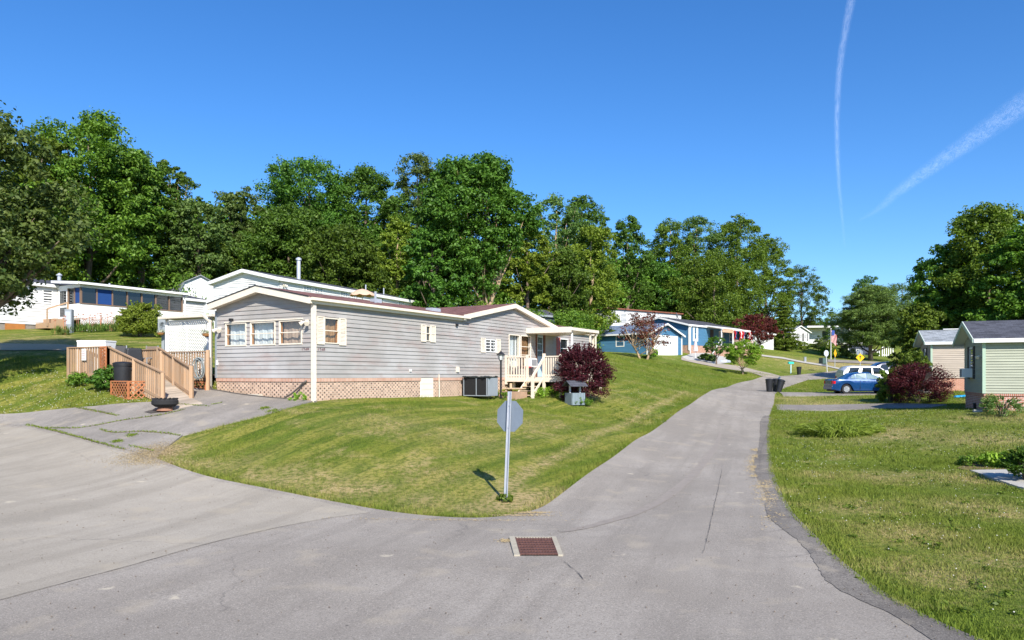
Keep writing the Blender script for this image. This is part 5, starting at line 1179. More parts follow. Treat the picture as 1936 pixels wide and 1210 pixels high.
lap_walls_box(nv, 3.6, 3, -1.2, 1.9, 1.9, siding_mat('navy_siding', (0.02, 0.035, 0.075)), .15); MB().box(-.2, -.2, 1.92, 3.8, 3.2, 2.05).build('roof', SH_DARK, nv); mb = MB(); mb.box(-.06, -.06, -1, .04, .04, 1.9); mb.build('corner_post', WHITE, nv)
window(nv, Wall((0, 0, 0), (1, 0, 0), (0, -1, 0)), 1.2, 2.0, .6, 1.4, t=.06)
# white picket fences below the pine
for i, (pa, pb, D, hgt) in enumerate(((1645, 1662, 117, .95), (1668, 1688, 117, 1.5))):
    a = at(pa, D); b = at(pb, D); f = thing('picket_fence', ['white picket fence with dark seat behind the pine trunk', 'taller white picket fence at the foot of the grassy bank'][i], 'fence', a, 0)
    mb = MB(); rail(mb, a, b, hgt, .28, .12, cap=.08, low=.2); post(mb, a, a.z - .2, a.z + hgt, .14); post(mb, b, b.z - .2, b.z + hgt, .14); mb.build('pickets', WHITE, f, off=a)

# --- sage green home on the right
sg = thing('sage_mobile_home', 'pale sage green mobile home with dark roof and red brick base at the right edge', 'house', (PX(1860, 32), 32, .95), R(-22))
WS_, LS_ = 4.3, 14.0
Wsf = Wall((0, 0, 0), (1, 0, 0), (0, -1, 0)); Wsl = Wall((0, WS_, 0), (0, -1, 0), (-1, 0, 0))
s0z, s1z, srz = .78, 3.17, 3.95
lap_walls_box(sg, LS_, WS_, s0z, s1z, srz, SID_GREEN, .115)
mb = MB(); mb.box(.03, .03, -.9, LS_ - .03, WS_ - .03, s0z - .06); mb.build('brick_base', BRK_RED, sg)
mb = MB(); mb.box(-.005, -.012, s0z - .1, LS_, WS_, s0z - .001); mb.build('brick_ledge', brick_mat('red_soldier', (0.38, 0.13, 0.08), (0.45, 0.2, 0.15), (0.6, 0.52, 0.45), .075, .3, .01), sg)
k_ = (srz - s1z) / (WS_ / 2); gable_roof(sg, LS_, WS_, s1z + .08, srz + .1, SH_DARK, WHITE, .28, .42, .08, .17)
mb = MB()
e = s1z + .08 - ((srz + .1 - s1z - .08) / (WS_ / 2)) * .28
for ya in (-.28, WS_ + .28): fascia(mb, (-.455, ya, e - .0), (-.455, WS_ / 2, srz + .1), .19, .02, (-1, 0, 0))
mb.build('rake_trim', TR_GREEN, sg)
corner(sg, 0, 0, s0z, s1z - .05, TR_GREEN, .12)
window(sg, Wsl, 1.35, 2.15, 1.45, 2.85, t=.05, fm=WHITE, gm=GLASSD); shutter(sg, Wsl, .95, 1.32, 1.4, 2.9, DARK); shutter(sg, Wsl, 2.18, 2.55, 1.4, 2.9, DARK)
ac_unit(sg, Wsl, 1.75, 1.46, .62, .42, .45)
flood(sg, Wsl, WS_ - .35, 2.42)
mb = MB(); Wsl.box(mb, 2.3, 2.6, -.05, .3, .0, .05); mb.build('skirt_vent', INT, sg)
window(sg, Wsf, 5, 6, 1.6, 2.7)
# --- tan home behind it
tn = thing('tan_mobile_home', 'tan mobile home with grey roof and red brick base behind the sage green one', 'house', (PX(1761, 48), 48, 1.5), R(-21))
lap_walls_box(tn, 13, 4.3, .85, 3.2, 3.95, SID_TAN, .12)
MB().box(.03, .03, -.6, 12.9, 4.2, .85).build('brick_base', BRK_ORNG, tn)
gable_roof(tn, 13, 4.3, 3.28, 4.05, SH_GREY, WHITE, .28, .4, .08, .17)
mb = MB()
for ya in (-.28, 4.58): fascia(mb, (-.435, ya, 3.28 - .1), (-.435, 2.15, 4.05), .19, .02, (-1, 0, 0))
mb.build('rake_trim', TR_GREEN, tn); corner(tn, 0, 0, .85, 3.1, TR_GREEN, .11)
Wtl = Wall((0, 4.3, 0), (0, -1, 0), (-1, 0, 0)); window(tn, Wtl, 1.6, 2.4, 1.5, 2.8); shutter(tn, Wtl, 1.2, 1.58, 1.45, 2.85, DARK); shutter(tn, Wtl, 2.42, 2.8, 1.45, 2.85, DARK); ac_unit(tn, Wtl, 2.0, 1.5, .6, .45, .4)
mb = MB(); mb.beam((1.0, 2.15, 4.1), (9, 2.15, 4.1), .2, .05); mb.build('ridge_vent', WHITE, tn)

# ------------------------------------------------------------------ 5. vehicles
RUB = M('tyre_rubber', (0.02, 0.02, 0.021), .85, .2, 8); RIM = M('alloy_rim', (0.62, 0.64, 0.66), .3, .05, 5, metal=.7)
TAIL = M('tail_lamp_red', (0.55, 0.01, 0.01), .2, .05); CARGL = glass_mat('car_glass', (0.45, 0.55, 0.55), .5)
DKGL = M('dark_car_glass', (0.012, 0.018, 0.022), .06, .1, 3, spec=.8); REFLGL = M('painted_reflection_glass', (0.17, 0.25, 0.27), .08, .3, 3, spec=.8)  # sedan panes are opaque; reflection and view-through painted as a pale colour
def interp(tb, x):
    for (x0, y0), (x1, y1) in zip(tb[:-1], tb[1:]):
        if x0 <= x <= x1: t_ = (x - x0) / (x1 - x0 + 1e-9); return y0 + (y1 - y0) * t_
    return tb[0][1] if x < tb[0][0] else tb[-1][1]
def car(name, label, cat, loc, rz, Lc, Wc, top, belt, bottom, roof_w, wheels, wr, wins, paint, pillar=None, lower=None):
    """x: rear 0 -> front Lc. top/belt/bottom are (x, z) tables"""
    o = thing(name, label, cat, loc, rz); hw = Wc / 2
    xs = sorted(set([0, .03, .1] + [Lc * i / 40 for i in range(1, 40)] + [Lc - .1, Lc - .03, Lc] + [p[0] for p in top] + [q[0] for q in belt]))
    mb = MB(); ring = 14; rows = []
    for x in xs:
        zb, zt, zo = interp(belt, x), interp(top, x), interp(bottom, x); zt = max(zt, zb + .004)
        e = min(x, Lc - x); t_ = max(0.0, 1 - e / .45); h_ = hw * (1 - .13 * t_ ** 2)
        f = min(1, (zt - zb) / .35); rw = h_ * (1 - (1 - roof_w) * f)
        # wheel arches raise the lower edge
        for wx in wheels:
            d = abs(x - wx)
            if d < wr + .07: zo = max(zo, wr + math.sqrt(max(0, (wr + .07) ** 2 - d * d)))
        zo = min(zo, zb - .12); zm = zo + (zb - zo) * .55
        P = [(h_ * .93, zo), (h_, zm), (h_ * .985, zb - .05), (h_ * .95, zb), (rw + .02 if f > .05 else h_ * .9, zt - .07 * f), (rw * .88, zt - .015 * f), (rw * .45, zt + .02)]
        P = P + [(-a, b) for a, b in P[::-1]]
        rows.append([(x, a, b) for a, b in P])
    for r_ in rows: mb.v += r_
    for i in range(len(rows) - 1):
        for k_ in range(ring): mb.f.append((i * ring + k_, (i + 1) * ring + k_, (i + 1) * ring + (k_ + 1) % ring, i * ring + (k_ + 1) % ring))
    mb.f.append(tuple(range(ring))); mb.f.append(tuple((len(rows) - 1) * ring + k_ for k_ in range(ring))[::-1])
    body = mb.build('body', paint, o, smooth=False)
    try: body.data.shade_smooth(); body.data.set_sharp_from_angle(angle=R(35))
    except Exception: pass
    def side(x, z, s, e=.012):
        zb, zt = interp(belt, x), interp(top, x); f = min(1, (zt - zb) / .35); h_ = hw * .95; rw = hw * (1 - (1 - roof_w) * f) + .02
        q = (z - zb) / max(.01, (zt - .07 - zb)); return (x, s * (h_ + (rw - h_) * max(0, min(1, q)) + e), z)
    for s in (-1, 1):
        for w_ in wins:
            mb = MB(); n = len(w_); mb.v = [side(x, z, s) for x, z in w_]; mb.f = [tuple(range(n))]; mb.build('window', REFLGL if name == 'blue_sedan' else DKGL, o)
        for wx in wheels:
            mb = MB(); yy = s * (hw - .2); mb.lathe([(wr * .6, 0), (wr * .96, 0), (wr, .03), (wr, .17), (wr * .96, .2), (wr * .6, .2)], (wx, yy - .1 if s > 0 else yy - .1, wr), 22, 'y'); wl = mb.build('wheel', RUB, o)
            mb = MB(); yo = s * (hw - .085); mb.lathe([(.03, 0), (wr * .62, 0), (wr * .62, .012), (.03, .012)], (wx, yo, wr), 22, 'y')
            for k_ in range(7):
                a = 2 * PI * k_ / 7; mb.beam((wx + .04 * math.cos(a), yo + s * .016, wr + .04 * math.sin(a)), (wx + wr * .58 * math.cos(a + .25), yo + s * .02, wr + wr * .58 * math.sin(a + .25)), .05, .03, up=(0, 1, 0))
            mb.build('rim', RIM, wl)
        mb = MB(); zt = interp(belt, .1); mb.box(-.012, s * hw * .62 if s > 0 else -hw * .86, zt - .28, .12, s * hw * .86 if s > 0 else -hw * .62, zt - .08); mb.box(.03, s * hw * .83, zt - .27, .26, s * (hw * .94), zt - .1); mb.build('tail_light', TAIL, o)
        mb = MB(); zt = interp(belt, Lc - .1); mb.box(Lc - .16, s * hw * .5, zt - .2, Lc + .01, s * hw * .82, zt - .06); mb.build('headlight', GLASS, o)
        mb = MB(); mb.blob((Lc * .63, s * (hw + .08), interp(belt, Lc * .63) + .06), (.07, .1, .07), 8, 5); mb.build('mirror', paint, o)
        mb = MB(); mb.box(Lc * .42, s * hw * .97, interp(belt, Lc * .4) - .14, Lc * .46, s * (hw * .97 + .03), interp(belt, Lc * .4) - .11); mb.build('door_handle', paint if name == 'blue_sedan' else DARK, o)
        mb = MB()
        for x in (Lc * .38, Lc * .615): mb.box(x, s * hw * .955, .3, x + .012, s * (hw * 1.0 + .002), interp(belt, x) - .03)
        mb.build('door_gap', DARK, o)
    mb = MB(); mb.box(-.05, -hw * .85, .28, .06, hw * .85, .5); mb.build('bumper', lower or paint, o, bevel=.02)
    mb = MB(); mb.box(.15, -hw * .8, .17, Lc - .15, hw * .8, .3); mb.build('underbody', DARK, o)
    mb = MB(); zt = interp(top, .6); 
    return o
BLUEP = paint_mat('blue_car_paint', (0.003, 0.05, 0.18)); SILV = paint_mat('white_silver_paint', (0.66, 0.67, 0.7)); NAVY = paint_mat('navy_paint', (0.006, 0.012, 0.045)); LBLUE = paint_mat('light_blue_paint', (0.12, 0.2, 0.36))
sp_ = at(1566, 48.8)
sed = car('blue_sedan', 'metallic blue four door sedan parked on the driveway by the red bush', 'car', (sp_.x, sp_.y, sp_.z + .03), R(-2), 4.5, 1.7,
    [(0, .86), (.1, .95), (.75, .98), (1.35, 1.33), (1.8, 1.4), (2.4, 1.4), (3.3, .98), (4.2, .8), (4.5, .66)], [(0, .84), (.1, .93), (.75, .95), (1.8, .93), (3.4, .9), (4.2, .76), (4.5, .62)],
    [(0, .32), (.3, .22), (4.2, .22), (4.5, .3)], .76, (.88, 3.5), .31,
    [[(1.08, 1.0), (1.42, 1.0), (1.42, 1.28), (1.34, 1.26)], [(1.47, 1.0), (2.08, .99), (2.04, 1.33), (1.85, 1.34), (1.5, 1.29)], [(2.16, .99), (3.02, .96), (2.62, 1.24), (2.35, 1.33), (2.14, 1.33)]], BLUEP)
suv_p = at(1587, 57)
suv = car('silver_suv', 'white and blue estate suv parked just beyond the blue sedan', 'car', (suv_p.x, suv_p.y, suv_p.z + .02), R(-2), 4.6, 1.78,
    [(0, 1.1), (.05, 1.4), (.35, 1.68), (.8, 1.74), (2.6, 1.72), (3.0, 1.55), (3.55, 1.12), (4.4, .98), (4.6, .8)], [(0, 1.05), (3.6, 1.05), (4.4, .92), (4.6, .76)], [(0, .4), (4.6, .36)], .78, (.95, 3.7), .35,
    [[(.28, 1.1), (1.02, 1.1), (1.22, 1.6), (.5, 1.6)], [(1.3, 1.1), (2.1, 1.1), (2.1, 1.6), (1.45, 1.6)], [(2.2, 1.1), (3.3, 1.1), (2.85, 1.5), (2.7, 1.6), (2.2, 1.6)]], SILV, lower=LBLUE)
mb = MB()
for s in (-1, 1): mb.tube([(.5, s * .6, 1.75), (.55, s * .6, 1.8), (2.5, s * .6, 1.79), (2.55, s * .6, 1.74)], .02, 6)
van_p = at(1641, 65)
van = car('navy_minivan', 'dark navy minivan parked in the third driveway behind the suv', 'van', (van_p.x, van_p.y, van_p.z + .1), R(-3), 4.9, 1.9,
    [(0, 1.1), (.3, 1.5), (.9, 1.82), (1.4, 1.88), (3.2, 1.86), (3.6, 1.7), (4.3, 1.15), (4.9, .8)][:8], [(0, 1.05), (4.2, 1.08), (4.9, .76)], [(0, .35), (4.9, .33)], .76, (.95, 3.9), .34,
    [[(.45, 1.15), (1.35, 1.15), (1.4, 1.66), (.85, 1.62)], [(1.5, 1.15), (2.5, 1.15), (2.45, 1.7), (1.52, 1.68)], [(2.6, 1.15), (3.7, 1.13), (3.25, 1.62), (2.58, 1.7)]], NAVY)

# ------------------------------------------------------------------ 6. street furniture and small things
b0 = at(955.5, 14.72); sg_ = thing('stop_sign', 'octagonal road sign seen from its bare grey back on a leaning steel post', 'road sign', b0, 0)
top = Vector(un(964.5, 740, 14.6)) - b0
mb = MB(); q = top; nrm = Vector((.56, .83, 0)); sdw = Vector((.83, -.56, 0))
# U channel post
for off_, wd_, th_ in ((Vector((0, 0, 0)), .066, .008), (sdw * .034 - nrm * .014, .007, .03), (sdw * -.034 - nrm * .014, .007, .03)):
    A = Vector((0, 0, -.3)) + off_; B = top + off_
    mb.hexa([A - sdw * wd_ / 2 - nrm * th_ / 2, A + sdw * wd_ / 2 - nrm * th_ / 2, A + sdw * wd_ / 2 + nrm * th_ / 2, A - sdw * wd_ / 2 + nrm * th_ / 2, B - sdw * wd_ / 2 - nrm * th_ / 2, B + sdw * wd_ / 2 - nrm * th_ / 2, B + sdw * wd_ / 2 + nrm * th_ / 2, B - sdw * wd_ / 2 + nrm * th_ / 2])
mb.build('post', GALV, sg_)
cz_ = 787; cc = Vector(un(963, cz_, 14.62)) - b0 + nrm * .02; ax_ = top.normalized(); rr_ = .305 / math.cos(PI / 8)
oc = [cc + sdw * rr_ * math.cos(PI / 8 + k * PI / 4) + ax_ * rr_ * math.sin(PI / 8 + k * PI / 4) for k in range(8)]
pt_ = MB().prism(oc, nrm * .003).build('plate', ALU, sg_)
oc2 = [cc + nrm * .0045 + (p - cc) * .985 for p in oc]
face = MB().prism(oc2, nrm * .001).build('face', M('sign_red', (0.5, 0.02, 0.02), .4, .03), pt_)
tx_ = text_obj('lettering', 'STOP', .24, WHITE, pt_, cc + nrm * .0075, (R(90), 0, math.atan2(-sdw.y, -sdw.x)), .0005)
for dz_ in (-.22, .22):
    mb = MB(); c_ = cc + ax_ * dz_ - nrm * .04; mb.tube([c_, c_ + nrm * .06], .012, 6); mb.build('bolt', GALV, sg_)
# storm drain
dg = thing('storm_drain', 'rusty iron storm drain grate set in a concrete frame in the road', 'drain grate', (0, 0, 0), 0)
D4 = [hit(974, 1024), hit(1043, 1024), hit(1055, 1055), hit(983, 1055)]
cD = Vector((sum(p[0] for p in D4) / 4, sum(p[1] for p in D4) / 4)); rzD = math.atan2(D4[1][1] - D4[0][1], D4[1][0] - D4[0][0]) + R(0)
zD = g1(cD.x, cD.y) + .034; dg.location = (cD.x, cD.y, zD)
K4 = [Vector((p[0] - cD.x, p[1] - cD.y, 0)) for p in D4]  # tl tr br bl
def Q(u, v, z=0): a = K4[3].lerp(K4[2], u); b = K4[0].lerp(K4[1], u); p = a.lerp(b, v); return Vector((p.x, p.y, z))
mb = MB()
def strip(mb, u0, u1, v0, v1, z0, z1): mb.hexa([Q(u0, v0, z0), Q(u1, v0, z0), Q(u1, v1, z0), Q(u0, v1, z0), Q(u0, v0, z1), Q(u1, v0, z1), Q(u1, v1, z1), Q(u0, v1, z1)])
strip(mb, -.16, 0, -.02, 1.08, -.02, .022); strip(mb, 1, 1.13, -.02, 1.08, -.02, .022); strip(mb, 0, 1, 1.0, 1.06, -.02, .022)
mb.build('concrete_frame', M('stained_concrete', (0.4, 0.36, 0.28), .9, .2, 9, .4), dg)
mb = MB(); strip(mb, 0, 1, 0, 1, .0, .004); mb.build('pit_shade_plate', INT, dg)  # flat dark plate: the shade of the pit is painted, nothing is hollow
mb = MB()
for i in range(13): strip(mb, i / 13 + .015, i / 13 + .035, 0.0, 1, .008, .024)
for j in range(7): strip(mb, 0, 1, j / 7 + .03, j / 7 + .07, .008, .03)
strip(mb, 0, .02, 0, 1, .004, .028); strip(mb, .98, 1, 0, 1, .004, .028)
mb.build('grate_bars', M('rusty_iron', (0.12, 0.055, 0.045), .75, .4, 20, .4), dg)
# lamp post
lp_ = at(947, 31.2); lm = thing('lamp_post', 'black garden lamp post with glass lantern in front of the cream porch', 'lamp post', lp_, 0)
zt_ = 2.5 + (710 - 663) * 31.2 / 1400 - lp_.z
mb = MB(); mb.tube([(0, 0, 0), (0, 0, .12), (0, 0, .14), (0, 0, zt_ - .42)], [.07, .06, .042, .04], 12); mb.build('post', DARK, lm, smooth=False)
mb = MB(); mb.lathe([(.05, 0), (.06, .02), (.085, .04)], (0, 0, zt_ - .44), 6); mb.lathe([(.19, 0), (.17, .03), (.03, .15), (.015, .2)], (0, 0, zt_ - .18), 6)
for k in range(6):
    a = 2 * PI * k / 6; mb.beam((.085 * math.cos(a), .085 * math.sin(a), zt_ - .4), (.15 * math.cos(a), .15 * math.sin(a), zt_ - .17), .012, .012)
mb.build('lantern_frame', DARK, lm)
mb = MB(); mb.lathe([(.075, 0), (.135, .22)], (0, 0, zt_ - .395), 6); mb.build('glass', M('frosted_glass', (0.6, 0.62, 0.62), .3, .05), lm)
# wishing well planter
wp = at(1087, 31.2); ww_ = thing('wishing_well', 'small grey painted wishing well planter with shingled roof beside the red bush', 'planter', wp, R(25))
s_ = .30; mb = MB()
for k in range(8):
    for sx, sy in ((1, 0), (-1, 0), (0, 1), (0, -1)):
        t0_ = -s_ + k * s_ / 4 + .004; t1_ = t0_ + s_ / 4 - .008
        if sy: mb.box(t0_, sy * s_, 0, t1_, sy * (s_ + .02), .5)
        else: mb.box(sx * s_, t0_, 0, sx * (s_ + .02), t1_, .5)
mb.build('tub', M('grey_blue_planks', (0.2, 0.25, 0.28), .7, .12, 6), ww_)
for s in (-1, 1):
    mb = MB(); mb.box(s * .24 - .03, -.03, .5, s * .24 + .03, .03, .85); mb.build('upright', M('pale_upright', (0.55, 0.53, 0.52), .7, .1), ww_)
mb = MB(); roof_slab(mb, (-.42, -.36, .8), (.42, -.36, .8), (.42, 0, 1.02), (-.42, 0, 1.02), .03); roof_slab(mb, (.42, .36, .8), (-.42, .36, .8), (-.42, .001, 1.02), (.42, .001, 1.02), .03); mb.build('roof', SH_DARK, ww_)
# bins
def bin_mesh(o, h=.86, r0=.21, r1=.27, tilt=None, lid=True):
    mb = MB(); mb.lathe([(r0, 0), (r0 * 1.02, .03), (r1, h - .08), (r1 + .025, h - .07), (r1 + .025, h - .02), (r1, h)], (0, 0, 0), 20); b = mb.build('body', BLACKP, o, smooth=True); b.data.set_sharp_from_angle(angle=R(30))
    if lid: mb = MB(); mb.lathe([(r1 + .03, h - .01), (r1 + .03, h + .02), (r1 * .8, h + .06), (.02, h + .08)], (0, 0, 0), 20); mb.build('lid', BLACKP, o)
    for s in (-1, 1):
        mb = MB(); mb.box(s * (r1 + .0) - .02, -.07, h - .2, s * (r1 + .03) + .02, .07, h - .15); mb.build('handle', BLACKP, o)
BG = 'black dustbins set out at the road side'
lbl = ['black plastic dustbin standing upright, left one of the cluster in the road', 'black dustbin with shiny lid propped open, middle of the cluster', 'black dustbin leaning over to the right against its neighbour in the road', 'single black dustbin standing by the turquoise mailbox']
for i, (px, D, tl, az) in enumerate(((1454.5, 51.8, 0, 0), (1466, 52.6, 4, 0), (1471.5, 51.7, 15, 0), (1510.5, 80, 0, 0))):
    p = at(px, D); o = thing('dustbin', lbl[i], 'dustbin', (p.x, p.y, p.z + (.04)), 0, BG); bin_mesh(o, .84, .19, .245, lid=i != 3); o.rotation_euler = (0, R(tl), 0)
    if i == 1:
        mb = MB(); mb.lathe([(.26, 0), (.26, .03), (.02, .07)], (0, 0, 0), 18); l_ = mb.build('lid', M('shiny_lid', (0.14, 0.17, 0.2), .25, .1), o); l_.location = (.12, -.05, .84); l_.rotation_euler = (0, R(-55), 0)
p = Dp(233, 0, 25.0); o = thing('rubbish_bin', 'large black plastic bin sitting inside the orange lattice box by the ramp', 'bin', (p.x, p.y, g1(p.x, p.y) + .3), 0); bin_mesh(o, .70, .27, .30, lid=True)
# tyre planter
p = at(312, 22.5); p.z = g1(p.x, p.y) + .05; tp = thing('tyre_planter', 'black scalloped tyre planter on a rusty stand at the foot of the ramp', 'planter', p, 0)
mb = MB(); mb.lathe([(.16, .1), (.27, .12), (.38, .2), (.38, .3), (.33, .36), (.3, .355), (.29, .3), (.05, .28)], (0, 0, 0), 24); 
for k in range(16): a = 2 * PI * k / 16; mb.box(.33 * math.cos(a) - .03, .33 * math.sin(a) - .03, .34, .33 * math.cos(a) + .03, .33 * math.sin(a) + .03, .385)
mb.build('tyre', RUB, tp)
mb = MB(); mb.lathe([(.24, 0), (.2, .1), (.15, .12)], (0, 0, 0), 16); mb.build('stand', M('rust_brown', (0.28, 0.14, 0.09), .9, .3, 5), tp)
# white sheeted freezer, notice, chairs on the deck
fp = Dp(182, 0, 27.4); fr_ = thing('white_chest', 'white chest appliance standing on the timber deck behind the rail', 'appliance', (fp.x, fp.y, FZ), R(-5))
MB().box(-.55, -.3, 0, .55, .35, 1.18).build('cabinet', WHITE, fr_, bevel=.02); MB().box(-.56, -.31, 1.18, .56, .36, 1.24).build('chest_lid', WHITE, fr_, bevel=.01)
p = Wd1.p(1.02, .5, .06); nb = thing('notice_board', 'small white notice with faded writing fixed to the deck railing', 'notice', p, math.atan2(dW.y, dW.x)); MB().box(-.12, -.02, 0, .12, .0, .42).build('board', WHITE, nb)
mb = MB(); r_ = random.Random(9)
for k in range(4):
    x = -.09
    while x < .08: w_ = r_.uniform(.02, .05); mb.box(x, -.024, .07 + k * .085, x + w_, -.021, .10 + k * .085); x += w_ + .012
mb.build('lettering', M('faded_red_ink', (0.45, 0.3, 0.32), .8, .1), nb)
for i, (px, D, rz_, m_, lb) in enumerate(((222, 27.4, 20, DARK, 'dark folding deck chair behind the ramp rail'), (276, 27.8, -15, M('brown_mesh', (0.2, 0.15, 0.12), .8, .2), 'brown mesh chair back on the deck near the white lattice'), (252, 27.2, 40, BLACKP, 'black covered barbecue on the deck between the rails'))):
    p = Dp(px, 0, D); o = thing('deck_chair' if i < 2 else 'barbecue', lb, 'chair' if i < 2 else 'barbecue', (p.x, p.y, FZ), R(rz_))
    if i < 2:
        mb = MB()
        for x in (-.26, .26):
            mb.beam((x, -.25, 0), (x, -.25, .6), .03, .03); mb.beam((x, .25, 0), (x, .33, 1.08), .03, .03); mb.beam((x, -.27, .6), (x, .3, .62), .05, .03)
        mb.build('frame', GREYP, o); MB().box(-.25, -.25, .4, .25, .25, .44).build('seat', m_, o); MB().hexa([(-.25, .24, .45), (.25, .24, .45), (.25, .27, .45), (-.25, .27, .45), (-.25, .31, 1.06), (.25, .31, 1.06), (.25, .34, 1.06), (-.25, .34, 1.06)]).build('backrest', m_, o)
    else:
        mb = MB(); mb.hexa([(-.35, -.25, 0), (.35, -.25, 0), (.35, .25, 0), (-.35, .25, 0), (-.25, -.2, .95), (.25, -.2, .95), (.25, .2, .95), (-.25, .2, .95)]); mb.build('cover', m_, o, bevel=.05)
# utility pedestals on the upper lawn
def pedestal(px, D, h, w_, lb, head=None):
    p = at(px, D); o = thing('utility_box', lb, 'utility box', p, R(10)); MB().box(-w_ / 2, -w_ / 2, -.1, w_ / 2, w_ / 2, h).build('box_body', GREYP, o, bevel=.01)
    mb = MB(); mb.box(-w_ * .38, -w_ / 2 - .012, h * .35, w_ * .38, -w_ / 2 - .002, h * .9); mb.build('door', GALV, o)
    if head: mb = MB(); mb.lathe([(.09, 0), (.09, .1)], (0, -w_ / 2 - .05, h * .75), 12, 'y'); mb.build('meter', GLASS, o)
    return o
pedestal(131, 39.5, 1.25, .34, 'tall grey utility box standing on grass before the trailer porch')
mp = at(309, 33.5); mo = thing('meter_post', 'grey electric meter on a post with hanging flower basket beside the lattice screen', 'meter', mp, 0)
mb = MB(); mb.box(-.06, -.06, 0, .06, .06, 1.35); mb.build('post', GREYP, mo); mb = MB(); mb.box(-.2, -.12, .9, .2, .1, 1.6); mb.build('meter_box', GREYP, mo, bevel=.01); mb = MB(); mb.lathe([(.09, 0), (.1, -.1)], (0, -.12, 1.3), 12, 'y'); mb.build('dial', GLASS, mo)
# signs, mailbox and flag up the road
def post_sign(px, py0, D, name, label, cat, kind, size, zc_px, post_top_px, tilt=0, face=0.0, pm=GALV):
    p = at(px, D); o = thing(name, label, cat, p, R(face)); zc = 2.5 + (710 - zc_px) * D / 1400 - p.z; zt = 2.5 + (710 - post_top_px) * D / 1400 - p.z
    mb = MB(); tx = math.tan(R(tilt)); mb.beam((0, 0, -.2), (-tx * zt, 0, zt), .07, .05); mb.build('post', pm, o)
    n = {'oct': 8, 'dia': 4}[kind]; r_ = size / 2 / math.cos(PI / n); a0 = PI / 8 if kind == 'oct' else 0
    if kind == 'dia': r_ = size / 2 * 1.414
    P = [(-tx * zc + r_ * math.cos(a0 + 2 * PI * k / n), -.04, zc + r_ * math.sin(a0 + 2 * PI * k / n)) for k in range(n)]
    MB().prism(P, (0, -.006, 0)).build('plate', M('sign_yellow', (0.85, 0.45, 0.0), .5, .05) if kind == 'dia' else M('pale_sign_back', (0.5, 0.54, 0.58), .5, .1), o)
    return o, zc
o, zc = post_sign(1626, 0, 86, 'warning_sign', 'yellow diamond warning sign below a grey octagon on one post', 'road sign', 'dia', .72, 676, 664)
mb = MB(); mb.hexa([(-.04, -.052, zc - .22), (.04, -.052, zc - .22), (.04, -.048, zc - .22), (-.04, -.048, zc - .22), (-.04, -.052, zc + .1), (.04, -.052, zc + .1), (.04, -.048, zc + .1), (-.04, -.048, zc + .1)]); mb.prism([(-.14, -.05, zc + .06), (.14, -.05, zc + .06), (0, -.05, zc + .26)], (0, -.004, 0)); mb.build('symbol', DARK, o)
n = 8; z2 = 2.5 + (710 - 667) * 86 / 1400 - o.location.z; r_ = .38; MB().prism([(r_ * math.cos(PI / 8 + k * PI / 4), .04, z2 + r_ * math.sin(PI / 8 + k * PI / 4)) for k in range(8)], (0, .006, 0)).build('octagon_plate', bpy.data.materials['pale_sign_back'] if 'pale_sign_back' in bpy.data.materials else ALU, o)
o, zc = post_sign(1578.5, 0, 88, 'warning_sign', 'narrow yellow diamond sign turned aside in front of the hedge', 'road sign', 'dia', .72, 668, 668, face=48)
mb = MB(); mb.box(-.03, -.052, zc - .2, .03, -.048, zc + .2); mb.build('symbol', DARK, o)
o, zc = post_sign(1564, 0, 84, 'stop_sign', 'pale backed octagonal sign on a tilted white post beside the green cabinet', 'road sign', 'oct', .7, 668, 663, tilt=5, face=25, pm=WHITE)
gb = thing('green_cabinet', 'dark green transformer cabinet on grass beside the tilted sign', 'utility box', at(1556, 91), R(20)); MB().box(-.35, -.35, 0, .35, .35, .75).build('cabinet_body', M('dark_green_metal', (0.06, 0.1, 0.09), .5, .1), gb, bevel=.02)
MB().box(-.3, -.365, .08, .3, -.352, .68).build('door', M('dark_green_door', (0.07, 0.12, 0.11), .5, .1), gb)
sm_ = thing('utility_stub', 'small pale utility pedestal beside the upper path', 'utility box', at(1522, 93), 0); MB().box(-.13, -.13, 0, .13, .13, .55).build('stub', GREYP, sm_, bevel=.02); MB().box(-.15, -.15, .55, .15, .15, .62).build('cap', GREYP, sm_)
mx_ = thing('mailbox', 'turquoise mailbox on a white post at the roadside', 'mailbox', at(1495, 81), R(10)); TQ = M('turquoise', (0.04, 0.5, 0.42), .5, .05)
mb = MB(); mb.box(-.05, -.05, 0, .05, .05, 1.05); mb.build('post', M('pale_blue_post', (0.5, 0.68, 0.7), .6, .05), mx_); mb = MB(); mb.prism([(-.3, -.12, 1.05), (.3, -.12, 1.05), (.3, -.12, 1.22), (.2, -.12, 1.3), (-.2, -.12, 1.3), (-.3, -.12, 1.22)], (0, .24, 0)); mb.build('box_body', TQ, mx_); MB().box(.31, -.1, 1.06, .33, .1, 1.25).build('flap', TQ, mx_)
fl = thing('flag', 'striped flag hanging from a tall white pole near the hedges', 'flag', at(1571, 100), 0); fz = 2.5 + (710 - 622) * 100 / 1400 - fl.location.z
mb = MB(); mb.tube([(0, 0, 0), (0, 0, fz)], [.05, .035], 8); mb.blob((0, 0, fz + .05), (.07, .07, .07), 8, 6); mb.build('pole', WHITE, fl)
fh_, fw_ = 1.5, .7; nst = 13
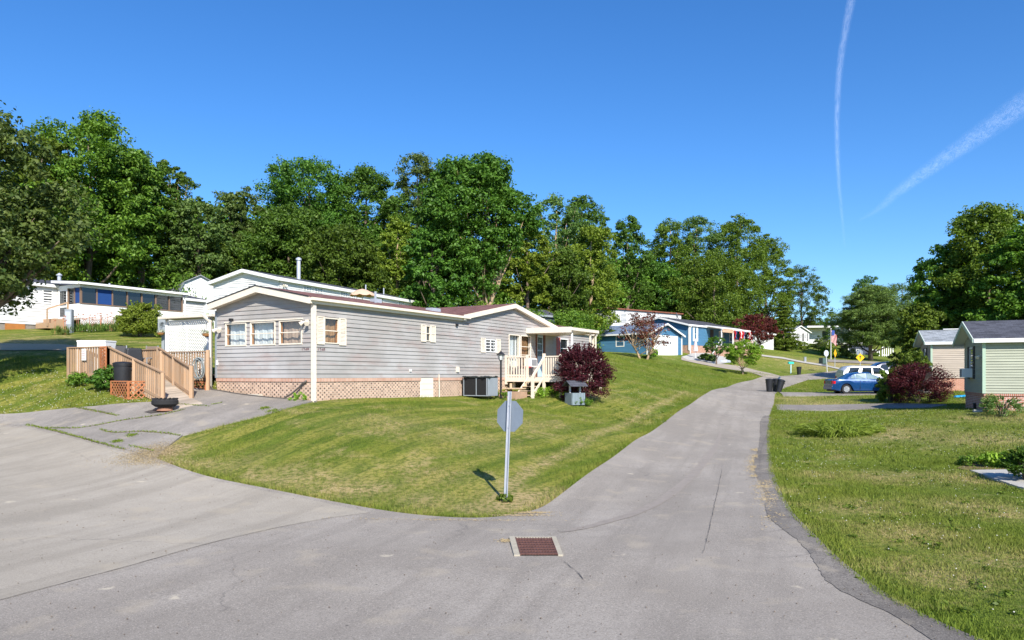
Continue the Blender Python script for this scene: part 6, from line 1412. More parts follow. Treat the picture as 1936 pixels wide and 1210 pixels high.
for nm, mm_, par in (('red_stripes', REDC, 0), ('white_stripes', WHC, 1)):
    mb = MB()
    for k in range(nst):
        if k % 2 != par: continue
        x0_, x1_ = .05 + fw_ * k / nst, .05 + fw_ * (k + 1) / nst
        for j in range(6):
            z0_, z1_ = fz - .2 - fh_ * j / 6, fz - .2 - fh_ * (j + 1) / 6; y0_, y1_ = .12 * math.sin(j + k * .8), .12 * math.sin(j + 1 + k * .8)
            sl = .06 * j
            mb.quad((x0_, y0_, z0_ - (k * .05)), (x1_, y0_ + .02, z0_ - (k * .05)), (x1_, y1_ + .02, z1_ - (k * .05)), (x0_, y1_, z1_ - (k * .05)))
    mb.build(nm, mm_, fl)
mb = MB(); mb.box(.05, -.16, fz - .85, .42, -.14, fz - .2); mb.build('blue_canton', BLC, fl)
tarp = thing('blue_tarp', 'folded bright blue tarp lying on grass between the two right homes', 'tarp', at(1816, 42), R(5)); r_ = random.Random(3)
mb = MB()
for k in range(5): mb.blob((-.25 + k * .12, r_.uniform(-.05, .05), .06 + .01 * k % 2), (.16, .14, .07), 8, 5, .12, r_)
mb.build('tarp_folds', M('bright_blue_tarp', (0.01, 0.3, 0.62), .5, .1), tarp)
stp = thing('splash_block', 'pale concrete splash block at the corner of the sage green home', 'block', at(1853, 31.6), R(-20)); MB().box(-.25, -.1, -.02, .2, .15, .1).build('block_body', M('pale_concrete', (0.55, 0.52, 0.48), .9, .1, 8), stp, bevel=.01)
bx = at(1372, 84); bg_ = thing('bagged_pile', 'heap of white and blue bags on the gravel before the blue house', 'bags', bx, 0); mb = MB(); r_ = random.Random(8)
for k in range(7): mb.blob((r_.uniform(-.5, .5), r_.uniform(-.2, .2), .12), (.24, .2, .17), 8, 6, .2, r_)
mb.build('bags', M('pale_bags', (0.5, 0.55, 0.62), .6, .3, 3), bg_)
# ------------------------------------------------------------------ 7. trees, shrubs, grass
BARK = M('grey_brown_bark', (0.16, 0.12, 0.09), .95, .3, 4, .8); BARKL = M('pale_bark', (0.42, 0.30, 0.19), .95, .25, 4, .8)
L_MID = leaf_mat('mid_green_leaves', (0.056, 0.12, 0.014), (0.19, 0.3, 0.036), hue=.04); L_DARK = leaf_mat('deep_green_leaves', (0.04, 0.092, 0.014), (0.135, 0.235, 0.031), hue=.04)
L_YEL = leaf_mat('yellow_green_leaves', (0.1, 0.165, 0.018), (0.28, 0.36, 0.045)); L_GREY = leaf_mat('grey_green_leaves', (0.06, 0.115, 0.028), (0.18, 0.265, 0.065))
L_OAK = leaf_mat('oak_leaves_with_red_tips', (0.045, 0.095, 0.02), (0.17, 0.23, 0.06)); L_RED = leaf_mat('dark_red_leaves', (0.035, 0.006, 0.01), (0.12, 0.022, 0.026), .25)
L_MAPLE = leaf_mat('purple_maple_leaves', (0.06, 0.012, 0.012), (0.187, 0.0495, 0.0385), .3); L_PINE = leaf_mat('pine_needles', (0.05, 0.1, 0.02), (0.17, 0.26, 0.05), .15);
L_SPR = leaf_mat('blue_spruce_needles', (0.075, 0.1187, 0.1063), (0.2063, 0.275, 0.2475), .1); L_BRIGHT = leaf_mat('bright_green_leaves', (0.125, 0.25, 0.0187), (0.3438, 0.495, 0.055), .4)

def leaves_np(rng, centres, radii, counts, size, up=0.55, asp=0.5, dirs=None, flat=1.0, blade=False):
    """many small leaf faces spread through clumps: each a bent rhombus"""
    idx = np.repeat(np.arange(len(centres)), counts); n = len(idx)
    C = np.asarray(centres)[idx]; Rr = np.asarray(radii)[idx]
    d = rng.normal(size=(n, 3)); d /= np.linalg.norm(d, axis=1)[:, None]
    r = rng.random(n) ** 0.45
    p = C + d * Rr * r[:, None]
    nrm = d * 0.7 + rng.normal(size=(n, 3)) * 0.55; nrm[:, 2] += up; nrm /= np.linalg.norm(nrm, axis=1)[:, None]
    t = rng.normal(size=(n, 3)); 
    if dirs is not None: t = t * .45 + np.asarray(dirs)[idx]
    t -= nrm * (t * nrm).sum(1)[:, None]; t /= np.linalg.norm(t, axis=1)[:, None] + 1e-9
    b = np.cross(nrm, t); s = size * (0.65 + 0.7 * rng.random(n))[:, None]
    v0 = p - t * s * .5; v2 = p + t * s * .5; m = p + nrm * s * 0.08
    v1 = m + b * s * asp * .5; v3 = m - b * s * asp * .5
    co = np.stack([v0, v1, v2, v3], 1).reshape(-1, 3)
    f = np.arange(n * 4).reshape(n, 4)
    return co, f
def crown_obj(name, parent, m, co, f): return np_mesh(name, co, f, m, parent)
def envelope(style, q):
    """radius factor at height fraction q of the crown"""
    if style == 'round': return math.sqrt(max(0, 1 - (2 * q - .92) ** 2 / 1.15))
    if style == 'oval': return math.sqrt(max(0, 1 - (2 * q - .85) ** 2 / 1.35)) * .95
    if style == 'cone': return max(.04, (1 - q) ** .8) * (1 if q > .1 else .6 + 4 * q)
    if style == 'spread': return math.sin(PI * min(1, max(0, q * .8 + .15))) ** .6
    if style == 'top': return (.35 + .65 * min(1, q * 1.7)) * math.sqrt(max(0.03, 1 - max(0, (q - .45) / .58) ** 2))
    return 1
def build_tree(name, label, cat, loc, h, wid, base=0.2, seed=1, style='round', lm=L_MID, bark=BARK, nclump=110, per=130, leaf=.25, clump=.17, trunk_r=None, group=None, depth=None, lean=(0, 0), layers=False, limbs=7, hollow=.6, multi=1, asp=.55, lob=.22):
    if nclump > 60 and style != 'cone': nclump = int(nclump * 1.6); clump *= 1.2; per = int(per * 1.4)
    rng = np.random.default_rng(seed); rr = random.Random(seed)
    o = thing(name, label, cat, loc, 0, group)
    R_ = wid / 2; z0 = h * base; hc = h - z0; dp = depth or 1.0
    ph = [rr.uniform(0, 6.28) for _ in range(6)]
    def lobf(a, q): return 1 + lob * (math.sin(a * 2 + ph[0] + q * 5) * .5 + math.sin(a * 3 + ph[1] - q * 7) * .45 + math.sin(a * 5 + ph[2] + q * 11) * .3 + .35 * math.sin(q * 15 + ph[3]))
    C, Rd, dirs = [], [], []
    k = 0
    while len(C) < nclump and k < nclump * 30:
        k += 1; q = rr.random() ** (.85 if style != 'cone' else 1.25); a = rr.uniform(0, 2 * PI)
        er = envelope(style, q)
        if layers: q = (round(q * layers) + rr.uniform(-.12, .12)) / layers; q = min(.985, max(0, q)); er = envelope(style, q)
        if rr.random() > .25 + .75 * er: continue
        f = 1 - (1 - hollow) * rr.random() ** 1.6
        if rr.random() < .12: f *= rr.random()
        rad = R_ * er * f * lobf(a, q); x, y = rad * math.cos(a), rad * math.sin(a) * dp; z = z0 + hc * (.03 + .95 * q)
        if style != 'cone' and style != 'top': z += rr.uniform(-.03, .03) * hc
        cr = clump * min(R_, hc * .7) * rr.uniform(.55, 1.25) * (1.0 if style != 'cone' else .5 + er)
        cr = min(cr, 2.2)
        C.append((x + lean[0] * q, y + lean[1] * q, z)); fl = .75 if not layers else .42
        Rd.append((cr * 1.15, cr * 1.15, cr * fl)); dirs.append((math.cos(a), math.sin(a), -.1))
    C = np.array(C); Rd = np.array(Rd)
    # each clump is broken into a few smaller tufts so that its rim is ragged
    sub = 5; off = rng.normal(size=(len(C), sub, 3)); off /= np.linalg.norm(off, axis=2)[:, :, None]
    C2 = (C[:, None, :] + off * Rd[:, None, :] * .75).reshape(-1, 3); R2 = np.repeat(Rd, sub, 0) * (.42 + .3 * rng.random((len(C) * sub, 1)))
    cnt = np.maximum(4, rng.poisson(per / sub, len(C2)))
    co, f = leaves_np(rng, C2, R2, cnt, leaf, asp=asp, dirs=np.repeat(np.array(dirs), sub, 0) if style == 'cone' or layers else None)
    crown_obj('crown', o, lm, co, f)
    # trunk and limbs
    tr = trunk_r or h * .017 + .04; mb = MB()
    for m_ in range(multi):
        bx, by = (0, 0) if multi == 1 else (rr.uniform(-1, 1) * tr * 2.5, rr.uniform(-1, 1) * tr * 2)
        tx, ty = (bx * (3 + 4 * (multi > 1)), by * 4); nseg = 9; P = [(bx, by, -.3)]; Rs = [tr * 1.5]
        for i in range(1, nseg + 1):
            q = i / nseg; P.append((bx + (tx - bx) * q + rr.uniform(-.12, .12) * tr * 4 + lean[0] * q, by + (ty - by) * q + rr.uniform(-.1, .1) * tr * 4 + lean[1] * q, h * (.9 if multi == 1 else .72) * q)); Rs.append(tr * (1 - q * .85))
        mb.tube(P, Rs, 8)
        sel = rr.sample(range(len(C)), min(limbs, len(C)))
        for s in sel:
            e = Vector(C[s]); q = max(.12, min(.85, (e.z * .72 - .1 * h) / (h * .9))); i = int(q * nseg); a = Vector(P[min(i, nseg)]); r0 = Rs[min(i, nseg)] * .55
            mid = a.lerp(e, .5) + Vector((0, 0, -.06 * (e - a).length)); mb.tube([a, mid, e], [r0, r0 * .6, r0 * .2], 6, False)
    mb.build('trunk', bark, o, smooth=True)
    return o
def ptree(px, top_y, D, wpx, label, name='tree', cat='tree', **kw):
    p = at(px, D); h = CAMZ + (HY - top_y) * D / F - p.z; w_ = wpx * D / F
    return build_tree(name, label, cat, p, h * kw.pop('hs', 1.0), w_, **kw)
GT = 'tall broadleaf trees along the wooded ridge'
T = [
 # px, top, D, width px, label, kw
 (168, 224, 56, 215, 'tallest broad tree of the left group, rounded green crown behind the trailer home', dict(seed=11, style='round', lm=L_MID, base=.12, nclump=200, per=150, lob=.3)),
 (78, 262, 53, 150, 'dense green tree between the near oak and the tallest left tree', dict(seed=12, style='oval', lm=L_MID, base=.1, nclump=130, per=130)),
 (268, 290, 60, 135, 'dark green tree with rounded top just right of the tallest left tree', dict(seed=13, style='oval', lm=L_DARK, base=.1, nclump=130, per=140, lob=.3)),
 (322, 303, 64, 76, 'slender locust tree rising alone with a small flat topped crown against the sky', dict(seed=14, style='top', lm=L_DARK, base=.62, nclump=34, per=110, bark=BARKL, lob=.4, clump=.28, trunk_r=.16)),
 (375, 378, 62, 120, 'thin crowned grey green tree with feathery top left of the white chimney home', dict(seed=15, style='oval', lm=L_GREY, base=.15, nclump=95, per=90, lob=.35)),
 (455, 357, 70, 110, 'light green airy tree with tapering top behind the white mobile home', dict(seed=17, style='oval', lm=L_GREY, base=.1, nclump=120, per=100, lob=.35)),
 (585, 307, 74, 200, 'dark spreading locust with the highest point of the middle left woods', dict(seed=18, style='round', lm=L_DARK, base=.1, nclump=190, per=140, lob=.3)),
 (690, 321, 76, 165, 'dark green tree with uneven top right of the spreading locust', dict(seed=19, style='round', lm=L_DARK, base=.1, nclump=150, per=130, lob=.3)),
 (545, 395, 66, 190, 'wide dark tree in front of the spreading locust above the grey roof peak', dict(seed=20, style='round', lm=L_DARK, base=.05, nclump=170, per=140, lob=.3)),
 (640, 430, 62, 170, 'low dark green tree directly above the white home with the steel chimney', dict(seed=21, style='round', lm=L_DARK, base=.0, nclump=140, per=140, lob=.3)),
 (792, 301, 80, 150, 'feathery grey green tree behind the giant locust on its left side', dict(seed=22, style='oval', lm=L_GREY, base=.15, nclump=130, per=120, lob=.35)),
 (752, 415, 66, 110, 'pale yellow green thin tree left of the giant locust', dict(seed=23, style='oval', lm=L_YEL, base=.1, nclump=75, per=90, lob=.4, bark=BARKL)),
 (893, 298, 62, 195, 'giant domed locust in the middle of the woods with tan bare trunks below', dict(seed=24, style='top', lm=L_DARK, base=.24, nclump=210, per=160, lob=.22, bark=BARKL, trunk_r=.26, multi=3, limbs=12)),
 (818, 425, 60, 110, 'dark layered tree filling the left foot of the giant locust', dict(seed=25, style='round', lm=L_DARK, base=.0, nclump=110, per=130, lob=.3)),
 (998, 420, 74, 90, 'yellow green tree right of the giant locust above the grey gable', dict(seed=26, style='oval', lm=L_YEL, base=.05, nclump=90, per=110, lob=.35)),
 (1052, 371, 86, 130, 'tree with a grey green airy crown right of the giant locust', dict(seed=27, style='round', lm=L_GREY, base=.15, nclump=110, per=110, lob=.4, bark=BARKL)),
 (1100, 374, 90, 110, 'green tree with a ragged knob top behind the viny tree', dict(seed=28, style='top', lm=L_DARK, base=.2, nclump=110, per=120, lob=.35)),
 (1118, 430, 84, 120, 'viny yellow green tree with a leaning pale trunk left of the blue garage', dict(seed=29, style='oval', lm=L_YEL, base=.12, nclump=110, per=100, lob=.35, bark=BARKL)),
 (1058, 475, 78, 120, 'dark green tree low behind the right end of the grey roof', dict(seed=30, style='round', lm=L_DARK, base=.05, nclump=110, per=130, lob=.3)),
 (1187, 414, 100, 90, 'dark upright tree left of the gap of sky', dict(seed=31, style='oval', lm=L_DARK, base=.1, nclump=100, per=120, lob=.3)),
 (1268, 413, 112, 100, 'light green upright tree right of the gap of sky', dict(seed=32, style='oval', lm=L_MID, base=.05, nclump=120, per=130, lob=.25, bark=BARKL)),
 (1318, 410, 114, 110, 'pale green feathery tree above the roof of the blue home', dict(seed=33, style='oval', lm=L_GREY, base=.05, nclump=130, per=130, lob=.25, bark=BARKL)),
 (1395, 407, 114, 120, 'broad green tree with spiky top above the red maple', dict(seed=34, style='round', lm=L_MID, base=.0, nclump=150, per=140, lob=.28)),
 (1446, 445, 118, 110, 'green tree sloping down to the right of the broad spiky one', dict(seed=35, style='round', lm=L_MID, base=.0, nclump=140, per=130, lob=.25)),
 (1515, 505, 155, 90, 'dark green tree at the right end of the ridge woods', dict(seed=36, style='round', lm=L_DARK, base=.0, nclump=110, per=120, lob=.25)),
 (1350, 480, 104, 150, 'lower leafy tree directly behind the porch roof of the blue home', dict(seed=37, style='round', lm=L_MID, base=.0, nclump=130, per=140, lob=.3)),
 (1250, 500, 106, 110, 'lower dark tree behind the garage below the gap of sky', dict(seed=38, style='round', lm=L_DARK, base=.0, nclump=110, per=130, lob=.3)),
 (1642, 519, 150, 66, 'dark round topped tree peeping above the pine', dict(seed=39, style='round', lm=L_DARK, base=.1, nclump=80, per=100, lob=.2)),
 (1705, 534, 145, 120, 'soft green distant tree right of the pine', dict(seed=40, style='round', lm=L_GREY, base=.0, nclump=120, per=110, lob=.25)),
 (1868, 389, 64, 190, 'largest tree at the far right with a tall ragged green crown', dict(seed=41, style='round', lm=L_MID, base=.05, nclump=200, per=160, lob=.34)),
 (1790, 470, 66, 125, 'green tree reaching left from the largest right hand tree', dict(seed=42, style='round', lm=L_MID, base=.0, nclump=150, per=140, lob=.35)),
 (1945, 420, 58, 150, 'green tree cut by the right edge of the view', dict(seed=43, style='round', lm=L_MID, base=.0, nclump=140, per=140, lob=.3)),
 (1735, 575, 56, 90, 'small bushy tree with glossy leaves left of the tan home', dict(seed=44, style='round', lm=L_MID, base=.02, nclump=100, per=130, lob=.3, leaf=.2)),
]
for (px, ty, D, wp_, lab, kw) in T:
    ptree(px, ty, D, wp_, lab, name='broadleaf_tree', cat='tree', group=GT, **kw)
ptree(388, 455, 68, 165, 'low spreading yellow green tree behind the barn shaped shed', name='spreading_tree', seed=51, style='spread', lm=L_YEL, base=.08, nclump=150, per=150, lob=.2, layers=6)
# near oak at the left edge
pk = Vector((-19.2, 25.6, g1(-19.2, 25.6)))
build_tree('oak_tree', 'near oak at the left edge with reddish new leaves hanging over the trailer home', 'tree', pk, 9.6, 7.0, base=.3, seed=61, style='oval', lm=L_OAK, nclump=150, per=170, leaf=.17, clump=.16, hollow=.4, lob=.2, limbs=30, trunk_r=.28)
# pine, spruces
def conifer(px, top, D, wpx, label, name, lm, seed, layers=14, nclump=150, per=120, leaf=.3, base=.12, asp=.16, **kw):
    return ptree(px, top, D, wpx, label, name=name, style='cone', lm=lm, seed=seed, layers=layers, nclump=nclump, per=per, leaf=leaf, base=base, asp=asp, clump=.24, lob=.25, hollow=.35, **kw)
pn = ptree(1646, 541, 105, 118, 'tall layered green pine with bare dark trunk at the road bend', name='pine_tree', style='oval', lm=L_PINE, seed=71, layers=11, nclump=170, per=190, leaf=.42, base=.16, asp=.14, clump=.22, lob=.22, hollow=.3, trunk_r=.3, limbs=24)
conifer(1572, 585, 135, 40, 'dark pointed spruce left of the pine', 'spruce_tree', L_DARK, 72, nclump=70)
conifer(1592, 592, 128, 42, 'blue grey spruce just left of the pine', 'spruce_tree', L_SPR, 73, nclump=70)
conifer(1482, 560, 112, 50, 'wide dark green arborvitae tree right of the red maple', 'evergreen_tree', L_MID, 74, base=.0, nclump=120, asp=.35)
conifer(1233, 470, 112, 90, 'dark conifer in the shade beside the gap of sky', 'spruce_tree', L_DARK, 75, base=.0)
conifer(1548, 634, 118, 32, 'small open pine standing on the lawn in front of the gabled white house', 'small_pine', L_PINE, 76, base=.14, nclump=55, per=90, leaf=.25)
# red maples
ptree(1432, 596, 98, 84, 'dark red maple with spreading crown in front of a white home', name='red_maple', seed=81, style='spread', lm=L_MAPLE, base=.3, nclump=75, per=60, leaf=.22, lob=.3, limbs=18, hollow=.4)
ptree(1217, 592, 74, 78, 'thin crowned purple leaved maple before the blue garage', name='purple_maple', seed=82, style='spread', lm=L_MAPLE, base=.25, nclump=75, per=22, leaf=.17, lob=.4, limbs=26, hollow=.25, bark=BARKL, multi=2)
ptree(1406, 646, 69, 66, 'small bright green multi stemmed tree on the lawn by the curved road', name='young_tree', seed=83, style='spread', lm=L_BRIGHT, base=.32, nclump=70, per=85, leaf=.13, lob=.25, limbs=12, bark=BARKL, multi=3, trunk_r=.05)
ptree(1354, 637, 80, 46, 'small dark evergreen tree with rounded head before the blue porch', name='young_tree', seed=84, style='round', lm=L_DARK, base=.42, nclump=60, per=100, leaf=.13, lob=.15, limbs=10)

# shrubs
def shrub(px, D, w_, h, label, lm, seed, name='shrub', per=60, n=60, leaf=.09, group=None, low=-.7, spiky=0.0, asp=.5, pos=None, stems=True):
    rng = np.random.default_rng(seed); rr = random.Random(seed); p = pos or at(px, D); o = thing(name, label, 'shrub', p, 0, group); C, Rd, dr = [], [], []
    for k in range(n):
        a = rr.uniform(0, 2 * PI); e = math.asin(rr.uniform(low, 1)); f = rr.uniform(.6, 1.0) * (1 + .12 * math.sin(3 * a + seed) + .1 * math.sin(5 * a + 2 * e + seed))
        C.append((w_ / 2 * math.cos(e) * math.cos(a) * f, w_ / 2 * math.cos(e) * math.sin(a) * f, h * .42 + h * .53 * math.sin(e) * f)); c_ = w_ * rr.uniform(.08, .15); Rd.append((c_, c_, c_ * .8)); dr.append((math.cos(e) * math.cos(a), math.cos(e) * math.sin(a), math.sin(e) + .25))
    co, f = leaves_np(rng, np.array(C), np.array(Rd), np.full(n, per), leaf, asp=asp, dirs=np.array(dr) * (1 if not spiky else 2.2) if spiky else None, up=.4)
    parts_ = [(co, f)]
    if spiky:  # long arching twigs clothed in leaves stick out of the outline
        m_ = int(90 * spiky); c2, r2, d2 = [], [], []
        for k in range(m_):
            a = rr.uniform(0, 2 * PI); e = math.asin(rr.uniform(.0, 1)); dx = Vector((math.cos(e) * math.cos(a), math.cos(e) * math.sin(a), math.sin(e)))
            for j in range(5):
                q = .8 + .07 * j; c2.append((w_ / 2 * dx.x * q, w_ / 2 * dx.y * q, h * .42 + h * .55 * dx.z * q)); r2.append((.03,) * 3 if j > 2 else (.05,) * 3); d2.append(tuple(dx * 2.5))
        co2, f2 = leaves_np(rng, np.array(c2), np.array(r2) * w_ / 2.2, np.full(len(c2), 9), leaf, asp=asp, dirs=np.array(d2), up=.3)
        co = np.concatenate([co, co2]); f = np.concatenate([f, f2 + len(co) - len(co2)])
    crown_obj('foliage', o, lm, co, f)
    if stems:
        mb = MB()
        for k in range(9):
            a = rr.uniform(0, 2 * PI); e_ = rr.uniform(.25, .75); mb.tube([(0.05 * math.cos(a), .05 * math.sin(a), -.05), (w_ * .2 * e_ * math.cos(a), w_ * .2 * e_ * math.sin(a), h * .3), (w_ * .42 * e_ * math.cos(a), w_ * .42 * e_ * math.sin(a), h * .72)], [.03, .02, .008], 5)
        mb.build('stems', BARK, o)
    return o
pb = HL(12.3, -3.75); pb.z = g1(pb.x, pb.y)
shrub(0, 0, 2.3, 2.5, 'large spiky dark red barberry bush beside the cream porch deck', L_RED, 91, 'barberry_bush', per=110, n=150, leaf=.085, spiky=1.6, asp=.45, pos=pb)
p = at(1735, 40.2); shrub(0, 0, 2.95, 2.15, 'wide dark red bush with dry twigs at the front of the right driveway', L_RED, 92, 'barberry_bush', per=130, n=150, leaf=.085, spiky=.8, asp=.45, pos=p)
mb = MB(); r_ = random.Random(12); po_ = bpy.data.objects['barberry_bush.001'] if 'barberry_bush.001' in bpy.data.objects else None
for k in range(60):
    a = r_.uniform(-1.9, -.9); e = r_.uniform(.15, .9); l_ = r_.uniform(.5, .75); c_ = Vector((-.15, -1.0, 1.15)); d_ = Vector((math.cos(a) * .5, math.sin(a) * .35, math.sin(e * 2.4) - .3)).normalized(); mb.tube([c_ + Vector((r_.uniform(-.1, .1), .2, -.2)), c_ + d_ * l_ * .5, c_ + d_ * l_ + Vector((0, -.08, -.1))], [.008, .006, .003], 4, False)
if po_: mb.build('dry_twigs', M('dry_grey_twigs', (0.4, 0.33, 0.27), .9, .2), po_)
shrub(1684, 41.5, 1.4, 1.8, 'bright green leafy bush growing against the left side of the dark red bush', L_MID, 93, per=120, n=80, leaf=.11, spiky=.5)
shrub(1728, 46, 1.9, 2.9, 'tall green bush behind the dark red bush near the tan home', L_MID, 94, per=120, n=80, leaf=.14)
shrub(265, 39.3, 2.1, 1.95, 'round yellow green bush in front of the trailer porch', L_YEL, 95, per=170, n=130, leaf=.09, spiky=.4)
shrub(1895, 29.8, 1.5, .85, 'small thorny bush growing against the red brick base', L_GREY, 96, per=50, n=40, leaf=.06, spiky=.6)
shrub(1944, 16.2, .9, .75, 'dark green plant with long narrow leaves at the right edge by the slab', L_DARK, 97, 'garden_plant', per=26, n=26, leaf=.16, spiky=.9, asp=.2)
shrub(205, 26.0, 1.3, .8, 'leafy dark green plant at the foot of the timber deck', L_DARK, 98, 'garden_plant', per=80, n=40, leaf=.11, pos=at(208, 25.6))
shrub(150, 26.3, 1.1, .4, 'low green plant under the pale lattice of the deck', L_MID, 99, 'garden_plant', per=60, n=30, leaf=.09, pos=at(155, 26.6))
shrub(1880, 18.5, .9, .4, 'bright round leaved plant behind the soil bed on the right', L_BRIGHT, 100, 'garden_plant', per=50, n=20, leaf=.1, stems=False)
shrub(1850, 18.8, 1.0, .3, 'low dark plant on the left end of the soil bed', L_MID, 101, 'garden_plant', per=50, n=20, leaf=.07, stems=False)
shrub(1100, 31.2, .9, .35, 'green ground plant at the foot of the barberry bush', L_MID, 102, 'garden_plant', per=50, n=24, leaf=.07, stems=False)
shrub(1045, 32.6, 1.6, .4, 'weeds growing beneath the cream porch deck', L_BRIGHT, 103, 'garden_plant', per=50, n=36, leaf=.07, stems=False)
shrub(948, 31.0, .7, .35, 'small plant around the base of the garden lamp post', L_MID, 104, 'garden_plant', per=50, n=20, leaf=.06, stems=False)
shrub(583, 23.0, .5, .25, 'little green weed at the corner of the brick skirt', L_BRIGHT, 105, 'garden_plant', per=40, n=14, leaf=.05, stems=False, pos=HL(-.25, .35, .0))
shrub(1872, 31.2, .5, .75, 'tuft of dry straw coloured grass at the sage home corner', leaf_mat('straw_leaves', (0.35, 0.28, 0.13), (0.5, 0.42, 0.22), .2), 106, 'garden_plant', per=60, n=14, leaf=.22, spiky=.5, asp=.12, stems=False)
shrub(955.5, 14.7, .42, .14, 'weed tuft around the foot of the sign post', L_MID, 107, 'garden_plant', per=60, n=14, leaf=.05, stems=False)
shrub(1580, 31.2, 2.6, .38, 'patch of long uncut grass in the right lawn', leaf_mat('long_grass', (0.14, 0.23, 0.02), (0.28, 0.38, 0.05), .3), 108, 'grass_clump', per=300, n=50, leaf=.3, asp=.06, spiky=.5, stems=False, pos=at(1582, 27.6))
hg = [(1519, 117, 2.0, 1.5, L_YEL, 'rounded yellow green clipped hedge in front of the gabled white house'), (1497, 116, 2.2, 1.2, L_DARK, 'dark shrub left of the clipped hedge'), (1568, 124, 1.6, 1.7, L_YEL, 'round yellow green bush beside the flag'), (1553, 121, 1.2, 1.2, L_DARK, 'small dark clipped ball at the corner of the gabled house'),
      (1575, 104, 2.0, 1.5, L_DARK, 'dark low evergreen behind the narrow yellow sign'), (1595, 108, 1.8, 1.5, L_MID, 'clipped green bush right of the narrow yellow sign'), (1560, 112, 1.6, 1.2, L_BRIGHT, 'bright low shrub on the bank below the flag'), (1604, 106, 2.2, 2.2, L_PINE, 'dark green bush under the left boughs of the pine'),
      (1655, 116, 1.0, .6, L_MID, 'small green shrub between the two picket fences'), (1330, 83, 1.2, .8, L_MID, 'leafy plants against the stone skirt of the blue home'), (1236, 79, 1.0, .9, L_BRIGHT, 'small bright green bush left of the garage door'), (1345, 83, 1.2, .9, L_GREY, 'greyish plants right of the closed parasol')]
for i, (px, D, w_, h_, lm_, lb_) in enumerate(hg): shrub(px, D, w_, h_, lb_, lm_, 120 + i, per=80, n=50, leaf=.13, stems=False)
shrub(1225, 76, 1.2, .3, 'dark low plants around the stem of the purple maple', L_DARK, 140, 'garden_plant', per=50, n=24, leaf=.1, stems=False)
# flowers along the porch lattice
r_ = random.Random(31); FL = M('salmon_petals', (0.55, 0.22, 0.13), .7, .2, 5); STK = leaf_mat('lily_leaves', (0.08, 0.15, 0.03), (0.2, 0.3, 0.06), .3)
lz = [(117, 38.4), (150, 40.2), (163, 40.2), (178, 40.6), (190, 41), (203, 41.3), (215, 41.6), (228, 42)]
for i, (px, D) in enumerate(lz):
    p = at(px, D); o = thing('lily_clump', 'clump of tall lilies with salmon flowers %s' % ['left of the trailer porch steps', 'right of the tall grey utility box', 'second from the utility box along the lattice', 'third from the utility box along the lattice', 'fourth from the utility box along the lattice', 'three clumps left of the round bush', 'two clumps left of the round bush', 'nearest the round yellow green bush'][i], 'flowers', p, 0, 'lilies along the trailer porch')
    rng = np.random.default_rng(200 + i); C = np.array([(r_.uniform(-.4, .4), r_.uniform(-.2, .2), r_.uniform(.1, .35)) for _ in range(22)]); co, f = leaves_np(rng, C, np.full((22, 3), .1), np.full(22, 12), .4, asp=.07, dirs=np.array([(r_.uniform(-.6, .6), 0, 2.5) for _ in range(22)]), up=0); crown_obj('leaves', o, STK, co, f)
    mb = MB()
    for k in range(5):
        x, y, z = r_.uniform(-.4, .4), r_.uniform(-.2, .2), r_.uniform(.65, 1.0); mb.tube([(x, y, 0), (x + r_.uniform(-.05, .05), y, z)], .008, 4, False)
        for j in range(4): a = j * 1.57 + r_.random(); mb.hexa([(x, y, z), (x + .07 * math.cos(a), y + .07 * math.sin(a), z + .05), (x + .08 * math.cos(a + .4), y + .08 * math.sin(a + .4), z + .05), (x + .02, y + .02, z), (x, y, z + .02), (x + .07 * math.cos(a), y + .07 * math.sin(a), z + .06), (x + .08 * math.cos(a + .4), y + .08 * math.sin(a + .4), z + .06), (x + .02, y + .02, z + .02)])
    mb.build('flowers', FL, o)
# hanging baskets
for (px, zpy, D, lb_) in ((391, 631, 26.3, 'hanging basket of white and orange flowers at the right of the lattice screen'), (304, 629, 33.2, 'hanging flower basket on the meter post left of the lattice screen')):
    q = Vector(un(px, zpy, D)); o = thing('hanging_basket', lb_, 'basket', (q.x, q.y, q.z), 0, None); mb = MB(); mb.lathe([(.02, -.12), (.13, -.08), (.17, 0), (.02, .01)], (0, 0, 0), 12); mb.build('coir_basket', M('coir', (0.42, 0.2, 0.07), .95, .3, 12), o)
    rng = np.random.default_rng(int(px)); co, f = leaves_np(rng, np.array([(0, 0, .06), (.1, 0, .04), (-.1, 0, .05)]), np.full((3, 3), .11), np.full(3, 60), .06); crown_obj('flowers', o, leaf_mat('white_petals', (0.15, 0.25, 0.08), (0.7, 0.68, 0.62), .2), co, f)
    mb = MB()
    for a in (0, 2.1, 4.2): mb.tube([(.16 * math.cos(a), .16 * math.sin(a), 0), (0, 0, .4)], .004, 4, False)
    mb.build('chains', DARK, o)
    mb = MB(); mb.tube([(0, 0, .4), (.1, 0, .45), (.25, 0, .42)], .01, 5); mb.build('bracket_arm', DARK, o)

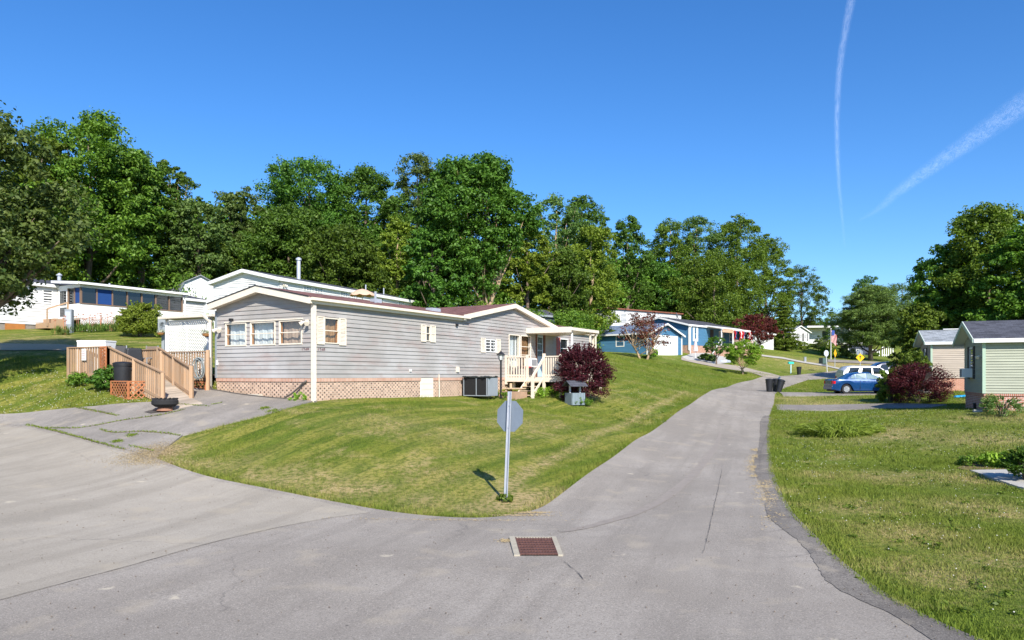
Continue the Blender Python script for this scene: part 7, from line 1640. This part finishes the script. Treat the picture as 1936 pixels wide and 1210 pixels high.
# woodland mass behind the separate trees
rng = np.random.default_rng(5); C, Rd = [], []
line = [(-58, 62), (-40, 70), (-24, 80), (-6, 84), (6, 92), (14, 102), (24, 118), (40, 134), (56, 160), (78, 158), (98, 140), (112, 112)]
for (a, b) in zip(line[:-1], line[1:]):
    L_ = math.hypot(b[0] - a[0], b[1] - a[1]); nn = int(L_ * 16)
    for k in range(nn):
        t_ = rng.random(); x = a[0] + (b[0] - a[0]) * t_ + rng.normal() * 1.6; y = a[1] + (b[1] - a[1]) * t_ + rng.normal() * 2.5
        hh = 10.5 if x < 36 else 4.0
        C.append((x, y, g1(x, y) + rng.random() ** 1.1 * hh)); q = rng.uniform(1.0, 1.9); Rd.append((q, q, q * .7))
co, f = leaves_np(rng, np.array(C), np.array(Rd), np.full(len(C), 100), .45)
wo = np_mesh('woodland', co, f, L_MID); tag(wo, 'dark mass of undergrowth and trees behind the single trees of the ridge', 'woodland', kind='stuff')
# undergrowth at the foot of the trees
C, Rd = [], []
line = [(-50, 54), (-34, 58), (-27, 57), (-10, 66), (-2, 62), (4, 62), (7, 74), (12, 103), (20, 108), (30, 112), (40, 116), (46, 128)]
for (a, b) in zip(line[:-1], line[1:]):
    L_ = math.hypot(b[0] - a[0], b[1] - a[1])
    for k in range(int(L_ * 7)):
        t_ = rng.random(); x = a[0] + (b[0] - a[0]) * t_ + rng.normal() * .8; y = a[1] + (b[1] - a[1]) * t_ + rng.normal() * 1.0
        C.append((x, y, g1(x, y) + rng.random() * 3.6)); q = rng.uniform(.4, .9); Rd.append((q, q, q * .7))
co, f = leaves_np(rng, np.array(C), np.array(Rd), np.full(len(C), 70), .24)
uo = np_mesh('undergrowth', co, f, L_MID); tag(uo, 'leafy undergrowth along the edge of the ridge woods', 'undergrowth', kind='stuff')

# ------------------------------------------------------------------ grass blades, clover heads, clippings
from mathutils.geometry import tessellate_polygon
def inside(poly, x, y):
    P = np.array(poly); r_ = np.zeros(len(x), bool); j = len(P) - 1
    for i in range(len(P)):
        c_ = ((P[i, 1] > y) != (P[j, 1] > y)); 
        with np.errstate(divide='ignore', invalid='ignore'): xx = (P[j, 0] - P[i, 0]) * (y - P[i, 1]) / (P[j, 1] - P[i, 1]) + P[i, 0]
        r_ ^= c_ & (x < xx); j = i
    return r_
DRIVE_POLY = hp([(-300, 806), (-100, 800), (0, 803), (60, 810), (130, 825), (210, 845), (295, 868), (312, 850), (345, 825), (440, 800), (500, 786), (560, 768), (600, 759)]) + [(-6.2, 23.35), (-10.3, 25.7), (-12.5, 26.2), (-13.2, 25.4)] + hp([(335, 757), (290, 762), (180, 770), (80, 779), (0, 785), (-120, 788), (-300, 790)])
SLAB = hp([(1834, 893), (1900, 892), (2010, 893), (2010, 940), (1925, 925)])
HOUSEP = [tuple(HL(x, y)[:2]) for x, y in ((-.1, -.1), (22, -.1), (22, 4.7), (-.1, 4.7))]
def blades(name, boxes, seed, label):
    rng = np.random.default_rng(seed); X, Y, Sz = [], [], []
    for (x0, x1, y0, y1, n, s) in boxes:
        X.append(rng.uniform(x0, x1, n)); Y.append(rng.uniform(y0, y1, n)); Sz.append(np.full(n, s))
    x, y, s = np.concatenate(X), np.concatenate(Y), np.concatenate(Sz)
    vis = (np.abs(x / np.maximum(y, 1)) < .74); k = vis & ~inside(ROAD_POLY, x, y) & ~inside(DRIVE_POLY, x, y) & ~inside(SLAB, x, y) & ~inside(HOUSEP, x, y) & ~inside(D1P, x, y) & ~inside(D2P, x, y)
    x, y, s = x[k], y[k], s[k]; a_, dry, c_ = lawn_attr(x, y); k = rng.random(len(x)) > dry * .75; x, y, s = x[k], y[k], s[k]
    # clumping
    h_ = s * (0.55 + .9 * rng.random(len(x))) * (0.75 + .5 * (np.sin(x * 1.7 + np.sin(y * 1.3) * 2) * np.sin(y * 1.1 + x * .4)))
    z = gz(x, y); n = len(x); a = rng.uniform(0, 2 * PI, n); wv = s * .13
    dx, dy = np.cos(a) * wv, np.sin(a) * wv; lx, ly = rng.normal(size=n) * h_ * .6, rng.normal(size=n) * h_ * .6
    v0 = np.stack([x - dx, y - dy, z - .01], 1); v1 = np.stack([x + dx, y + dy, z - .01], 1); v2 = np.stack([x + lx, y + ly, z + h_], 1)
    co = np.stack([v0, v1, v2], 1).reshape(-1, 3); f = np.arange(n * 3).reshape(n, 3)
    o = np_mesh(name, co, f, M_BLADE); set_attr(o.data, np.repeat(x, 3), np.repeat(y, 3)); tag(o, label, 'grass', kind='stuff'); return o
blades('lawn_grass', [(-8, 6.5, 12, 20, 90000, .05), (-9, 8, 20, 30, 70000, .06), (-2, 14, 28, 45, 50000, .08)], 21, 'short mown lawn grass on the corner plot before the grey home')
blades('verge_grass', [(3.5, 10.5, 6, 12, 110000, .055), (5, 15, 11, 20, 130000, .06), (8, 25, 19, 40, 110000, .08)], 22, 'rough grass with clover on the right hand lawn')
blades('far_lawn_grass', [(-20, -8, 20, 30, 60000, .08), (8, 34, 40, 75, 60000, .12)], 23, 'grass of the left bank and the far lawns')
# longer fringe along the road and drive edges
rng = np.random.default_rng(9); fr = []
for line, side, w_ in ((RIGHT_EDGE, -1, .22), (LEFT_EDGE, 1, .12)):
    for p, q in zip(line[:-1], line[1:]):
        if not (5 < p[1] < 45): continue
        L_ = math.hypot(q[0] - p[0], q[1] - p[1]); n = int(L_ * 260); t_ = rng.random(n); nx_, ny_ = -(q[1] - p[1]) / L_, (q[0] - p[0]) / L_
        o_ = np.abs(rng.normal(size=n)) * w_ * side + .02 * side
        fr.append(np.stack([p[0] + (q[0] - p[0]) * t_ + nx_ * o_, p[1] + (q[1] - p[1]) * t_ + ny_ * o_], 1))
fr = np.concatenate(fr); x, y = fr[:, 0], fr[:, 1]; n = len(x); z = gz(x, y); a = rng.uniform(0, 2 * PI, n); h_ = .05 + .07 * rng.random(n)
co = np.stack([np.stack([x - np.cos(a) * .009, y - np.sin(a) * .009, z], 1), np.stack([x + np.cos(a) * .009, y + np.sin(a) * .009, z], 1), np.stack([x + rng.normal(size=n) * .035, y + rng.normal(size=n) * .035, z + h_], 1)], 1).reshape(-1, 3)
o = np_mesh('edge_grass', co, np.arange(n * 3).reshape(n, 3), M_BLADE); set_attr(o.data, np.repeat(x, 3), np.repeat(y, 3)); tag(o, 'ragged fringe of grass along the asphalt edges', 'grass', kind='stuff')
# clover heads
def dots(name, x, y, s, m, label, cat, zoff=.03, flat=.7):
    n = len(x); z = gz(x, y) + zoff; b = np.array([(1, 0, 0), (0, 1, 0), (-1, 0, 0), (0, -1, 0), (0, 0, flat), (0, 0, -flat)]); f0 = np.array([(0, 1, 4), (1, 2, 4), (2, 3, 4), (3, 0, 4), (1, 0, 5), (2, 1, 5), (3, 2, 5), (0, 3, 5)])
    c_ = np.stack([x, y, z], 1); co = (c_[:, None, :] + b[None] * s[:, None, None]).reshape(-1, 3); f = (f0[None] + 6 * np.arange(n)[:, None, None]).reshape(-1, 3)
    o = np_mesh(name, co, f, m); tag(o, label, cat, kind='stuff'); return o
n = 5200; x = rng.uniform(5, 24, n); y = 7 + 32 * rng.random(n) ** .8; k = (np.abs(x / y) < .73) & ~inside(ROAD_POLY, x, y) & (np.sin(x * .9 + 1) * np.sin(y * .7) + rng.random(n) > .35); x, y = x[k], y[k]
dots('clover_heads', x, y, .007 + .007 * rng.random(len(x)), M('clover_white', (0.62, 0.6, 0.5), .9, .1), 'tiny white clover heads scattered over the right lawn', 'clover', .06)
n = 900; x = rng.uniform(-18, -10, n); y = rng.uniform(23.5, 28, n); k = ~inside(DRIVE_POLY, x, y) & (np.abs(x / y) < .73); x, y = x[k], y[k]
dots('clover_heads', x, y, .009 + .01 * rng.random(len(x)), bpy.data.materials['clover_white'], 'tiny white clover heads on the bank left of the deck', 'clover', .06)
# broad leaved weeds in the turf
P = []
for k in range(900):
    x_, y_ = rng.uniform(4, 24), rng.uniform(7, 34)
    if abs(x_ / y_) < .73: P.append((x_, y_))
P = np.array(P); k = ~inside(ROAD_POLY, P[:, 0], P[:, 1]) & ~inside(DRIVE_POLY, P[:, 0], P[:, 1]) & ~inside(SLAB, P[:, 0], P[:, 1]); P = P[k]; z = gz(P[:, 0], P[:, 1]); q = rng.uniform(.05, .16, len(P)); q[P[:, 0] < 4] *= .6
co, f = leaves_np(rng, np.concatenate([P, (z + .03)[:, None]], 1), np.stack([q, q, q * .25], 1), np.full(len(P), 26), .055, asp=.5, up=1.0)
o = np_mesh('lawn_weeds', co, f, L_MID); tag(o, 'darker broad leaved weeds dotted through the turf', 'weeds', kind='stuff')
# straw clippings lying on the asphalt edge
C = []
re_ = sorted([p for p in RIGHT_EDGE if 8 < p[1] < 40], key=lambda p: p[1]); RY = [p[1] for p in re_]; RX = [p[0] for p in re_]
for k in range(2300):
    q = rng.random() ** 2.2; i = int((1 - q) * 0 + q * (len(re_) - 2)); i = min(len(re_) - 2, i); tt = rng.random()
    ii = [j for j in (i,)][0]
    cl = math.floor(rng.random() ** .7 * 14); jj = [2, 3, 5, 6, 7, 8, 9, 10, 12, 14, 15, 17, 19, 22][cl]
    D_ = 11.2 + jj * .55 + rng.normal() * (.1 + .12 * (jj % 3)); D_ = max(10.8, D_)
    ex = float(np.interp(D_, RY, RX)); C.append(np.array([[ex - .34 - abs(rng.normal()) * (.22 if jj < 5 else .1) + rng.random() * .3 * (jj < 12) + .05 * math.sin(jj * 2.1), D_]]))
for (px, py, rx, ry, nn) in ((1000, 974, .2, .04, 600), (980, 979, .3, .04, 400), (290, 860, .35, .45, 6000), (300, 878, .6, .2, 900), (955, 1028, .06, .06, 200), (850, 988, .9, .04, 300)):
    h0 = hit(px, py); C.append(np.stack([h0[0] + rng.normal(size=nn) * rx, h0[1] + rng.normal(size=nn) * ry], 1))
C = np.concatenate(C); n = len(C); z = gz(C[:, 0], C[:, 1]) + .082 - .035 * (C[:, 0] < 4.6); a = rng.uniform(0, PI, n); l_ = .01 + .018 * rng.random(n)
co = np.stack([np.stack([C[:, 0] - np.cos(a) * l_, C[:, 1] - np.sin(a) * l_, z], 1), np.stack([C[:, 0] + np.cos(a) * l_, C[:, 1] + np.sin(a) * l_, z + .006], 1), np.stack([C[:, 0] + np.sin(a) * .004, C[:, 1] - np.cos(a) * .004, z + .01], 1)], 1).reshape(-1, 3)
o = np_mesh('dry_clippings', co, np.arange(n * 3).reshape(n, 3), M('straw', (0.36, 0.28, 0.16), .9, .2, 3)); tag(o, 'dry straw coloured clippings on the asphalt margin', 'clippings', kind='stuff')
# grit, small leaves and stones lying on the road
n = 2600; x = rng.uniform(-9, 8, n); y = 6 + 16 * rng.random(n) ** 1.3; k = inside(ROAD_POLY, x, y) & (np.abs(x / y) < .72); x, y = x[k], y[k]; n = len(x)
dots('road_grit', x, y, .004 + .009 * rng.random(n) ** 3, M('grit', (0.2, 0.16, 0.12), .9, .6, 30), 'loose grit and crumbs of asphalt scattered over the road', 'grit', .042)
# weeds in the driveway joints
lines = [hp([(118, 767), (170, 778), (222, 789)]), hp([(85, 812), (150, 812), (230, 798), (300, 788), (350, 777)]), hp([(50, 806), (120, 822), (185, 840), (235, 853)]), hp([(190, 815), (215, 821), (260, 819), (310, 822), (340, 827)]), hp([(310, 764), (350, 768), (395, 771)]), hp([(400, 768), (420, 764)]), hp([(245, 846), (290, 856)])]
P = []
for L in lines:
    sl = dens(smooth_line(L, 6), .03, .02, False, 4)
    for p in sl:
        for k in range(3): P.append((p[0] + rng.normal() * .015, p[1] + rng.normal() * .03))
for (px, py, r0) in ((222, 838, .07), (250, 826, .07), (516, 780, .12), (500, 775, .08)):
    h0 = hit(px, py)
    for k in range(140): P.append((h0[0] + rng.normal() * r0, h0[1] + rng.normal() * r0))
P = np.array(P); n = len(P); z = gz(P[:, 0], P[:, 1]) + .045
co, f = leaves_np(rng, np.concatenate([P, (z + .02)[:, None]], 1), np.full((n, 3), .02), np.full(n, 2), .04, asp=.35)
o = np_mesh('joint_weeds', co, f, L_YEL); tag(o, 'green weeds growing along the cracks of the driveway', 'weeds', kind='stuff')
for L in lines[:4]: ribbon('road_crack', dens(smooth_line(L, 5), .15, .02, False, 3), .03, .05, M_SOIL, None, .01, 'structure')

# ------------------------------------------------------------------ contrails: long thin veils of ice cloud high above
def contrail(name, label, pts, D, wpx, alpha, seed):
    t = NT(name + '_veil'); t.t.nodes.remove(t.b)
    em = t.n('ShaderNodeBsdfDiffuse'); em.inputs[0].default_value = (1, 1, 1, 1); tl = t.n('ShaderNodeBsdfTranslucent'); tl.inputs[0].default_value = (1, 1, 1, 1)
    ad = t.n('ShaderNodeAddShader'); t.l(em.outputs[0], ad.inputs[0]); t.l(tl.outputs[0], ad.inputs[1])
    tr = t.n('ShaderNodeBsdfTransparent'); mx = t.n('ShaderNodeMixShader')
    uv = t.n('ShaderNodeAttribute'); uv.attribute_name = 'veil'; sp = t.n('ShaderNodeSeparateXYZ'); t.l(uv.outputs['Vector'], sp.inputs[0])
    edge = t.math('POWER', t.math('MAXIMUM', t.math('SUBTRACT', 1.0, t.math('MULTIPLY', sp.outputs[0], sp.outputs[0])), 0.0), 1.6)
    v3 = t.n('ShaderNodeCombineXYZ'); t.l(sp.outputs[0], v3.inputs[0]); t.l(sp.outputs[1], v3.inputs[1])
    n1 = t.noise(v3.outputs[0], 2.4, 8, 0.75, 1.5)
    f = t.math('MULTIPLY', t.math('MULTIPLY', edge, t.ramp(n1, [(0.38, 0.15), (0.6, 1.0)])), t.math('MULTIPLY', sp.outputs[2], alpha))
    t.l(f, mx.inputs[0]); t.l(tr.outputs[0], mx.inputs[1]); t.l(ad.outputs[0], mx.inputs[2]); t.l(mx.outputs[0], t.out.inputs[0])
    mb = MB(); A = []; rr = random.Random(seed); line = smooth_line(pts, 10); L = len(line); ncol = 9
    for i, (px, py) in enumerate(line):
        q = i / (L - 1); w_ = (wpx[0] + (wpx[1] - wpx[0]) * q); a = Vector(line[max(i - 1, 0)]); b = Vector(line[min(i + 1, L - 1)]); d = (b - a).normalized(); nn = Vector((-d.y, d.x))
        for k in range(ncol):
            u = -1 + 2 * k / (ncol - 1); wob = math.sin(i * .9 + seed) * .12; P_ = un(px + nn.x * u * w_ / 2, py + nn.y * u * w_ / 2, D * (1 + .004 * (1 - u * u))); mb.v.append(P_); A.append((u + wob * (1 - abs(u)), q * 14, min(1, (1 - q) * 2.2) ** .8 if True else 1))
    for i in range(L - 1):
        for k in range(ncol - 1): mb.f.append((i * ncol + k, i * ncol + k + 1, (i + 1) * ncol + k + 1, (i + 1) * ncol + k))
    o = mb.build(name, t.m, None, fixn=False); at_ = o.data.attributes.new('veil', 'FLOAT_VECTOR', 'POINT'); at_.data.foreach_set('vector', np.array(A, 'f').ravel())
    o.visible_shadow = True
    tag(o, label, 'contrail', kind='stuff'); return o
contrail('contrail', 'narrow broken vertical contrail high in the sky right of centre', [(1612, -10), (1600, 50), (1588, 130), (1583, 230), (1586, 330), (1592, 400), (1598, 470)], 9000, (22, 8), .11, 3)
contrail('contrail', 'wide soft contrail sweeping up to the right edge of the sky', [(1960, 180), (1900, 220), (1840, 262), (1770, 310), (1700, 360), (1660, 395), (1620, 418)], 9000, (60, 8), .085, 5)
